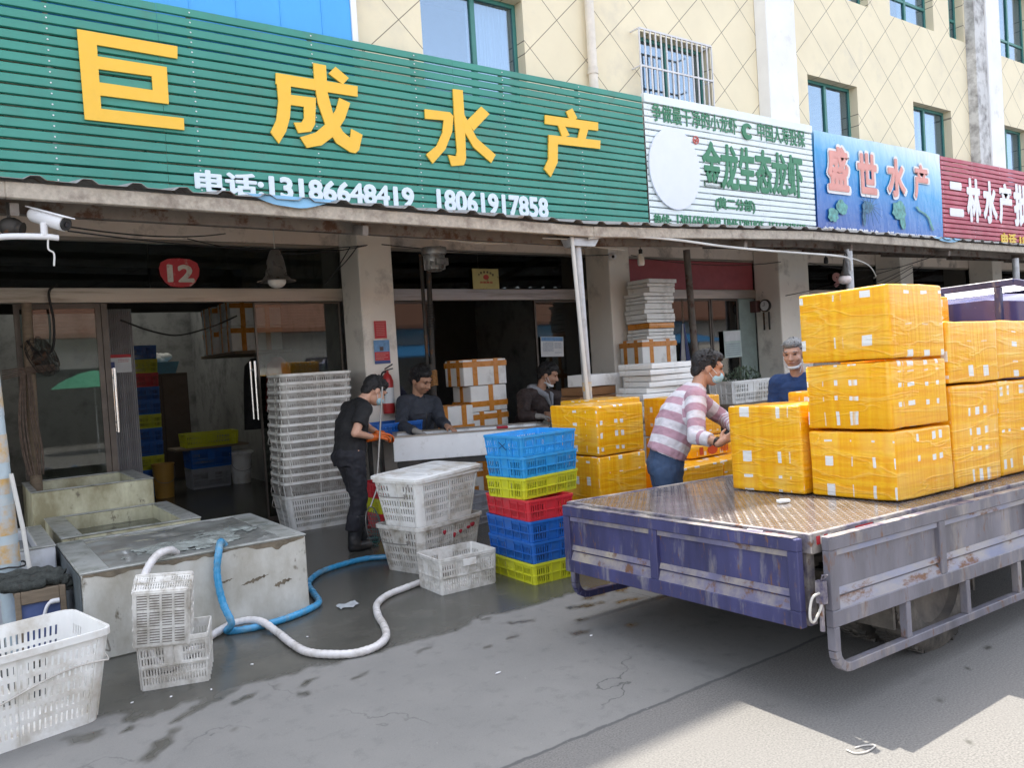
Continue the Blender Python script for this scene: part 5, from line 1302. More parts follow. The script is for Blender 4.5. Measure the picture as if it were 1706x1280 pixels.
# landing net leaning by the man in black
ln = thing('landing_net', 'landing net with a long steel handle and teal mesh bag beside the man in black', 'net', (3.22, 6.80, 0)); l_ = Vector((-3.22, -6.80, 0))
a, b = at(637, 645, y=6.85), at(628, 815, y=6.78)
mb = MB(); mb.tube([a, b], .0085, 10); o = mb.build('handle', M_STEELROD, ln, smooth=50); o.location = l_
rc_ = at(622, 880, y=6.76); mb = MB(); ring = [(rc_.x+.085*math.cos(t*.2618)*.8, rc_.y+.03*math.sin(t*.2618), rc_.z+.17*math.sin(t*.2618)+.02) for t in range(24)]
mb.tube(ring, .006, 6, closed=True); mb.tube([b, ring[6]], .008, 6); o = mb.build('hoop', M_STEELROD, ln, smooth=50); o.location = l_
mb = MB()
for i in range(9):
    f = -1+i*.25; w_ = math.sqrt(max(0, 1-f*f))
    mb.tube(spline([(rc_.x+.068*f, rc_.y-.02, rc_.z+.17*w_), (rc_.x+.068*f, rc_.y-.10, rc_.z-.02), (rc_.x+.068*f, rc_.y-.03, rc_.z-.17*w_)], 5), .0022, 4)
    mb.tube(spline([(rc_.x-.068*w_, rc_.y-.02, rc_.z+.16*f), (rc_.x, rc_.y-.10, rc_.z+.15*f), (rc_.x+.068*w_, rc_.y-.02, rc_.z+.16*f)], 5), .0022, 4)
o = mb.build('mesh_bag', mat('teal_net', (.03, .16, .15), .7), ln); o.location = l_
# ================================================================ people
def capsule(mb, a, b, r0, r1, n=14, flat0=False, flat1=False):
    a, b = Vector(a), Vector(b); d = b-a; l = d.length; d.normalize()
    q = d.to_track_quat('Z', 'Y').to_matrix().to_4x4(); q.translation = a
    prof = []
    if flat0: prof += [(r0*.02, 0), (r0, 0)]
    else: prof += [(max(r0*math.sin(t), .0005), -r0*math.cos(t)) for t in (0, .35, .7, 1.05, 1.4)]
    if flat1: prof += [(r1, l), (r1*.02, l)]
    else: prof += [(max(r1*math.cos(t), .0005), l+r1*math.sin(t)) for t in (.17, .5, .85, 1.2, 1.57)]
    return mb.lathe(prof, n, q)
def ell(mb, c, rad, F=None):
    """ellipsoid; F = 3 axes"""
    q = Matrix(F).transposed().to_4x4() if F else Matrix.Identity(4); q.translation = Vector(c)
    return mb.sphere((0, 0, 0), rad, 18, 12, q)
def loft(mb, secs, n=20):
    """elliptical sections (centre, half width vector, half depth vector)"""
    vs = []
    for c, a, b in secs:
        c, a, b = Vector(c), Vector(a), Vector(b)
        for k in range(n):
            t = 2*math.pi*k/n; ct, st = math.cos(t), math.sin(t)
            vs.append(c+a*math.copysign(abs(ct)**.85, ct)+b*math.copysign(abs(st)**.85, st))
    fs = [(i*n+k, i*n+(k+1) % n, (i+1)*n+(k+1) % n, (i+1)*n+k) for i in range(len(secs)-1) for k in range(n)]
    fs += [tuple(range(n-1, -1, -1)), tuple((len(secs)-1)*n+k for k in range(n))]
    return mb.add(vs, fs)
_ctex = bpy.data.textures.new('cloth_folds', 'CLOUDS'); _ctex.noise_scale = .075; _ctex.noise_depth = 2
_htex = bpy.data.textures.new('hair_tufts', 'CLOUDS'); _htex.noise_scale = .018; _htex.noise_depth = 2
def skin_over(mb, name, m, parent, loc, voxel=.008, it=6, fold=0, tex=None, fac=.5):
    mb.v = [tuple(Vector(v)-Vector(loc)) for v in mb.v]
    o = mb.build(name, m, parent)
    r = o.modifiers.new('r', 'REMESH'); r.mode = 'VOXEL'; r.voxel_size = voxel; r.adaptivity = 0
    s = o.modifiers.new('s', 'SMOOTH'); s.iterations = it; s.factor = fac
    if fold:
        d = o.modifiers.new('d', 'DISPLACE'); d.texture = tex or _ctex; d.strength = fold; d.mid_level = .5; d.texture_coords = 'LOCAL'
    bake(o); o.data.polygons.foreach_set('use_smooth', [True]*len(o.data.polygons))
    return o
M_SKIN = mat('skin', (.56, .32, .225), .5, var=.08, scale=12, bump=.05, bump_scale=90)
M_SKIN2 = mat('tanned_skin', (.45, .245, .16), .5, var=.08, scale=12, bump=.05, bump_scale=90)
M_HAIR = mat('black_hair', (.012, .011, .012), .55, var=.4, scale=60, bump=.7, bump_scale=160)
M_GHAIR = mat('grey_hair', (.22, .22, .22), .6, var=.4, scale=70, bump=.7, bump_scale=160)
M_EYE = mat('dark_eye', (.02, .015, .012), .3); M_LIP = mat('lips', (.30, .10, .09), .5)
M_MASK = mat('pale_blue_mask', (.36, .62, .74), .7, var=.05, bump=.25, bump_scale=60); M_WMASK = mat('white_mask', (.72, .74, .75), .7)
M_BLACKT = mat('black_cotton', (.012, .012, .014), .85, var=.2, bump=.15, bump_scale=20)
M_NAVYP = mat('dark_navy_trousers', (.014, .014, .020), .8, var=.2, bump=.2, bump_scale=18)
M_BOOT = mat('dark_rubber_boot', (.020, .022, .026), .4, var=.3, dirt=(.10, .09, .08), dirt_amt=.15)
M_OGLOVE = mat('orange_rubber_glove', (.62, .12, .015), .4, var=.1)
M_GGLOVE = mat('grey_work_glove', (.36, .34, .32), .8, var=.15)
M_JACK = mat('dark_slate_jacket', (.040, .046, .062), .8, var=.2, bump=.2, bump_scale=22)
M_BJACK = mat('brown_black_jacket', (.045, .030, .028), .75, var=.35, scale=9, bump=.2, bump_scale=22)
M_HOOD = mat('grey_hood_lining', (.30, .31, .34), .9, var=.1)
M_BLUES = mat('indigo_shirt', (.022, .055, .16), .85, var=.15, bump=.15, bump_scale=40)
M_JEAN = mat('blue_jeans', (.035, .065, .13), .85, var=.25, scale=5, bump=.25, bump_scale=30)
def FV(F, a, b, c): return F[0]*a+F[1]*b+F[2]*c
def head_parts(mb, c, f, u, s=1.15):
    f = Vector(f).normalized(); u = Vector(u); u = (u-f*u.dot(f)).normalized(); r = f.cross(u)
    P = lambda a, b, d: c + (r*a+f*b+u*d)*s
    F = (r, f, u)
    ell(mb, P(0, -.014, .022), (.076*s, .096*s, .094*s), F)
    ell(mb, P(0, .030, -.030), (.064*s, .066*s, .082*s), F)
    ell(mb, P(0, .046, -.078), (.042*s, .042*s, .034*s), F)       # jaw and chin
    ell(mb, P(0, .074, .030), (.055*s, .022*s, .022*s), F)         # brow
    for k in (-1, 1):
        ell(mb, P(.036*k, .062, -.028), (.027*s, .026*s, .026*s), F)
        ell(mb, P(.076*k, -.008, -.008), (.009*s, .021*s, .033*s), F)
    capsule(mb, P(0, .088, .012), P(0, .110, -.026), .009*s, .014*s); 
    for k in (-1, 1): ell(mb, P(.011*k, .098, -.030), (.010*s, .012*s, .009*s), F)
    ell(mb, P(0, .088, -.056), (.026*s, .014*s, .012*s), F)        # lips
    return P, F
def face_details(o, loc, P, F, s=1.15, mask=None, hairm=None, hair='short', mouth=True):
    L = Vector(loc); mb = MB()
    for k in (-1, 1): ell(mb, P(.031*k, .0835, .010)-L, (.0135*s, .006*s, .0048*s), F)
    mb.build('eyes', M_EYE, o, smooth=80)
    mb = MB()
    for k in (-1, 1): ell(mb, P(.033*k, .0905, .034)-L, (.019*s, .005*s, .0042*s), F)
    mb.build('eyebrows', hairm, o, smooth=80)
    if mouth:
        mb = MB(); ell(mb, P(0, .0995, -.057)-L, (.021*s, .004*s, .0035*s), F); mb.build('mouth', M_LIP, o, smooth=80)
    mb = MB()
    ell(mb, P(0, -.026, .034), (.083*s, .096*s, .092*s), F)
    ell(mb, P(0, .020, .082), (.070*s, .066*s, .040*s), F)
    if hair != 'thin':
        for k in (-1, 1): ell(mb, P(.060*k, -.012, .030), (.024*s, .050*s, .048*s), F)
        ell(mb, P(0, .035, .093), (.060*s, .050*s, .030*s), F)
    ell(mb, P(0, -.070, -.030), (.062*s, .040*s, .052*s), F)
    rh = random.Random(int(abs(loc[0])*100))
    for k in range(40 if hair == 'thin' else 150):        # loose tufts
        a, e = rh.uniform(0, 6.283), rh.uniform(.10 if hair == 'thin' else -.1, 1.0)
        q = Vector((.080*s*math.cos(a)*math.sqrt(max(0, 1-e*e)), 0, 0)); dirv = (FV(F, math.cos(a)*math.sqrt(max(0, 1-e*e)), math.sin(a)*math.sqrt(max(0, 1-e*e)), e)).normalized()
        if dirv.dot(F[1]) > .72 and e < .55: continue
        p0 = P(0, -.020, .036)+Vector(dirv)*(.088*s); tip = p0+dirv*.010*s+(F[1]*rh.uniform(-.3, 1)+F[2]*rh.uniform(-.8, .4)+F[0]*rh.uniform(-.6, .6))*.022*s
        capsule(mb, p0-dirv*.012*s, tip, .010*s, .0035*s, 6)
    h = skin_over(mb, 'hair', hairm, o, loc, .0045, 1, .010, _htex)
    if mask:
        mm, dz = mask; mb = MB()
        if dz < -.01:      # pulled down under the chin
            ell(mb, P(0, .050, -.098), (.050*s, .046*s, .020*s), F); ell(mb, P(0, .020, -.085), (.062*s, .050*s, .016*s), F)
        else:
            ell(mb, P(0, .052, -.052), (.062*s, .064*s, .048*s), F); ell(mb, P(0, .088, -.040), (.030*s, .032*s, .032*s), F)
        k_ = skin_over(mb, 'face_mask', mm, o, loc, .006, 5)
        mb = MB()
        for k in (-1, 1):
            mb.tube([P(.058*k, .062, -.030+dz)-L, P(.074*k, .02, -.004+dz*.5)-L, P(.079*k, -.014, .016)-L], .0022*s, 5); mb.tube([P(.050*k, .062, -.080+dz)-L, P(.074*k, .01, -.04+dz*.3)-L, P(.080*k, -.016, -.02)-L], .0022*s, 5)
        mb.build('mask_strap', M_WMASK, o)
def hand_parts(mb, w, d, n, side=1, curl=.5, s=1.0):
    """w wrist, d pointing direction, n back of the hand, side +1/-1 thumb side"""
    d = Vector(d).normalized(); n = Vector(n); n = (n-d*n.dot(d)).normalized(); t = d.cross(n)*side; w = Vector(w)
    capsule(mb, w-d*.02*s, w+d*.03*s, .026*s, .030*s)
    for k in (-1.2, -.4, .4, 1.2): capsule(mb, w+d*.02*s+t*.011*k*s, w+d*.088*s+t*.0175*k*s, .016*s, .0115*s)
    for k, ln in ((1.25, .070), (.42, .080), (-.42, .074), (-1.25, .058)):
        p = w+d*.090*s+t*.0185*k*s; a = curl*.5; dirn = d
        for i, fr in enumerate((.42, .32, .26)):
            a_ = curl*(.45+.55*i)+.06*k*.3
            dd = (d*math.cos(a_)-n*math.sin(a_)+t*.10*k*(1-i*.4)).normalized()
            q = p+dd*ln*fr*s; capsule(mb, p, q, (.0098-.0008*i)*s, (.0092-.0010*i)*s, 10); p = q
    p = w+d*.025*s+t*.028*s; dd = (d*.72+t*.62-n*.30*curl).normalized(); q = p+dd*.042*s; capsule(mb, p, q, .014*s, .0115*s, 10)
    dd = (d*.92+t*.15-n*.45*curl).normalized(); capsule(mb, q, q+dd*.034*s, .0112*s, .009*s, 10)
def traps(mb, nb, sh, U, r=.07):
    for q in sh: capsule(mb, nb-U*.035, q, r*.95, r*1.1)
def P_(px, py, y): return at(px, py, y=y)
def person(label, loc, group=None): return None

# ---- A: man in black T-shirt
def man_black():
    f = Vector((.93, .05, 0)).normalized(); r = f.cross(Vector((0, 0, 1))); U = Vector((0, 0, 1))
    Y = 7.05; loc = Vector((3.12, Y, 0))
    pel, waist, chest, nb, hd = P_(583, 757, Y), P_(584, 735, Y), P_(588, 700, Y), P_(601, 667, Y), P_(624, 651, Y)
    hipR, hipL = pel+r*.09, pel-r*.09
    ankR, ankL = P_(590, 905, 6.96), P_(601, 897, 7.13); ankR.z = ankL.z = .09
    knR = hipR.lerp(ankR, .5)+f*.05; knL = hipL.lerp(ankL, .5)+f*.05
    shR, shL = chest.lerp(nb, .55)+r*.175-f*.02, chest.lerp(nb, .55)-r*.175
    elR, elL = P_(592, 722, 6.80), P_(612, 712, 7.26); wrR, wrL = P_(622, 729, 6.93), P_(631, 723, 7.12)
    mb = MB(); hf = (f*.80-U*.60).normalized(); hu = (f*.60+U*.80)
    PH, FH = head_parts(mb, hd, hf, hu)
    capsule(mb, nb-f*.01-U*.03, hd-hf*.03-hu*.05, .060, .054)
    loft(mb, [(pel, r*.14, f*.10), (waist, r*.13, f*.10), (chest, r*.15, f*.11), (nb-U*.04, r*.10, f*.07)])
    for a, b, c in ((shR, elR, wrR), (shL, elL, wrL)): capsule(mb, a, b, .050, .040); capsule(mb, b, c, .040, .027)
    hand_parts(mb, wrR, (wrL-wrR)*.3+f, U, 1, .9); hand_parts(mb, wrL, f+U*-.2, U, -1, .9)
    for a, b, c in ((hipR, knR, ankR), (hipL, knL, ankL)): capsule(mb, a, b, .085, .055); capsule(mb, b, c, .055, .04); capsule(mb, c-U*.05, c-U*.055+f*.14, .034, .03)
    o = skin_over(mb, 'person', M_SKIN, None, loc, .0065, 3); o.location = loc
    tag(o, 'man in black T-shirt and orange gloves bending over the end of the white trough', 'person')
    face_details(o, loc, PH, FH, 1.15, (M_MASK, 0), M_HAIR)
    mb = MB()
    loft(mb, [(pel-U*.03-f*.01, r*.165, f*.135), (waist, r*.160, f*.142), (waist.lerp(chest, .5)-f*.005, r*.172, f*.147), (chest-f*.01, r*.185, f*.138), (chest.lerp(nb, .6)-f*.015, r*.165, f*.11), (nb-U*.005-f*.005, r*.075, f*.07)])
    traps(mb, nb-f*.02, (shR, shL), U)
    for a, b in ((shR, elR), (shL, elL)): capsule(mb, a, a.lerp(b, .66), .080, .072, flat1=True)
    skin_over(mb, 'shirt', M_BLACKT, o, loc, .008, 5, .022)
    mb = MB(); loft(mb, [(waist-U*.02, r*.150, f*.125), (pel-f*.02, r*.172, f*.145), (pel-U*.10-f*.015, r*.165, f*.13)])
    for a, b, c in ((hipR, knR, ankR), (hipL, knL, ankL)): capsule(mb, a-U*.03, b, .105, .080); capsule(mb, b, c+U*.10, .080, .075, flat1=True)
    skin_over(mb, 'trousers', M_NAVYP, o, loc, .009, 5, .03)
    mb = MB()
    for b, c in ((knR, ankR), (knL, ankL)):
        capsule(mb, b.lerp(c, .38), c, .083, .062, flat0=True); capsule(mb, c-U*.045-f*.02, c-U*.045+f*.15, .045, .040); capsule(mb, c-U*.065-f*.04, c-U*.065+f*.16, .024, .024)
    skin_over(mb, 'boots', M_BOOT, o, loc, .008, 5, .012)
    mb = MB(); hand_parts(mb, wrR, (wrL-wrR)*.3+f, U, 1, .9, 1.22); capsule(mb, wrR-f*.07, wrR, .041, .038, flat0=True); hand_parts(mb, wrL, f-U*.2, U, -1, .9, 1.2)
    skin_over(mb, 'gloves', M_OGLOVE, o, loc, .006, 2)
    # hair tie seen from the side
    return o
man_black()

# ---- B: man in dark jacket behind the trough
def man_jacket():
    f = Vector((.12, -1, 0)).normalized(); U = Vector((0, 0, 1)); r = f.cross(U)
    Y = 8.34; loc = Vector((4.55, Y, 0))
    hd = P_(701, 633, Y-.12); nb = P_(696, 660, Y-.03); chest = P_(697, 692, Y); pel = Vector((chest.x, Y+.03, .86))
    shR, shL = P_(673, 670, Y), P_(723, 671, Y)
    hR, hL = P_(694, 719, 7.72), P_(746, 711, 7.58)
    elR, elL = P_(668, 710, 8.08), P_(735, 703, 8.05)
    mb = MB(); hf = (f*.80-U*.48+Vector((.26, 0, 0))).normalized(); hu = f*.5+U*.85
    PH, FH = head_parts(mb, hd, hf, hu, 1.30); capsule(mb, nb-U*.03, hd-hf*.03-hu*.05, .066, .060)
    loft(mb, [(pel, r*.15, f*.10), (chest, r*.17, f*.11), (nb-U*.05, r*.12, f*.08)])
    for a, b, c in ((shR, elR, hR), (shL, elL, hL)): capsule(mb, a, b, .05, .042); capsule(mb, b, c, .042, .028)
    hand_parts(mb, hR, f-U*.4+r*-.4, U, -1, .6); hand_parts(mb, hL, f-U*.3-r*.0, U, 1, .7)
    for s in (1, -1):
        hip = pel+r*.09*s; an = Vector((hip.x, Y+.05, .08)); capsule(mb, hip, an, .09, .045); capsule(mb, an-U*.04, an-U*.045+f*.14, .034, .03)
    o = skin_over(mb, 'person', M_SKIN2, None, loc, .0065, 3); o.location = loc
    tag(o, 'man in dark slate jacket looking down behind the white trough', 'person')
    face_details(o, loc, PH, FH, 1.30, None, M_HAIR)
    mb = MB(); loft(mb, [(pel-U*.10, r*.20, f*.15), (pel+U*.1, r*.195, f*.15), (chest, r*.215, f*.16), (chest.lerp(nb, .55), r*.20, f*.135), (nb-U*.02, r*.10, f*.085)])
    traps(mb, nb, (shR, shL), U, .075)
    for a, b, c in ((shR, elR, hR), (shL, elL, hL)): capsule(mb, a, b, .088, .070); capsule(mb, b, b.lerp(c, .86), .070, .052, flat1=True)
    skin_over(mb, 'jacket', M_JACK, o, loc, .008, 5, .028)
    mb = MB(); q = chest+f*.155; mb.tube([tuple(Vector(p)-loc) for p in (nb+f*.085-U*.03, chest+f*.165, pel+f*.16)], .005, 6); mb.build('zip', M_CHAS, o)
    mb = MB()
    for s in (1, -1):
        a = nb+f*.05+r*.07*s-U*.005; mb.hexa([tuple(Vector(p)-loc) for p in (a+f*.035-U*.055-r*.03*s, a+r*.035*s-U*.03, a+r*.035*s-U*.03-f*.012, a+f*.02-U*.055-r*.03*s, a+f*.045-r*.035*s, a-f*.02+r*.01*s+U*.02, a-f*.03+r*.01*s+U*.02, a+f*.03-r*.035*s)])
    mb.build('collar', M_JACK, o, bevel=.004)
    mb = MB(); mb.box(-.06, .06, -.004, .004, -.008, .008, Matrix.Translation(chest+f*.168-r*.10-loc+U*.02)); mb.box(-.055, .055, -.004, .004, -.005, .005, Matrix.Translation(chest+f*.165+r*.09-loc+U*.02)); mb.build('pocket_flap', M_NAVYP, o)
    mb = MB()
    for s in (1, -1): hip = pel+r*.09*s; capsule(mb, hip, Vector((hip.x, Y+.05, .10)), .105, .075, flat1=True)
    loft(mb, [(pel+U*.02, r*.175, f*.13), (pel-U*.1, r*.175, f*.13)]); skin_over(mb, 'trousers', M_NAVYP, o, loc, .01, 4, .02)
    mb = MB(); hand_parts(mb, hR, f-U*.4-r*.4, U, -1, .6, 1.13); capsule(mb, hR-(hR-elR).normalized()*.05, hR, .036, .034, flat0=True); skin_over(mb, 'glove', M_GGLOVE, o, loc, .006, 2)
    return o
man_jacket()

# ---- C: man with grey hood, in the shade of the second shop
def man_hood():
    f = Vector((.55, -.85, 0)).normalized(); U = Vector((0, 0, 1)); r = f.cross(U)
    Y = 8.45; loc = Vector((6.45, Y, 0))
    hd = P_(913, 624, Y-.12); nb = P_(899, 650, Y-.02); chest = P_(897, 678, Y+.02); pel = Vector((chest.x-.12, Y+.20, .80))
    shR, shL = P_(873, 660, Y-.03), P_(929, 662, Y+.02)
    elR, elL = P_(873, 692, Y-.25), P_(932, 690, Y-.15); hR, hL = P_(899, 694, Y-.42), P_(910, 690, Y-.38)
    mb = MB(); hf = (f*.86-U*.42+Vector((.25, 0, 0))).normalized(); hu = f*.42+U*.9
    PH, FH = head_parts(mb, hd, hf, hu, 1.27); capsule(mb, nb-U*.03, hd-hf*.03-hu*.05, .066, .060)
    loft(mb, [(pel, r*.15, f*.10), (chest, r*.17, f*.11), (nb-U*.05, r*.12, f*.08)])
    for a, b, c in ((shR, elR, hR), (shL, elL, hL)): capsule(mb, a, b, .05, .042); capsule(mb, b, c, .042, .028)
    hand_parts(mb, hR, Vector((.7, -.5, -.1)), U, 1, 1.0); hand_parts(mb, hL, Vector((-.3, -.8, -.3)), U, -1, 1.0)
    for s in (1, -1):
        hip = pel+r*.09*s; an = Vector((hip.x+.05, Y+.2, .08)); capsule(mb, hip, an, .09, .045); capsule(mb, an-U*.04, an-U*.045+f*.14, .034, .03)
    o = skin_over(mb, 'person', M_SKIN2, None, loc, .0065, 3); o.location = loc
    tag(o, 'man in brown jacket with grey hood and lowered mask in the shaded shop', 'person')
    face_details(o, loc, PH, FH, 1.27, (M_WMASK, -.045), M_HAIR)
    mb = MB(); loft(mb, [(pel-U*.08, r*.20, f*.15), (pel.lerp(chest, .5), r*.20, f*.16), (chest, r*.215, f*.16), (chest.lerp(nb, .55), r*.20, f*.14), (nb-U*.03, r*.10, f*.085)])
    traps(mb, nb, (shR, shL), U, .085); capsule(mb, chest, pel, .17, .17)
    for a, b, c in ((shR, elR, hR), (shL, elL, hL)): capsule(mb, a, b, .098, .080); capsule(mb, b, b.lerp(c, .78), .080, .060, flat1=True)
    skin_over(mb, 'jacket', M_BJACK, o, loc, .008, 5, .03)
    mb = MB()
    for s in (1, -1): capsule(mb, nb-f*.06+r*.07*s+U*.03, nb+f*.12+r*.095*s-U*.07, .050, .036); capsule(mb, nb+f*.12+r*.095*s-U*.07, chest+f*.185+r*.03*s, .034, .014)
    capsule(mb, nb-f*.09-r*.07+U*.02, nb-f*.09+r*.07+U*.02, .065, .065); skin_over(mb, 'hood', M_HOOD, o, loc, .007, 4)
    mb = MB(); loft(mb, [(chest+f*.09-U*.05, r*.05, f*.078), (nb+f*.02-U*.04, r*.06, f*.07)]); skin_over(mb, 'undershirt', M_JACK, o, loc, .008, 3)
    mb = MB()
    for s in (1, -1): hip = pel+r*.09*s; capsule(mb, hip, Vector((hip.x+.05, Y+.2, .10)), .105, .075, flat1=True)
    loft(mb, [(pel+U*.02, r*.175, f*.13), (pel-U*.1, r*.175, f*.13)]); skin_over(mb, 'trousers', M_NAVYP, o, loc, .01, 4, .02)
    mb = MB(); hand_parts(mb, hR, Vector((.7, -.5, -.1)), U, 1, 1.0, 1.13); capsule(mb, hR-(hR-elR).normalized()*.10, hR, .043, .036, flat0=True); skin_over(mb, 'glove', M_GGLOVE, o, loc, .006, 2)
    return o
man_hood()

# ---- D: man in striped sweater
def stripe_mat():
    m = mat('striped_knit', (.62, .60, .64), .85, var=.04, scale=9, bump=.2, bump_scale=50); n = m.node_tree.nodes; L = m.node_tree.links.new; p = n['Principled BSDF']
    src = p.inputs['Base Color'].links[0].from_socket
    a = n.new('ShaderNodeAttribute'); a.attribute_name = 'along'
    def ma(op, x, y=0.):
        q = n.new('ShaderNodeMath'); q.operation = op
        for i, v in ((0, x), (1, y)):
            if isinstance(v, (int, float)): q.inputs[i].default_value = v
            else: L(v, q.inputs[i])
        return q.outputs[0]
    s = ma('FRACT', ma('DIVIDE', a.outputs['Fac'], .128))
    r = n.new('ShaderNodeMapRange'); L(s, r.inputs[0]); r.inputs[1].default_value = .49; r.inputs[2].default_value = .51
    x = n.new('ShaderNodeMix'); x.data_type = 'RGBA'; L(r.outputs[0], x.inputs[0]); L(src, x.inputs[6]); x.inputs[7].default_value = (.44, .27, .33, 1); L(x.outputs[2], p.inputs['Base Color'])
    return m
def man_stripes():
    f = Vector((.80, -.60, 0)).normalized(); U = Vector((0, 0, 1)); r = f.cross(U)
    loc = Vector((4.55, 4.42, 0)); Y = 4.32
    pel = P_(1107, 782, Y+.06); waist = P_(1113, 752, Y+.05); chest = P_(1135, 692, Y); nb = P_(1160, 645, Y-.03); hd = P_(1179, 613, Y-.06)
    up = (nb-pel).normalized(); fb = (f-up*f.dot(up)).normalized()
    shR, shL = chest.lerp(nb, .62)+r*.185, chest.lerp(nb, .62)-r*.185+f*.05
    elR = P_(1160, 727, Y-.30); wrR = P_(1200, 738, 3.80); elL = P_(1208, 700, Y-.02); wrL = P_(1232, 715, 3.72)
    mb = MB(); hf = (f*.93-U*.28).normalized(); hu = f*.28+U*.95
    PH, FH = head_parts(mb, hd, hf, hu); capsule(mb, nb-U*.04, hd-hf*.03-hu*.05, .062, .056)
    loft(mb, [(pel, r*.14, fb*.10), (chest, r*.16, fb*.11), (nb-up*.05, r*.11, fb*.08)])
    for a, b, c in ((shR, elR, wrR), (shL, elL, wrL)): capsule(mb, a, b, .05, .043); capsule(mb, b, c, .043, .030)
    hand_parts(mb, wrR, Vector((.75, -.3, .35)), Vector((-.5, -.8, .2)), -1, .5); hand_parts(mb, wrL, Vector((.6, -.7, .1)), U, 1, .5)
    anR, anL = Vector((loc.x-.1, loc.y-.12, .08)), Vector((loc.x+.02, loc.y+.12, .08))
    for hip, an in ((pel+r*.09, anR), (pel-r*.09, anL)): kn = hip.lerp(an, .5)+f*.04; capsule(mb, hip, kn, .09, .06); capsule(mb, kn, an, .06, .045); capsule(mb, an-U*.04, an-U*.045+f*.14, .034, .03)
    o = skin_over(mb, 'person', M_SKIN2, None, loc, .0065, 3); o.location = loc
    tag(o, 'man in pink and white striped sweater and blue mask leaning over the truck bed', 'person')
    face_details(o, loc, PH, FH, 1.15, (M_MASK, 0), M_HAIR)
    mb = MB(); loft(mb, [(waist-up*.03-fb*.01, r*.185, fb*.145), (waist.lerp(chest, .4)-fb*.01, r*.190, fb*.152), (chest-fb*.015, r*.20, fb*.150), (chest.lerp(nb, .6)-fb*.015, r*.185, fb*.12), (nb+up*.012, r*.080, fb*.076)])
    traps(mb, nb, (shR, shL), U, .078)
    for a, b, c, e in ((shR, elR, wrR, .62), (shL, elL, wrL, .8)): capsule(mb, a, b, .082, .064); capsule(mb, b, b.lerp(c, e), .066, .048, flat1=True)
    s = skin_over(mb, 'sweater', stripe_mat(), o, loc, .0075, 5, .024)
    def dseg(p, a, b):
        ab = b-a; t = max(0, min(1, (p-a).dot(ab)/ab.length_squared)); return (p-a-ab*t).length, t*ab.length
    at_ = s.data.attributes.new('along', 'FLOAT', 'POINT'); vals = []
    for v in s.data.vertices:
        p = v.co+loc; best = None
        for a, b, base_, rad in ((waist-up*.1, nb+up*.05, .02, .16), (shR, elR, .36, .072), (elR, wrR, .36+(elR-shR).length, .055), (shL, elL, .36, .072), (elL, wrL, .36+(elL-shL).length, .055)):
            d, l = dseg(p, a, b); k = d/rad
            if best is None or k < best[0]: best = (k, l+base_)
        vals.append(best[1])
    at_.data.foreach_set('value', vals)
    mb = MB(); loft(mb, [(waist+up*.0, r*.170, fb*.13), (pel, r*.178, fb*.145), (pel-U*.09, r*.172, fb*.135)])
    for hip, an in ((pel+r*.09, anR), (pel-r*.09, anL)): kn = hip.lerp(an, .5)+f*.04; capsule(mb, hip-U*.02, kn, .108, .082); capsule(mb, kn, an+U*.03, .082, .07, flat1=True)
    skin_over(mb, 'jeans', M_JEAN, o, loc, .009, 5, .022)
    mb = MB(); 
    for an in (anR, anL): capsule(mb, an-U*.045-f*.05, an-U*.045+f*.15, .042, .038)
    skin_over(mb, 'shoes', M_BOOT, o, loc, .009, 3)
    mb = MB(); ws_ = wrR-(wrR-elR).normalized()*.02; d = (wrR-elR).normalized(); mb.tube([tuple(ws_-d*.012-loc), tuple(ws_+d*.012-loc)], .037, 14); mb.build('watch', M_EYE, o, smooth=40)
    return o
man_stripes()

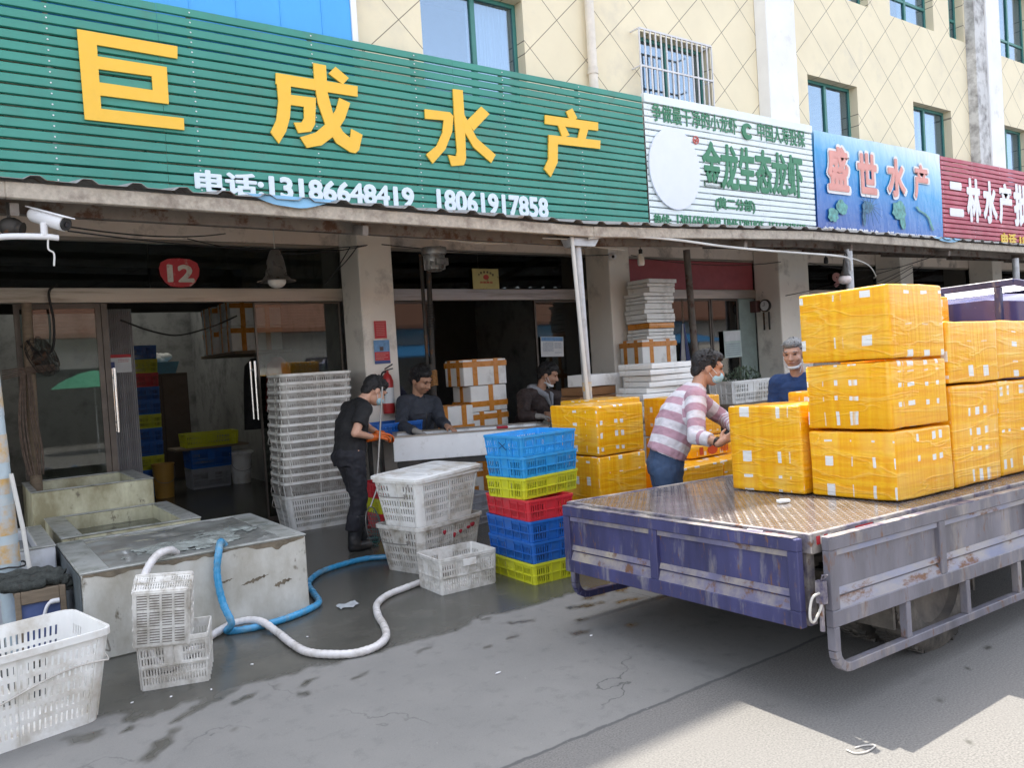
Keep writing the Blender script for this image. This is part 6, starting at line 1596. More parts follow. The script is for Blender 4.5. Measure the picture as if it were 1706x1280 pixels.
# ---- E: grey-haired man
def man_grey():
    f = Vector((-.93, -.36, 0)).normalized(); U = Vector((0, 0, 1)); r = f.cross(U)
    Y = 4.6; loc = Vector((6.45, Y, 0))
    hd = P_(1322, 589, Y); nb = P_(1329, 626, Y+.02); chest = P_(1334, 662, Y+.03); pel = Vector((chest.x+.02, Y+.06, .86))
    shR, shL = nb-U*.06+r*.19, nb-U*.06-r*.19
    elR, elL = shR-U*.28+r*.05, shL-U*.28-r*.05; wrR, wrL = elR+f*.2-U*.08-r*.06, elL+f*.2-U*.08+r*.06
    mb = MB(); hf = (f*.95-U*.20).normalized(); hu = f*.2+U
    PH, FH = head_parts(mb, hd, hf, hu, 1.17); capsule(mb, nb-U*.03, hd-hf*.03-hu*.05, .066, .06)
    loft(mb, [(pel, r*.16, f*.12), (chest, r*.17, f*.12), (nb-U*.05, r*.12, f*.08)])
    for a, b, c in ((shR, elR, wrR), (shL, elL, wrL)): capsule(mb, a, b, .05, .042); capsule(mb, b, c, .042, .028)
    hand_parts(mb, wrR, f-r*.5, U, -1, .8); hand_parts(mb, wrL, f+r*.5, U, 1, .8)
    for s in (1, -1):
        hip = pel+r*.09*s; an = Vector((hip.x, hip.y, .08)); capsule(mb, hip, an, .09, .045); capsule(mb, an-U*.04, an-U*.045+f*.14, .034, .03)
    o = skin_over(mb, 'person', M_SKIN, None, loc, .0065, 3); o.location = loc
    tag(o, 'smiling grey-haired man in indigo shirt behind the loaded boxes', 'person')
    face_details(o, loc, PH, FH, 1.17, (M_WMASK, -.062), M_GHAIR, 'thin')
    mb = MB(); loft(mb, [(pel-U*.06, r*.20, f*.16), (chest, r*.215, f*.16), (chest.lerp(nb, .5), r*.20, f*.135), (nb-U*.015, r*.085, f*.08)])
    traps(mb, nb, (shR, shL), U, .075)
    for a, b, c in ((shR, elR, wrR), (shL, elL, wrL)): capsule(mb, a, b, .084, .066); capsule(mb, b, b.lerp(c, .8), .066, .05, flat1=True)
    skin_over(mb, 'shirt', M_BLUES, o, loc, .008, 5, .02)
    mb = MB()
    for s in (1, -1): capsule(mb, nb+f*.075+r*.012*s-U*.035, nb-f*.03+r*.072*s+U*.012, .016, .014)
    skin_over(mb, 'collar', M_BLUES, o, loc, .006, 2)
    mb = MB()
    for s in (1, -1): hip = pel+r*.09*s; capsule(mb, hip, Vector((hip.x, hip.y, .10)), .105, .075, flat1=True)
    loft(mb, [(pel+U*.02, r*.175, f*.13), (pel-U*.1, r*.175, f*.13)]); skin_over(mb, 'trousers', M_NAVYP, o, loc, .01, 4, .02)
    return o
man_grey()
# ================================================================ small things
M_PVC = mat('white_conduit', (.62, .61, .58), .5, var=.06); M_CABLE = mat('black_cable', (.02, .02, .02), .6); M_IRON = mat('dark_iron', (.05, .045, .04), .6, .4, rust=(.16, .07, .03), rust_amt=.12)
M_FOAM = mat('white_foam', (.85, .85, .83), .75, var=.05, scale=5, dirt=(.45, .43, .40), dirt_amt=.06, bump=.1, bump_scale=90)
M_OTAPE = mat('orange_packing_tape', (.62, .24, .035), .3, var=.12, coat=.3)
M_ALU = mat('dull_aluminium', (.55, .55, .55), .35, .8, var=.2, scale=9, dirt=(.12, .11, .1), dirt_amt=.2)
# ---- surveillance camera on its pipe
cc = thing('security_camera', 'white bullet security camera on a bent white arm under the awning', 'camera', (.58, 6.0, 2.65)); c_ = Vector((-.58, -6.0, -2.65))
def part(name, mb, m, parent, off, **k):
    o = mb.build(name, m, parent, **k); o.location = off; return o
ca, cb = Vector((.565, 6.10, 2.815)), Vector((.715, 5.93, 2.735)); d = (cb-ca).normalized()
mb = MB(); capsule(mb, ca, cb, .048, .050, 18, flat1=True); part('housing', mb, M_WLET, cc, c_, smooth=40)
mb = MB(); mb.bar(ca+Vector((0, 0, .046))-d*.03, cb+Vector((0, 0, .048))+d*.04, .105, .010); part('sunshield', mb, M_WLET, cc, c_, bevel=.004)
mb = MB(); mb.tube([cb+d*.001, cb+d*.012], .043, 16); part('front_plate', mb, M_CABLE, cc, c_, smooth=40)
mb = MB(); mb.tube([cb+d*.0125, cb+d*.020], .020, 14); part('lens', mb, mat('lens_glass', (.03, .03, .035), .08), cc, c_, smooth=40)
mb = MB(); mb.tube([(.60, 6.0, 2.75), (.60, 6.0, 2.665)], .022, 10); mb.tube(spline([(.20, 6.03, 2.62), (.38, 6.02, 2.655), (.60, 6.0, 2.66), (.68, 6.0, 2.655)], 6), .020, 10); part('arm', mb, M_WLET, cc, c_, smooth=50)
mb = MB(); mb.tube(spline([(.62, 6.0, 2.655), (.615, 5.99, 2.58), (.645, 5.99, 2.55), (.64, 5.99, 2.47)], 5), .006, 6); part('cable', mb, M_PVC, cc, c_)
mb = MB(); mb.sphere((.43, 6.15, 2.74), (.075, .05, .065), 14, 9); mb.tube([(.43, 6.15, 2.74), (.49, 6.12, 2.72)], [.03, .05], 12); mb.bar((.42, 6.15, 2.80), (.42, 6.15, 2.9), .02, .02)
tag(mb.build('floodlight', M_IRON, smooth=40), 'grimy dark floodlight under the awning beside the security camera', 'floodlight')
# ---- number plates
pl = thing('number_plate', 'red shield plate reading 12 on the glass above the open shop', 'sign', (2.15, 9.12, 2.70)); o_ = Vector((-2.15, -9.12, -2.70))
mb = MB(); mb.prism([(2.15+x*.205, 2.845+z*.155) for x, z in ((-.55, .95), (0, 1), (.55, .95), (.9, .7), (1, .3), (.95, -.2), (.75, -.65), (.5, -.93), (0, -1), (-.5, -.93), (-.75, -.65), (-.95, -.2), (-1, .3), (-.9, .7))], 9.10, 9.118)
part('plate', mb, mat('red_plate', (.52, .035, .05), .45, var=.1, dirt=(.5, .4, .35), dirt_amt=.05, dirt_scale=12), pl, o_)
t_ = text('number', '12', 2.03, 2.285, 2.75, 2.925, 9.098, mat('worn_white_paint', (.66, .62, .56), .6, dirt=(.4, .2, .15), dirt_amt=.08, dirt_scale=15), pl, .028, .004); t_.location = o_
o = tag(text('shop_number', '9', 14.10, 14.34, 2.75, 3.0, 9.10, mat('pink_digit', (.50, .22, .20), .6), None, .05, .01), 'pale red digit 9 on the dark glass at the right', 'number')
o = tag(text('shop_number', '8', 21.6, 21.85, 2.72, 2.98, 9.10, mat('red_digit', (.45, .06, .06), .6), None, .05, .01), 'red digit 8 on the far shop glass beside the truck rack', 'number')
# ---- pendant lamp
lp = thing('pendant_lamp', 'smoky bell lamp with a white bulb hanging before the first shop', 'lamp', (2.92, 8.3, 2.6)); lT = Matrix.Identity(4)
mb = MB(); mb.lathe([(.03, .40), (.05, .38), (.085, .30), (.10, .20), (.115, .12), (.15, .08), (.20, .065), (.198, .060), (.148, .072), (.11, .112)], 28, None, caps=False); mb.build('shade', mat('smoky_shade', (.16, .15, .14), .3, .3), lp, smooth=40)
mb = MB(); mb.sphere((0, 0, .065), (.095, .095, .075), 18, 10); mb.build('bulb', mat('opal_glass', (.80, .78, .74), .3), lp, smooth=70)
mb = MB(); mb.tube([(0, 0, .39), (.0, 0, .62)], .006, 6); mb.tube([(0, 0, .60), (.01, .0, .86)], .014, 8); mb.build('stem', M_PVC, lp)
# ---- pump motor on a lashed pole
K_ = 8.47/8.0
def PK(v): return (v[0]*K_, v[1]+.47, v[2] if v[2] < .01 else 1.65+(v[2]-1.65)*K_)
po = thing('pole', 'rusty iron pole lashed with cord by the pillar', 'pole', (4.53*K_, 8.47, 0)); o_ = Vector((-4.53*K_, -8.47, 0))
mb = MB(); mb.tube([(4.50, 8.0, 0), (4.535, 8.0, 1.7)], .046, 14); mb.tube([(4.55, 8.0, 1.6), (4.575, 8.0, 2.82)], .030, 12); mb.tube([(4.50, 8.03, 1.5), (4.50, 8.03, 2.95)], .022, 10); mb.v = [PK(v) for v in mb.v]; part('pipe', mb, M_IRON, po, o_, smooth=50)
mb = MB()
for k in range(8): mb.tube([(4.535+.052*math.cos(t*.6283), 8.0+.052*math.sin(t*.6283), 1.46+k*.022+.01*math.sin(t)) for t in range(10)], .010, 6, closed=True)
mb.v = [PK(v) for v in mb.v]; part('lashing', mb, mat('orange_twine', (.40, .20, .07), .9, var=.3, scale=20), po, o_)
mb = MB()
for k in range(10): mb.tube([(4.565+.04*math.cos(t*.6283), 8.0+.04*math.sin(t*.6283), 2.1+k*.03) for t in range(10)], .008, 6, closed=True)
mb.v = [PK(v) for v in mb.v]; part('winding', mb, M_CABLE, po, o_)
mo = thing('pump_motor', 'grimy silver pump motor hanging at the top of the lashed pole', 'motor', (4.63*K_, 8.42, 1.65+1.10*K_))
mb = MB(); mb.lathe([(.08, 0), (.105, .02), (.11, .08), (.105, .10), (.12, .11), (.125, .15), (.12, .19), (.15, .20), (.155, .26), (.15, .28), (.04, .29)], 20)
for k in range(12): mb.box(.10, .128, -.006, .006, .02, .185, Matrix.Rotation(k*.5236, 4, 'Z'))
mb.build('casing', M_ALU, mo, smooth=30)
mb = MB(); mb.box(.11, .17, -.05, .05, .07, .16); mb.box(-.06, .06, -.165, -.10, .06, .14); mb.build('terminal_box', M_ALU, mo, bevel=.006)
# ---- plaque, posters, notices
pq = thing('plaque', 'small brass plaque with red emblem and red lettering above the second shop', 'plaque', (6.08, 9.11, 2.68)); o_ = Vector((-6.08, -9.11, -2.68))
mb = MB(); mb.box(5.875, 6.295, 9.098, 9.118, 2.68, 2.955); part('plate', mb, mat('brass_plate', (.55, .45, .17), .35, .4, var=.1), pq, o_, bevel=.004)
mb = MB(); mb.prism([(6.085+.045*math.cos(a*.4488), 2.84+.035*math.sin(a*.4488)) for a in range(14)], 9.094, 9.097); part('emblem', mb, mat('plaque_red', (.50, .06, .04), .5), pq, o_)
for i, ch in enumerate('文明诚信经营'): 
    a = R(150-24*i); t_ = text('lettering', ch, 6.085+.13*math.cos(a)-.016, 6.085+.13*math.cos(a)+.016, 2.835+.075*math.sin(a)-.016, 2.835+.075*math.sin(a)+.016, 9.097, mat('plaque_dark', (.10, .06, .03), .5) if not i else bpy.data.materials['plaque_dark'], pq, .02, .002); t_.location = o_
t_ = text('lettering', '示范单位', 5.98, 6.19, 2.755, 2.785, 9.097, bpy.data.materials['plaque_red'], pq, .02, .002); t_.location = o_
def poster(name, label, x0, x1, z0, z1, y, m, bands=(), cat='poster', lines=None, rot=0):
    t = thing(name, label, cat, ((x0+x1)/2, y, z0)); t.rotation_euler = (0, R(rot), 0); cx = (x0+x1)/2
    mb = MB(); mb.box(x0-cx, x1-cx, -.003, 0, 0, z1-z0); mb.build('sheet', m, t)
    for f0, f1, g0, g1, bm in bands:
        mb = MB(); mb.box(x0-cx+(x1-x0)*f0, x0-cx+(x1-x0)*f1, -.0045, -.0032, (z1-z0)*g0, (z1-z0)*g1); mb.build('printed_field', bm, t)
    if lines:
        lm, rows = lines; mb = MB(); r = random.Random(len(label))
        for (f0, f1, g) in rows:
            x = f0
            while x < f1:
                w_ = r.uniform(.025, .06); mb.box(x0-cx+(x1-x0)*x, x0-cx+(x1-x0)*min(f1, x+w_), -.0058, -.0047, (z1-z0)*(g-.016), (z1-z0)*(g+.016)); x += w_+.02
        mb.build('small_print', lm, t)
    return t
M_PRED, M_PBLU, M_PWHT, M_PNAV = mat('poster_red', (.50, .035, .045), .6), mat('poster_blue', (.13, .28, .50), .5, var=.3, scale=20), mat('poster_white', (.66, .68, .70), .6), mat('poster_navy', (.05, .08, .25), .6)
M_PINK2 = mat('faint_print', (.66, .30, .26), .6); M_GREYP = mat('grey_print', (.28, .34, .42), .6)
poster('poster', 'small red poster, upper of the two on the pillar', 4.135, 4.29, 2.04, 2.245, 8.585, M_PRED, (), lines=(M_PINK2, [(.1, .9, .9)]+[(.15, .85, .8-.1*k) for k in range(7)]))
poster('poster', 'blue and red poster with a lorry picture, lower on the pillar', 4.115, 4.315, 1.745, 2.02, 8.585, M_PBLU, ((.02, .98, .13, .50, M_PRED), (.0, 1, .0, .12, M_PNAV), (.36, .60, .55, .72, mat('lorry_print', (.10, .06, .05), .6))), lines=(M_PINK2, [(.1, .9, .43), (.1, .7, .35), (.1, .85, .26), (.1, .6, .19)]))
poster('notice', 'blue-grey paper notice hanging on the glass door', 6.955, 7.365, 1.715, 2.0, 9.12, M_PWHT, ((.02, .98, .78, .98, M_PBLU),), 'notice', (M_GREYP, [(.1, .55, .7-.06*k) for k in range(8)]+[(.6, .9, .68-.06*k) for k in range(5)]+[(.6, .92, .2)]), 2)
poster('notice', 'pale green notice with small print on the third shop door', 10.85, 11.30, 1.52, 1.98, 9.10, mat('pale_green_paper', (.50, .60, .58), .6), ((.05, .95, .62, .98, M_PWHT),), 'notice', (M_GREYP, [(.1, .9, .5-.08*k) for k in range(6)]), -1)
poster('poster', 'red and white banner poster on the ribbed partition inside the first shop', 1.46, 1.72, 1.82, 2.02, 9.74, M_PWHT, ((.0, 1, .82, 1, M_PRED), (.05, .35, .2, .6, M_PNAV)), lines=(M_PRED, [(.5, .9, .7), (.5, .9, .6)]))
# ---- fire extinguisher on the pillar
fe = thing('fire_extinguisher', 'red fire extinguisher with white label hung on the pillar behind the men', 'fire extinguisher', (4.22, 8.51, 1.16))
mb = MB(); mb.lathe([(.065, 0), (.07, .02), (.07, .38), (.05, .44), (.024, .47), (.024, .50)], 18); mb.build('cylinder', mat('extinguisher_red', (.42, .03, .03), .35), fe, smooth=40)
mb = MB(); mb.lathe([(.0706, .12), (.0706, .30)], 18, None, caps=False); mb.build('label', M_PWHT, fe, smooth=40)
mb = MB(); mb.bar((-.02, 0, .52), (.08, 0, .57), .02, .012); mb.bar((-.02, 0, .50), (.08, 0, .52), .02, .012); mb.tube(spline([(.0, -.01, .49), (-.07, -.02, .47), (-.085, -.02, .36), (-.08, -.02, .18)], 5), .011, 8); mb.build('valve', M_CABLE, fe)
mb = MB(); mb.box(-.03, .03, .066, .09, .30, .44); mb.build('bracket', M_IRON, fe)
# ---- conduits, wires, bulbs under the awning
def wire(name, label, pts, r, m, cat='cable', n=6, group=None):
    mb = MB(); mb.tube(spline(pts, n), r, 6); return tag(mb.build(name, m, smooth=60), label, cat, group)
wire('conduit', 'white plastic conduit sagging from the first pillar to the middle post', [(2.5, 6.5, 2.965), (3.29, 6.5, 2.89), (4.0, 6.5, 2.845), (4.45, 6.5, 2.83), (5.1, 6.4, 2.85), (6.2, 6.5, 2.82)], .012, M_PVC, 'conduit')
wire('conduit', 'long white conduit running from the middle post toward the right lamp', [(5.25, 6.0, 2.83), (5.6, 5.99, 2.865), (6.4, 5.99, 2.86), (7.3, 5.99, 2.81), (8.4, 5.99, 2.78), (9.3, 6.0, 2.77), (9.75, 6.05, 2.74), (9.80, 6.05, 2.6)], .014, M_PVC, 'conduit')
wire('cable', 'thin white cable stretched to the far posts on the right', [(9.8, 6.1, 2.78), (10.6, 6.3, 2.72), (11.3, 6.6, 2.62), (11.6, 6.8, 2.6)], .009, M_PVC)
wire('cable', 'thin white cable drawn diagonally up to the middle post bracket', [(4.3, 6.5, 2.84), (4.8, 6.3, 2.86), (5.08, 6.1, 2.83)], .008, M_PVC)
G_W = 'dark wires strung under the awning'
for k, (a, b, s) in enumerate((((.75, 6.1, 2.72), (4.1, 8.55, 3.12), .08), ((.75, 6.1, 2.75), (2.6, 8.9, 3.25), .05), ((2.2, 8.9, 3.18), (4.1, 8.58, 3.12), .12), ((4.3, 8.58, 3.14), (8.0, 8.58, 3.12), .06), ((3.9, 8.58, 3.1), (3.74, 9.0, 2.72), .02), ((4.0, 8.58, 3.12), (3.76, 8.9, 2.8), .03),
                             ((8.3, 8.58, 3.12), (11.8, 8.58, 3.1), .10), ((11.75, 8.95, 2.62), (14.6, 7.8, 3.0), .25), ((11.75, 8.97, 2.58), (14.6, 7.8, 2.96), .30), ((11.75, 8.97, 2.55), (14.7, 7.7, 2.96), .36), ((12.6, 8.58, 3.1), (15.7, 8.58, 3.1), .10), ((11.78, 8.8, 2.5), (13.2, 6.6, 2.98), .06))):
    mb = MB(); mb.tube(catenary(a, b, s), .006, 5)
    tag(mb.build('wire', M_CABLE), 'thin dark wire among those strung under the awning', 'wire', G_W)
wire('cable', 'thick black cable looping down in front of the left glass door', [(.98, 9.02, 2.70), (.90, 9.0, 2.62), (.92, 8.98, 2.35), (.90, 8.97, 2.1), (.84, 8.96, 2.02), (.75, 8.95, 2.05), (.68, 8.95, 2.16)], .012, M_CABLE)
wire('cable', 'black cable sagging across the open doorway of the first shop', [(1.56, 9.25, 2.36), (1.9, 9.4, 2.24), (2.2, 9.5, 2.20), (2.6, 9.6, 2.30), (2.9, 9.7, 2.42)], .010, M_CABLE)
for i, (x, y, z) in enumerate(((6.93, 7.0, 2.75),)):
    t = thing('bulb_lamp', 'white tube bulb hanging from the awning before the third shop', 'lamp', (x, y, z-.02))
    mb = MB(); mb.lathe([(.035, 0), (.042, .02), (.042, .12), (.03, .14)], 14); mb.build('bulb', mat('opal_bulb', (.70, .66, .60), .4), t, smooth=40)
    mb = MB(); mb.lathe([(.022, .14), (.024, .19), (.01, .2)], 10); mb.tube([(0, 0, .19), (0, 0, .34)], .005, 6); mb.build('socket', M_CABLE, t)
t = thing('dome_camera', 'small white dome camera on the second pillar', 'camera', (7.86, 8.5, 3.08)); mb = MB(); mb.sphere((0, 0, 0), (.06, .06, .055), 14, 9); mb.build('dome', M_WLET, t, smooth=70); mb = MB(); mb.sphere((-.03, -.045, -.01), .022, 10, 7); mb.build('lens', M_EYE, t, smooth=70); mb = MB(); mb.bar((0, .0, .02), (.03, .1, .05), .03, .03); mb.build('bracket', M_WLET, t)
t = thing('wall_lamp', 'white glass lamp under a dark cap hanging beside the right post', 'lamp', (9.72, 6.1, 2.42)); mb = MB(); mb.lathe([(.03, 0), (.07, .02), (.085, .06), (.07, .10), (.03, .13)], 16); mb.build('globe', mat('milk_glass', (.66, .58, .56), .3), t, smooth=50)
mb = MB(); mb.lathe([(.075, .105), (.05, .14), (.025, .2), (.012, .32)], 14); mb.tube([(0, 0, .3), (.03, 0, .42), (.08, .0, .38)], .008, 6); mb.build('cap', M_IRON, t, smooth=40)
t = thing('hanging_socket', 'small black lamp socket dangling near the third pillar', 'socket', (11.0, 7.2, 2.86)); mb = MB(); mb.lathe([(.02, 0), (.035, .02), (.03, .09), (.01, .11)], 10); mb.tube([(0, 0, .1), (0, 0, .28)], .005, 5); mb.build('socket_body', M_CABLE, t, smooth=40)
# ---- gauge with pipes on the third pillar
ga = thing('water_meter', 'round white dial meter with a brown box on the third pillar', 'meter', (11.72, 8.86, 2.38))
T = Matrix.Rotation(R(-90), 4, 'Y')
mb = MB(); mb.lathe([(.10, 0), (.11, .02), (.11, .05), (.095, .055)], 20, T); mb.build('case', M_IRON, ga, smooth=40)
mb = MB(); mb.lathe([(.088, .0555), (.0, .0565)], 20, T, caps=False); mb.build('dial', M_PWHT, ga)
mb = MB(); mb.box(-.06, -.058, -.004, .004, 0, .06); mb.box(-.0605, -.0585, -.003, .04, -.004, .004); mb.build('needle', M_CABLE, ga)
mb = MB(); mb.box(-.10, .03, .14, .30, -.10, .10); mb.build('box', mat('brown_meter_box', (.10, .045, .04), .5), ga, bevel=.01)
mb = MB(); mb.tube([(-.01, -.05, -.11), (-.01, -.05, -.42)], .016, 8); mb.tube([(-.01, .06, -.11), (-.01, .06, -.42)], .016, 8); mb.build('pipe', M_IRON, ga)
# ---- drainpipe and window cage on the upper wall
dp = thing('drainpipe', 'cream drainpipe running down the upper wall beside the barred window', 'pipe', (7.70, 8.5, 5.0)); mb = MB(); mb.tube([(0, 0, 0), (0, 0, 6.4)], .065, 14); mb.build('pipe', mat('cream_pipe', (.72, .66, .58), .5), dp, smooth=50)
mb = MB(); 
for z in (.62, 2.6, 4.6): mb.lathe([(.075, z), (.075, z+.09)], 14); mb.box(-.02, .02, .05, .1, z+.03, z+.06)
mb.build('collar', mat('cream_collar', (.68, .62, .54), .5), dp, smooth=40)
cg = thing('window_cage', 'white iron bar cage over the window above the white sign', 'window bars', (9.36, 8.42, 4.62)); mb = MB(); x0, x1, z0, z1, yf, yb = -.80, .76, 0, 1.78, 0, .175
for z in (0, .62, 1.24, z1): 
    mb.bar((x0, yf, z), (x1, yf, z), .025, .025)
    for x in (x0, x1): mb.bar((x, yf+.013, z), (x, yb, z), .02, .02)
for k in range(15):
    x = x0+(x1-x0)*k/14; mb.bar((x, yf-.0005, .013), (x, yf-.0005, z1-.013), .020, .018, (0, 1, 0))
mb.build('bars', mat('pale_iron_bars', (.66, .66, .68), .5), cg)
# ---- thin pipe on the middle post, pipe on the painted post, tarp
mb = MB(); mb.tube([(5.075, 6.05, 2.86), (5.11, 6.05, 2.1), (5.17, 6.06, 1.2), (5.18, 6.06, .02)], .020, 10); tag(mb.build('downpipe', M_PVC, smooth=50), 'thin white pipe leaning against the middle awning post', 'pipe')
mb = MB(); mb.tube([(.315, 6.02, 1.15), (.355, 6.0, .80), (.375, 6.0, .52), (.385, 6.0, .34)], .014, 8); tag(mb.build('conduit', M_PVC, smooth=50), 'short white conduit tied to the painted post', 'conduit')
mb = MB(); mb.tube([(.285+.08*math.cos(t*.6283), 6.1+.10*math.sin(t*.6283)-.02, .56+.006*math.sin(t*2)) for t in range(10)], .006, 6, closed=True); tag(mb.build('tie_wire', M_CABLE), 'dark tie wire wound round the painted post', 'wire')
M_TARP = mat('pale_blue_tarp', (.20, .42, .62), .5, var=.15)
def scrap(x0, x1, label, drop):
    mb = MB(); n = 14; vs = []
    for j in range(5):
        for i in range(n+1):
            x = x0+(x1-x0)*i/n; t = j/4; s = math.sin(math.pi*i/n)
            vs.append((x, 5.955-.02*t*s-.006*noise.noise((x*9, t*3, 0)), eave(x)+.045-t*drop*s+.008*noise.noise((x*7, t*5, 1))))
    mb.add(vs, [(j*(n+1)+i, j*(n+1)+i+1, (j+1)*(n+1)+i+1, (j+1)*(n+1)+i) for j in range(4) for i in range(n)])
    return tag(mb.build('tarp_scrap', M_TARP, smooth=70), label, 'tarpaulin')
scrap(1.9, 2.62, 'torn pale blue tarp scrap hanging over the awning edge', .09); scrap(11.7, 12.6, 'small blue tarp scrap on the awning edge below the crimson sign', .07)

# ================================================================ inside and before the shops
# boxes of white foam with orange tape
def foam_box(loc, L_, W_, H_, label, group, rz=0, cross=True, lid=True):
    t = thing('foam_box', label, 'box', loc, rz, group)
    lumpy_box(L_, W_, H_, int(L_*100+H_*37), .003, 7, .012).build('body', M_FOAM, t, smooth=50)
    mb = MB(); e = .0045; w_ = .068
    for y in ((-.22*W_, .26*W_) if cross else (0,)):
        mb.box(-L_/2-e, L_/2+e, y-w_/2, y+w_/2, H_*.995, H_+e); mb.box(-L_/2-e, -L_/2+.001, y-w_/2, y+w_/2, .002, H_*.994); mb.box(L_/2-.001, L_/2+e, y-w_/2, y+w_/2, .002, H_*.994)
    for x in ((-.24*L_, .25*L_) if cross else (.05*L_,)):
        mb.box(x-w_/2, x+w_/2, -W_/2-e, W_/2+e, H_*.9951, H_+e*1.2); mb.box(x-w_/2, x+w_/2, -W_/2-e, -W_/2+.001, .002, H_*.994); mb.box(x-w_/2, x+w_/2, W_/2-.001, W_/2+e, .002, H_*.994)
    z = H_*(.82 if lid else .3); e2 = .006
    mb.box(-L_/2-e2, L_/2+e2, -W_/2-e2, -W_/2+.0005, z-w_/2, z+w_/2); mb.box(-L_/2-e2, -L_/2+.0005, -W_/2-e2*.9, W_/2+e2, z-w_/2, z+w_/2); mb.box(L_/2-.0005, L_/2+e2, -W_/2-e2*.9, W_/2+e2, z-w_/2, z+w_/2)
    mb.build('tape', M_OTAPE, t)
    return t
GF = 'taped white foam boxes stacked in the second shop'
for k, (z, h, lab) in enumerate(((0, .35, 'lowest white foam box of the taller taped stack in the second shop'), (.352, .36, 'second white foam box from the floor in the taller taped stack'), (.714, .35, 'third white foam box in the taller taped stack, level with the trough'), (1.066, .33, 'fourth white foam box in the taller taped stack, cross-taped in front'))):
    foam_box((5.66, 8.78, z), .56, .42, h, lab, GF, R(2), k != 3, k % 2 == 0)
foam_box((5.62, 8.78, 1.40), .66, .44, .33, 'topmost white foam box with orange edges in the second shop', GF, R(1))
for k in range(3): foam_box((5.10, 8.72, k*.392), .54, .44, .388, ('lowest', 'middle', 'top')[k]+' white foam box of the short taped stack beside the man in the jacket', GF, R(1-k), True, False)
# foam lids and boxes at the second pillar
def slab(loc, L_, W_, H_, label, group, rz=0, m=None, cat='foam plate'):
    mb = lumpy_box(L_, W_, H_, int(loc[2]*50)+3, .004, 6, .006); o = tag(mb.build('foam_plate', m or M_FOAM, smooth=50), label, cat, group); o.location = loc; o.rotation_euler = (0, 0, rz); return o
foam_box((8.25, 8.30, 0), .62, .46, .5, 'lower brown taped box at the foot of the second pillar', 'taped boxes by the second pillar', 0); foam_box((8.25, 8.30, .502), .60, .46, .48, 'middle brown taped box by the second pillar', 'taped boxes by the second pillar', R(1)); foam_box((8.24, 8.30, .984), .62, .46, .52, 'third brown taped box by the second pillar', 'taped boxes by the second pillar', 0)
tb = foam_box((8.24, 8.28, 1.506), .66, .46, .36, 'heavily taped foam box by the second pillar carrying the tower of plates', 'taped boxes by the second pillar', R(-1))
z = 1.868; rr_ = random.Random(8); k = 0
while z < 2.66:
    h = rr_.choice((.045, .05, .06, .08)); slab((8.32+rr_.uniform(-.03, .03)+(.06 if z > 2.5 else 0), 8.28, z), .56+rr_.uniform(-.05, .03), .42, h, 'grimy white foam plate in the tall tower by the second pillar', 'foam plates in the tall tower', R(rr_.uniform(-4, 4)), M_OTAPE if 3 <= k <= 3 else None); z += h+.002; k += 1
slab((6.80, 6.72, 0), .80, .62, .74, 'big white foam block under the fanned heap of foam plates', None, R(6), None, 'foam block')
z = .742; k = 0
while z < 1.50:
    h = .066; slab((6.80+rr_.uniform(-.12, .10), 6.70+rr_.uniform(-.05, .05), z), .74, .52, h, 'clean white foam plate in the fanned heap behind the amber boxes', 'foam plates in the fanned heap', R(rr_.uniform(-10, 12))); z += h+.002; k += 1
M_CARD = mat('brown_carton', (.28, .14, .06), .7, var=.15)
for k in range(5): slab((6.28, 7.35, .8+k*.105), .62-.03*k, .42, .10, 'brown taped flat box in the heap between post and foam plates', 'brown flat boxes by the middle post', R(rr_.uniform(-8, 8)), M_CARD, 'box')
slab((6.28, 7.35, 0), .62, .44, .798, 'tall brown carton under the flat brown boxes', None, 0, M_CARD, 'box')
slab((6.33, 7.30, 1.327), .50, .38, .14, 'white foam plate with grey marks on the brown flat boxes', None, R(4))
# furled umbrella, crate of plants
um = thing('umbrella', 'furled blue and white parasol hanging by the third shop door', 'umbrella', (9.33, 8.6, 1.52))
for k in range(6):
    mb = MB(); a = k*math.pi/3; mb.hexa([(.09*math.cos(a), .09*math.sin(a), 0), (.09*math.cos(a+.9), .09*math.sin(a+.9), .02), (.02*math.cos(a+.9), .02*math.sin(a+.9), .02), (.02*math.cos(a), .02*math.sin(a), 0), (.02*math.cos(a), .02*math.sin(a), .58), (.02*math.cos(a+.9), .02*math.sin(a+.9), .58), (.005, .005, .58), (.005, 0, .58)])
    mb.build('fold', M_PWHT if k % 2 else M_PNAV, um)
mb = MB(); mb.tube([(0, 0, -.2), (0, 0, .62), (.01, 0, .95)], .010, 8); mb.build('shaft', M_WBOARD, um)
pc = crate('slatted_crate', 'white wire crate full of leafy plants on the stall behind the striped man', relabel_mat(SMALL, M_WCR), (9.32, 7.55, .90), R(2)); pc.scale = (1.9, 1.2, 1.2)
mb = MB(); mb.box(8.7, 10.5, 7.2, 8.0, .84, .895); 
for x in (8.75, 10.4):
    for y in (7.25, 7.94): mb.box(x-.03, x+.03, y-.03, y+.03, 0, .839)
tag(mb.build('stall_table', M_WBOARD), 'rough wooden stall table under the crate of plants', 'table')
mb = MB(); rr_ = random.Random(5)
for k in range(260):
    a, d = rr_.uniform(0, 6.28), rr_.random()**.5; x, y = 9.32+.40*d*math.cos(a), 7.55+.17*d*math.sin(a); z = 1.15+rr_.uniform(0, .30)*(1-d*.5)
    l = rr_.uniform(.03, .06); t = Matrix.Translation((x, y, z)) @ Matrix.Rotation(rr_.uniform(0, 6.28), 4, 'Z') @ Matrix.Rotation(rr_.uniform(-1, 1), 4, 'X')
    mb.add([(-l*.35, 0, 0), (0, -l, .01), (l*.35, 0, 0), (0, l, .01)], [(0, 1, 2, 3)], t)
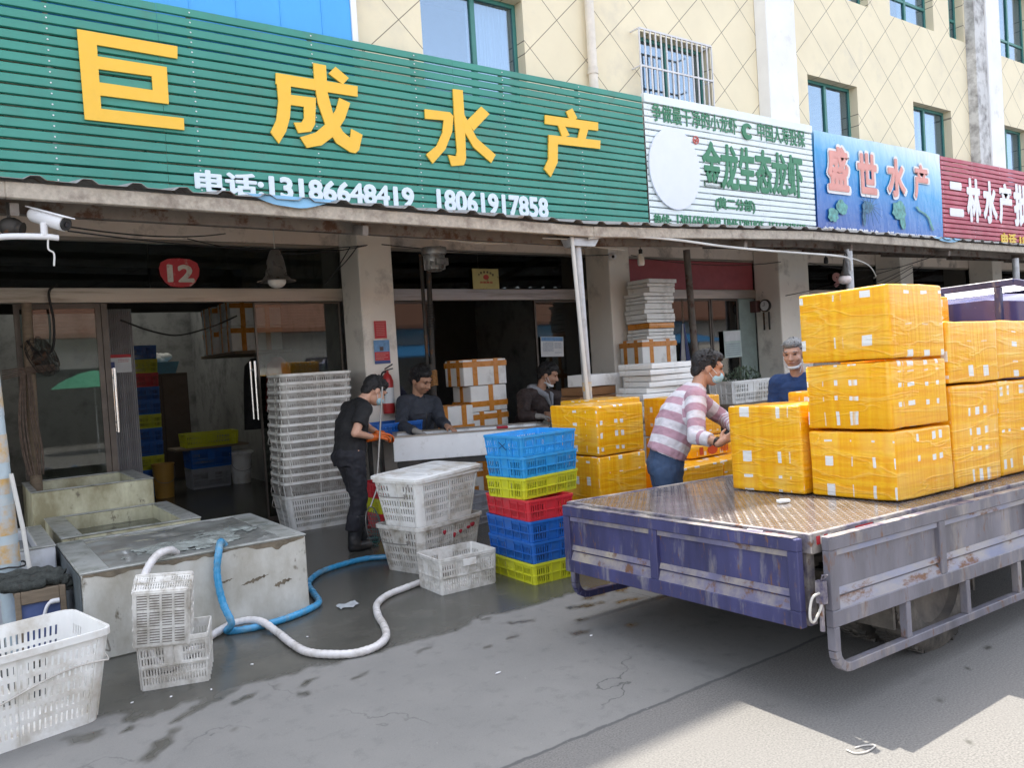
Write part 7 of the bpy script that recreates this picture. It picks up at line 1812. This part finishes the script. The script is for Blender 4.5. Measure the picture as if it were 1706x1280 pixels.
for k in range(14): x = 9.32+rr_.uniform(-.3, .3); y = 7.55+rr_.uniform(-.1, .1); mb.tube([(x, y, 1.0), (x+rr_.uniform(-.1, .1), y, 1.4)], .004, 5)
tag(mb.build('plant', mat('dusty_leaves', (.10, .14, .09), .6, var=.4, scale=8)), 'dusty dark leafy plants growing from the white wire crate', 'plant')
foam_box((10.1, 7.55, .896), .3, .3, .12, 'small taped parcel on the stall beside the plants', None)
# first shop, inside
wp = thing('wooden_pole', 'rough wooden pole hung with ropes before the left glass', 'pole', (.66, 8.97 if 0 else 9.0, 0)); 
mb = MB(); mb.tube([(0, 0, .0), (.02, 0, 1.3), (.045, 0, 2.52)], [.055, .05, .045], 12); mb.build('pole', M_WBOARD, wp, smooth=50)
mb = MB(); rr_ = random.Random(12)
for k in range(9): 
    x = rr_.uniform(-.10, .12); mb.tube(spline([(x*.5, -.07, 1.85), (x, -.09, 1.4), (x*1.1+.02, -.08, 1.1), (x*.8+.03, -.075, .87)], 5), rr_.uniform(.004, .009), 6)
for k in range(5): mb.tube(spline([(-.2, -.06, 1.80+k*.02), (0, -.08, 1.84+k*.015), (.24, -.05, 1.87+k*.012)], 5), .006, 5)
mb.build('ropes', mat('brown_rope', (.13, .095, .075), .95, var=.4, scale=20), wp)
fn = thing('wall_fan', 'black caged wall fan hanging by the wooden pole', 'fan', (.80, 8.97, 2.0)); T = Matrix.Rotation(R(65), 4, 'Y') @ Matrix.Rotation(R(20), 4, 'X')
mb = MB()
for rr0, zz in ((.20, 0), (.19, .05), (.15, .08), (.10, .095), (.19, -.05), (.15, -.08), (.10, -.09)): mb.tube([T @ Vector((rr0*math.cos(t*.2618), rr0*math.sin(t*.2618), zz)) for t in range(24)], .004, 5, closed=True)
for k in range(20): a = k*.314; mb.tube([T @ Vector((.05*math.cos(a), .05*math.sin(a), .1)), T @ Vector((.15*math.cos(a), .15*math.sin(a), .08)), T @ Vector((.2*math.cos(a), .2*math.sin(a), 0)), T @ Vector((.15*math.cos(a), .15*math.sin(a), -.08)), T @ Vector((.05*math.cos(a), .05*math.sin(a), -.1))], .003, 4)
mb.build('cage', M_IRON, fn)
mb = MB()
for k in range(3): mb.box(.02, .17, -.05, .05, -.003, .003, T @ Matrix.Rotation(k*2.094, 4, 'Z') @ Matrix.Rotation(.4, 4, 'X'))
mb.lathe([(.05, -.09), (.06, 0), (.05, .05)], 14, T); mb.build('blades', M_IRON, fn)
mb = MB(); mb.tube([(0, 0, 0), (-.10, .05, .06), (-.16, .06, .12)], .02, 8); mb.build('bracket', M_IRON, fn)
mb = MB(); n = 60
mb.add([(1.46+.30*i/n, 9.75+.008*math.sin(i*1.5), z) for z in (0, 2.52) for i in range(n+1)], [(i, i+1, n+2+i, n+1+i) for i in range(n)]); mb.box(1.46, 1.76, 9.77, 9.79, 0, 2.52)
tag(mb.build('ribbed_partition', mat('ribbed_grey_panel', (.30, .29, .30), .5)), 'ribbed grey partition just inside the open first shop', 'partition')
GI = 'crates stacked at the back of the first shop'
zz = 0
for k, c in enumerate(('blue', 'blue', 'yellow', 'blue', 'blue', 'yellow', 'blue', 'blue', 'red', 'yellow', 'blue')):
    t = crate('slatted_crate', c+' slatted crate in the tall dim column at the back of the first shop', FL[c], (2.47, 13.1, zz), R(2), GI); t.scale = (.54, .9, 1.3); zz += .158*1.3
def bucket(name, label, loc, r, h, m, lidm=None):
    t = thing(name, label, 'bucket', loc)
    mb = MB(); mb.lathe([(r*.82, 0), (r*.98, h*.97), (r*1.04, h*.97), (r*1.04, h), (r*.93, h), (r*.78, .01)], 24); mb.build('body', m, t, smooth=40)
    mb = MB(); mb.tube(spline([(-r, 0, h*.9), (-r*.8, -r*.75, h*.55), (0, -r*1.08, h*.45), (r*.8, -r*.75, h*.55), (r, 0, h*.9)], 5), .004, 5); mb.build('handle', M_WIRE, t)
    return t
bucket('bucket', 'ochre plastic bucket on the floor inside the first shop', (at(273, 800, y=12.7).x, 12.7, 0), .155, .50, mat('ochre_plastic', (.55, .30, .06), .5))
bucket('bucket', 'white plastic bucket with a rag over its rim inside the first shop', (3.84, 13.2, 0), .17, .46, M_WCR)
mb = MB(); mb.sphere((3.86, 13.18, .49), (.20, .18, .05), 12, 7); tag(mb.build('rag', M_FOAM, smooth=70), 'pale rag draped over the white bucket', 'rag')
t = crate('slatted_crate', 'grey slatted crate on the floor under the blue one inside the shop', FL['grey'], (3.35, 13.3, 0), 0, GI); t.scale = (1.0, 1, 2.0)
t = crate('slatted_crate', 'blue slatted crate between grey and yellow ones inside the shop', FL['blue'], (3.36, 13.3, .32), R(2), GI); t.scale = (1.05, 1, 1.9)
mb = MB(); mb.box(-.55, .55, -.3, .3, 0, .03); o = tag(mb.build('board', M_WBOARD), 'pale flat board carrying the yellow crate inside the shop', 'board'); o.location = (3.38, 13.3, .622)
t = crate('slatted_crate', 'bright yellow slatted crate on a board inside the first shop', FL['yellow'], (3.40, 13.3, .653), R(-2), GI); t.scale = (1.35, 1, 1.35)
cb_ = thing('cabinet', 'dark cabinet at the back of the first shop', 'cabinet', (3.05, 15.0, 0)); mb = MB(); mb.box(-.42, .42, -.3, .3, 0, 1.85); mb.build('carcass', mat('dark_brown_board', (.08, .06, .05), .7), cb_); mb = MB(); mb.box(-.40, -.01, -.315, -.302, .05, 1.80); mb.box(.01, .40, -.315, -.302, .05, 1.80); mb.build('door', mat('brown_door_board', (.11, .08, .065), .6), cb_)
mb = MB(); mb.hexa([(-.20, -.15, 0), (.20, -.15, 0), (.20, .15, 0), (-.20, .15, 0), (-.26, -.2, .2), (.26, -.2, .2), (.26, .2, .2), (-.26, .2, .2)]); o = tag(mb.build('basin', col_mat('pale_blue_plastic', (.15, .35, .50))), 'pale blue plastic basin on top of the dark cabinet', 'basin'); o.location = (3.12, 15.0, 1.852)
mb = MB(); rr_ = random.Random(3)
for k in range(7): mb.sphere((3.12+rr_.uniform(-.14, .14), 15.0+rr_.uniform(-.1, .1), 2.08+rr_.uniform(0, .10)), (.10, .09, .07), 10, 7)
tag(mb.build('plastic_bag', M_FOAM, smooth=70), 'bulging pale plastic bag lying in the blue basin', 'bag')
sh = thing('wall_shelf', 'shelf of taped foam boxes high on the right wall of the first shop', 'shelf', (3.72, 12.2, 2.06)); mb = MB(); mb.box(-.40, .40, -.9, .9, -.04, 0); mb.build('board', M_WBOARD, sh)
for k, (dx, dy, z, lab) in enumerate(((-.05, -.5, 0, 'taped white foam box at the front of the high shelf'), (-.05, .35, 0, 'taped white foam box at the rear of the high shelf'), (-.04, -.48, .352, 'taped white foam box on top of the shelf front box'), (-.05, .36, .352, 'taped white foam box on top of the shelf rear box'))): foam_box((3.72+dx, 12.2+dy, 2.062+z), .62, .72, .35, lab, 'foam boxes on the high shelf', R(90))
for x, y, w_, h_, m, lab in ((3.84, 11.1, .22, .75, mat('red_cloth', (.35, .03, .03), .8), 'red jacket hanging on the right wall of the first shop'), (3.62, 11.45, .20, 1.0, M_BLACKT, 'black coat hanging beside the red jacket in the shop')):
    mb = MB(); loft(mb, [((x, y, 1.95), (.04, 0, 0), (0, .04, 0)), ((x, y, 1.85), (w_*.7, 0, 0), (0, .07, 0)), ((x, y, 1.6), (w_*.85, 0, 0), (0, .09, 0)), ((x, y, 1.95-h_), (w_, 0, 0), (0, .10, 0))]); tag(mb.build('coat', m, smooth=60), lab, 'coat')
    mb = MB(); mb.tube([(x, y, 1.95), (x+.02, y, 2.02), (x+.03, y, 2.055)], .005, 5); tag(mb.build('coat_hook', M_WIRE), 'wire hook holding the '+('red jacket' if 'red' in lab[:4] else 'black coat')+' in the shop', 'hook')
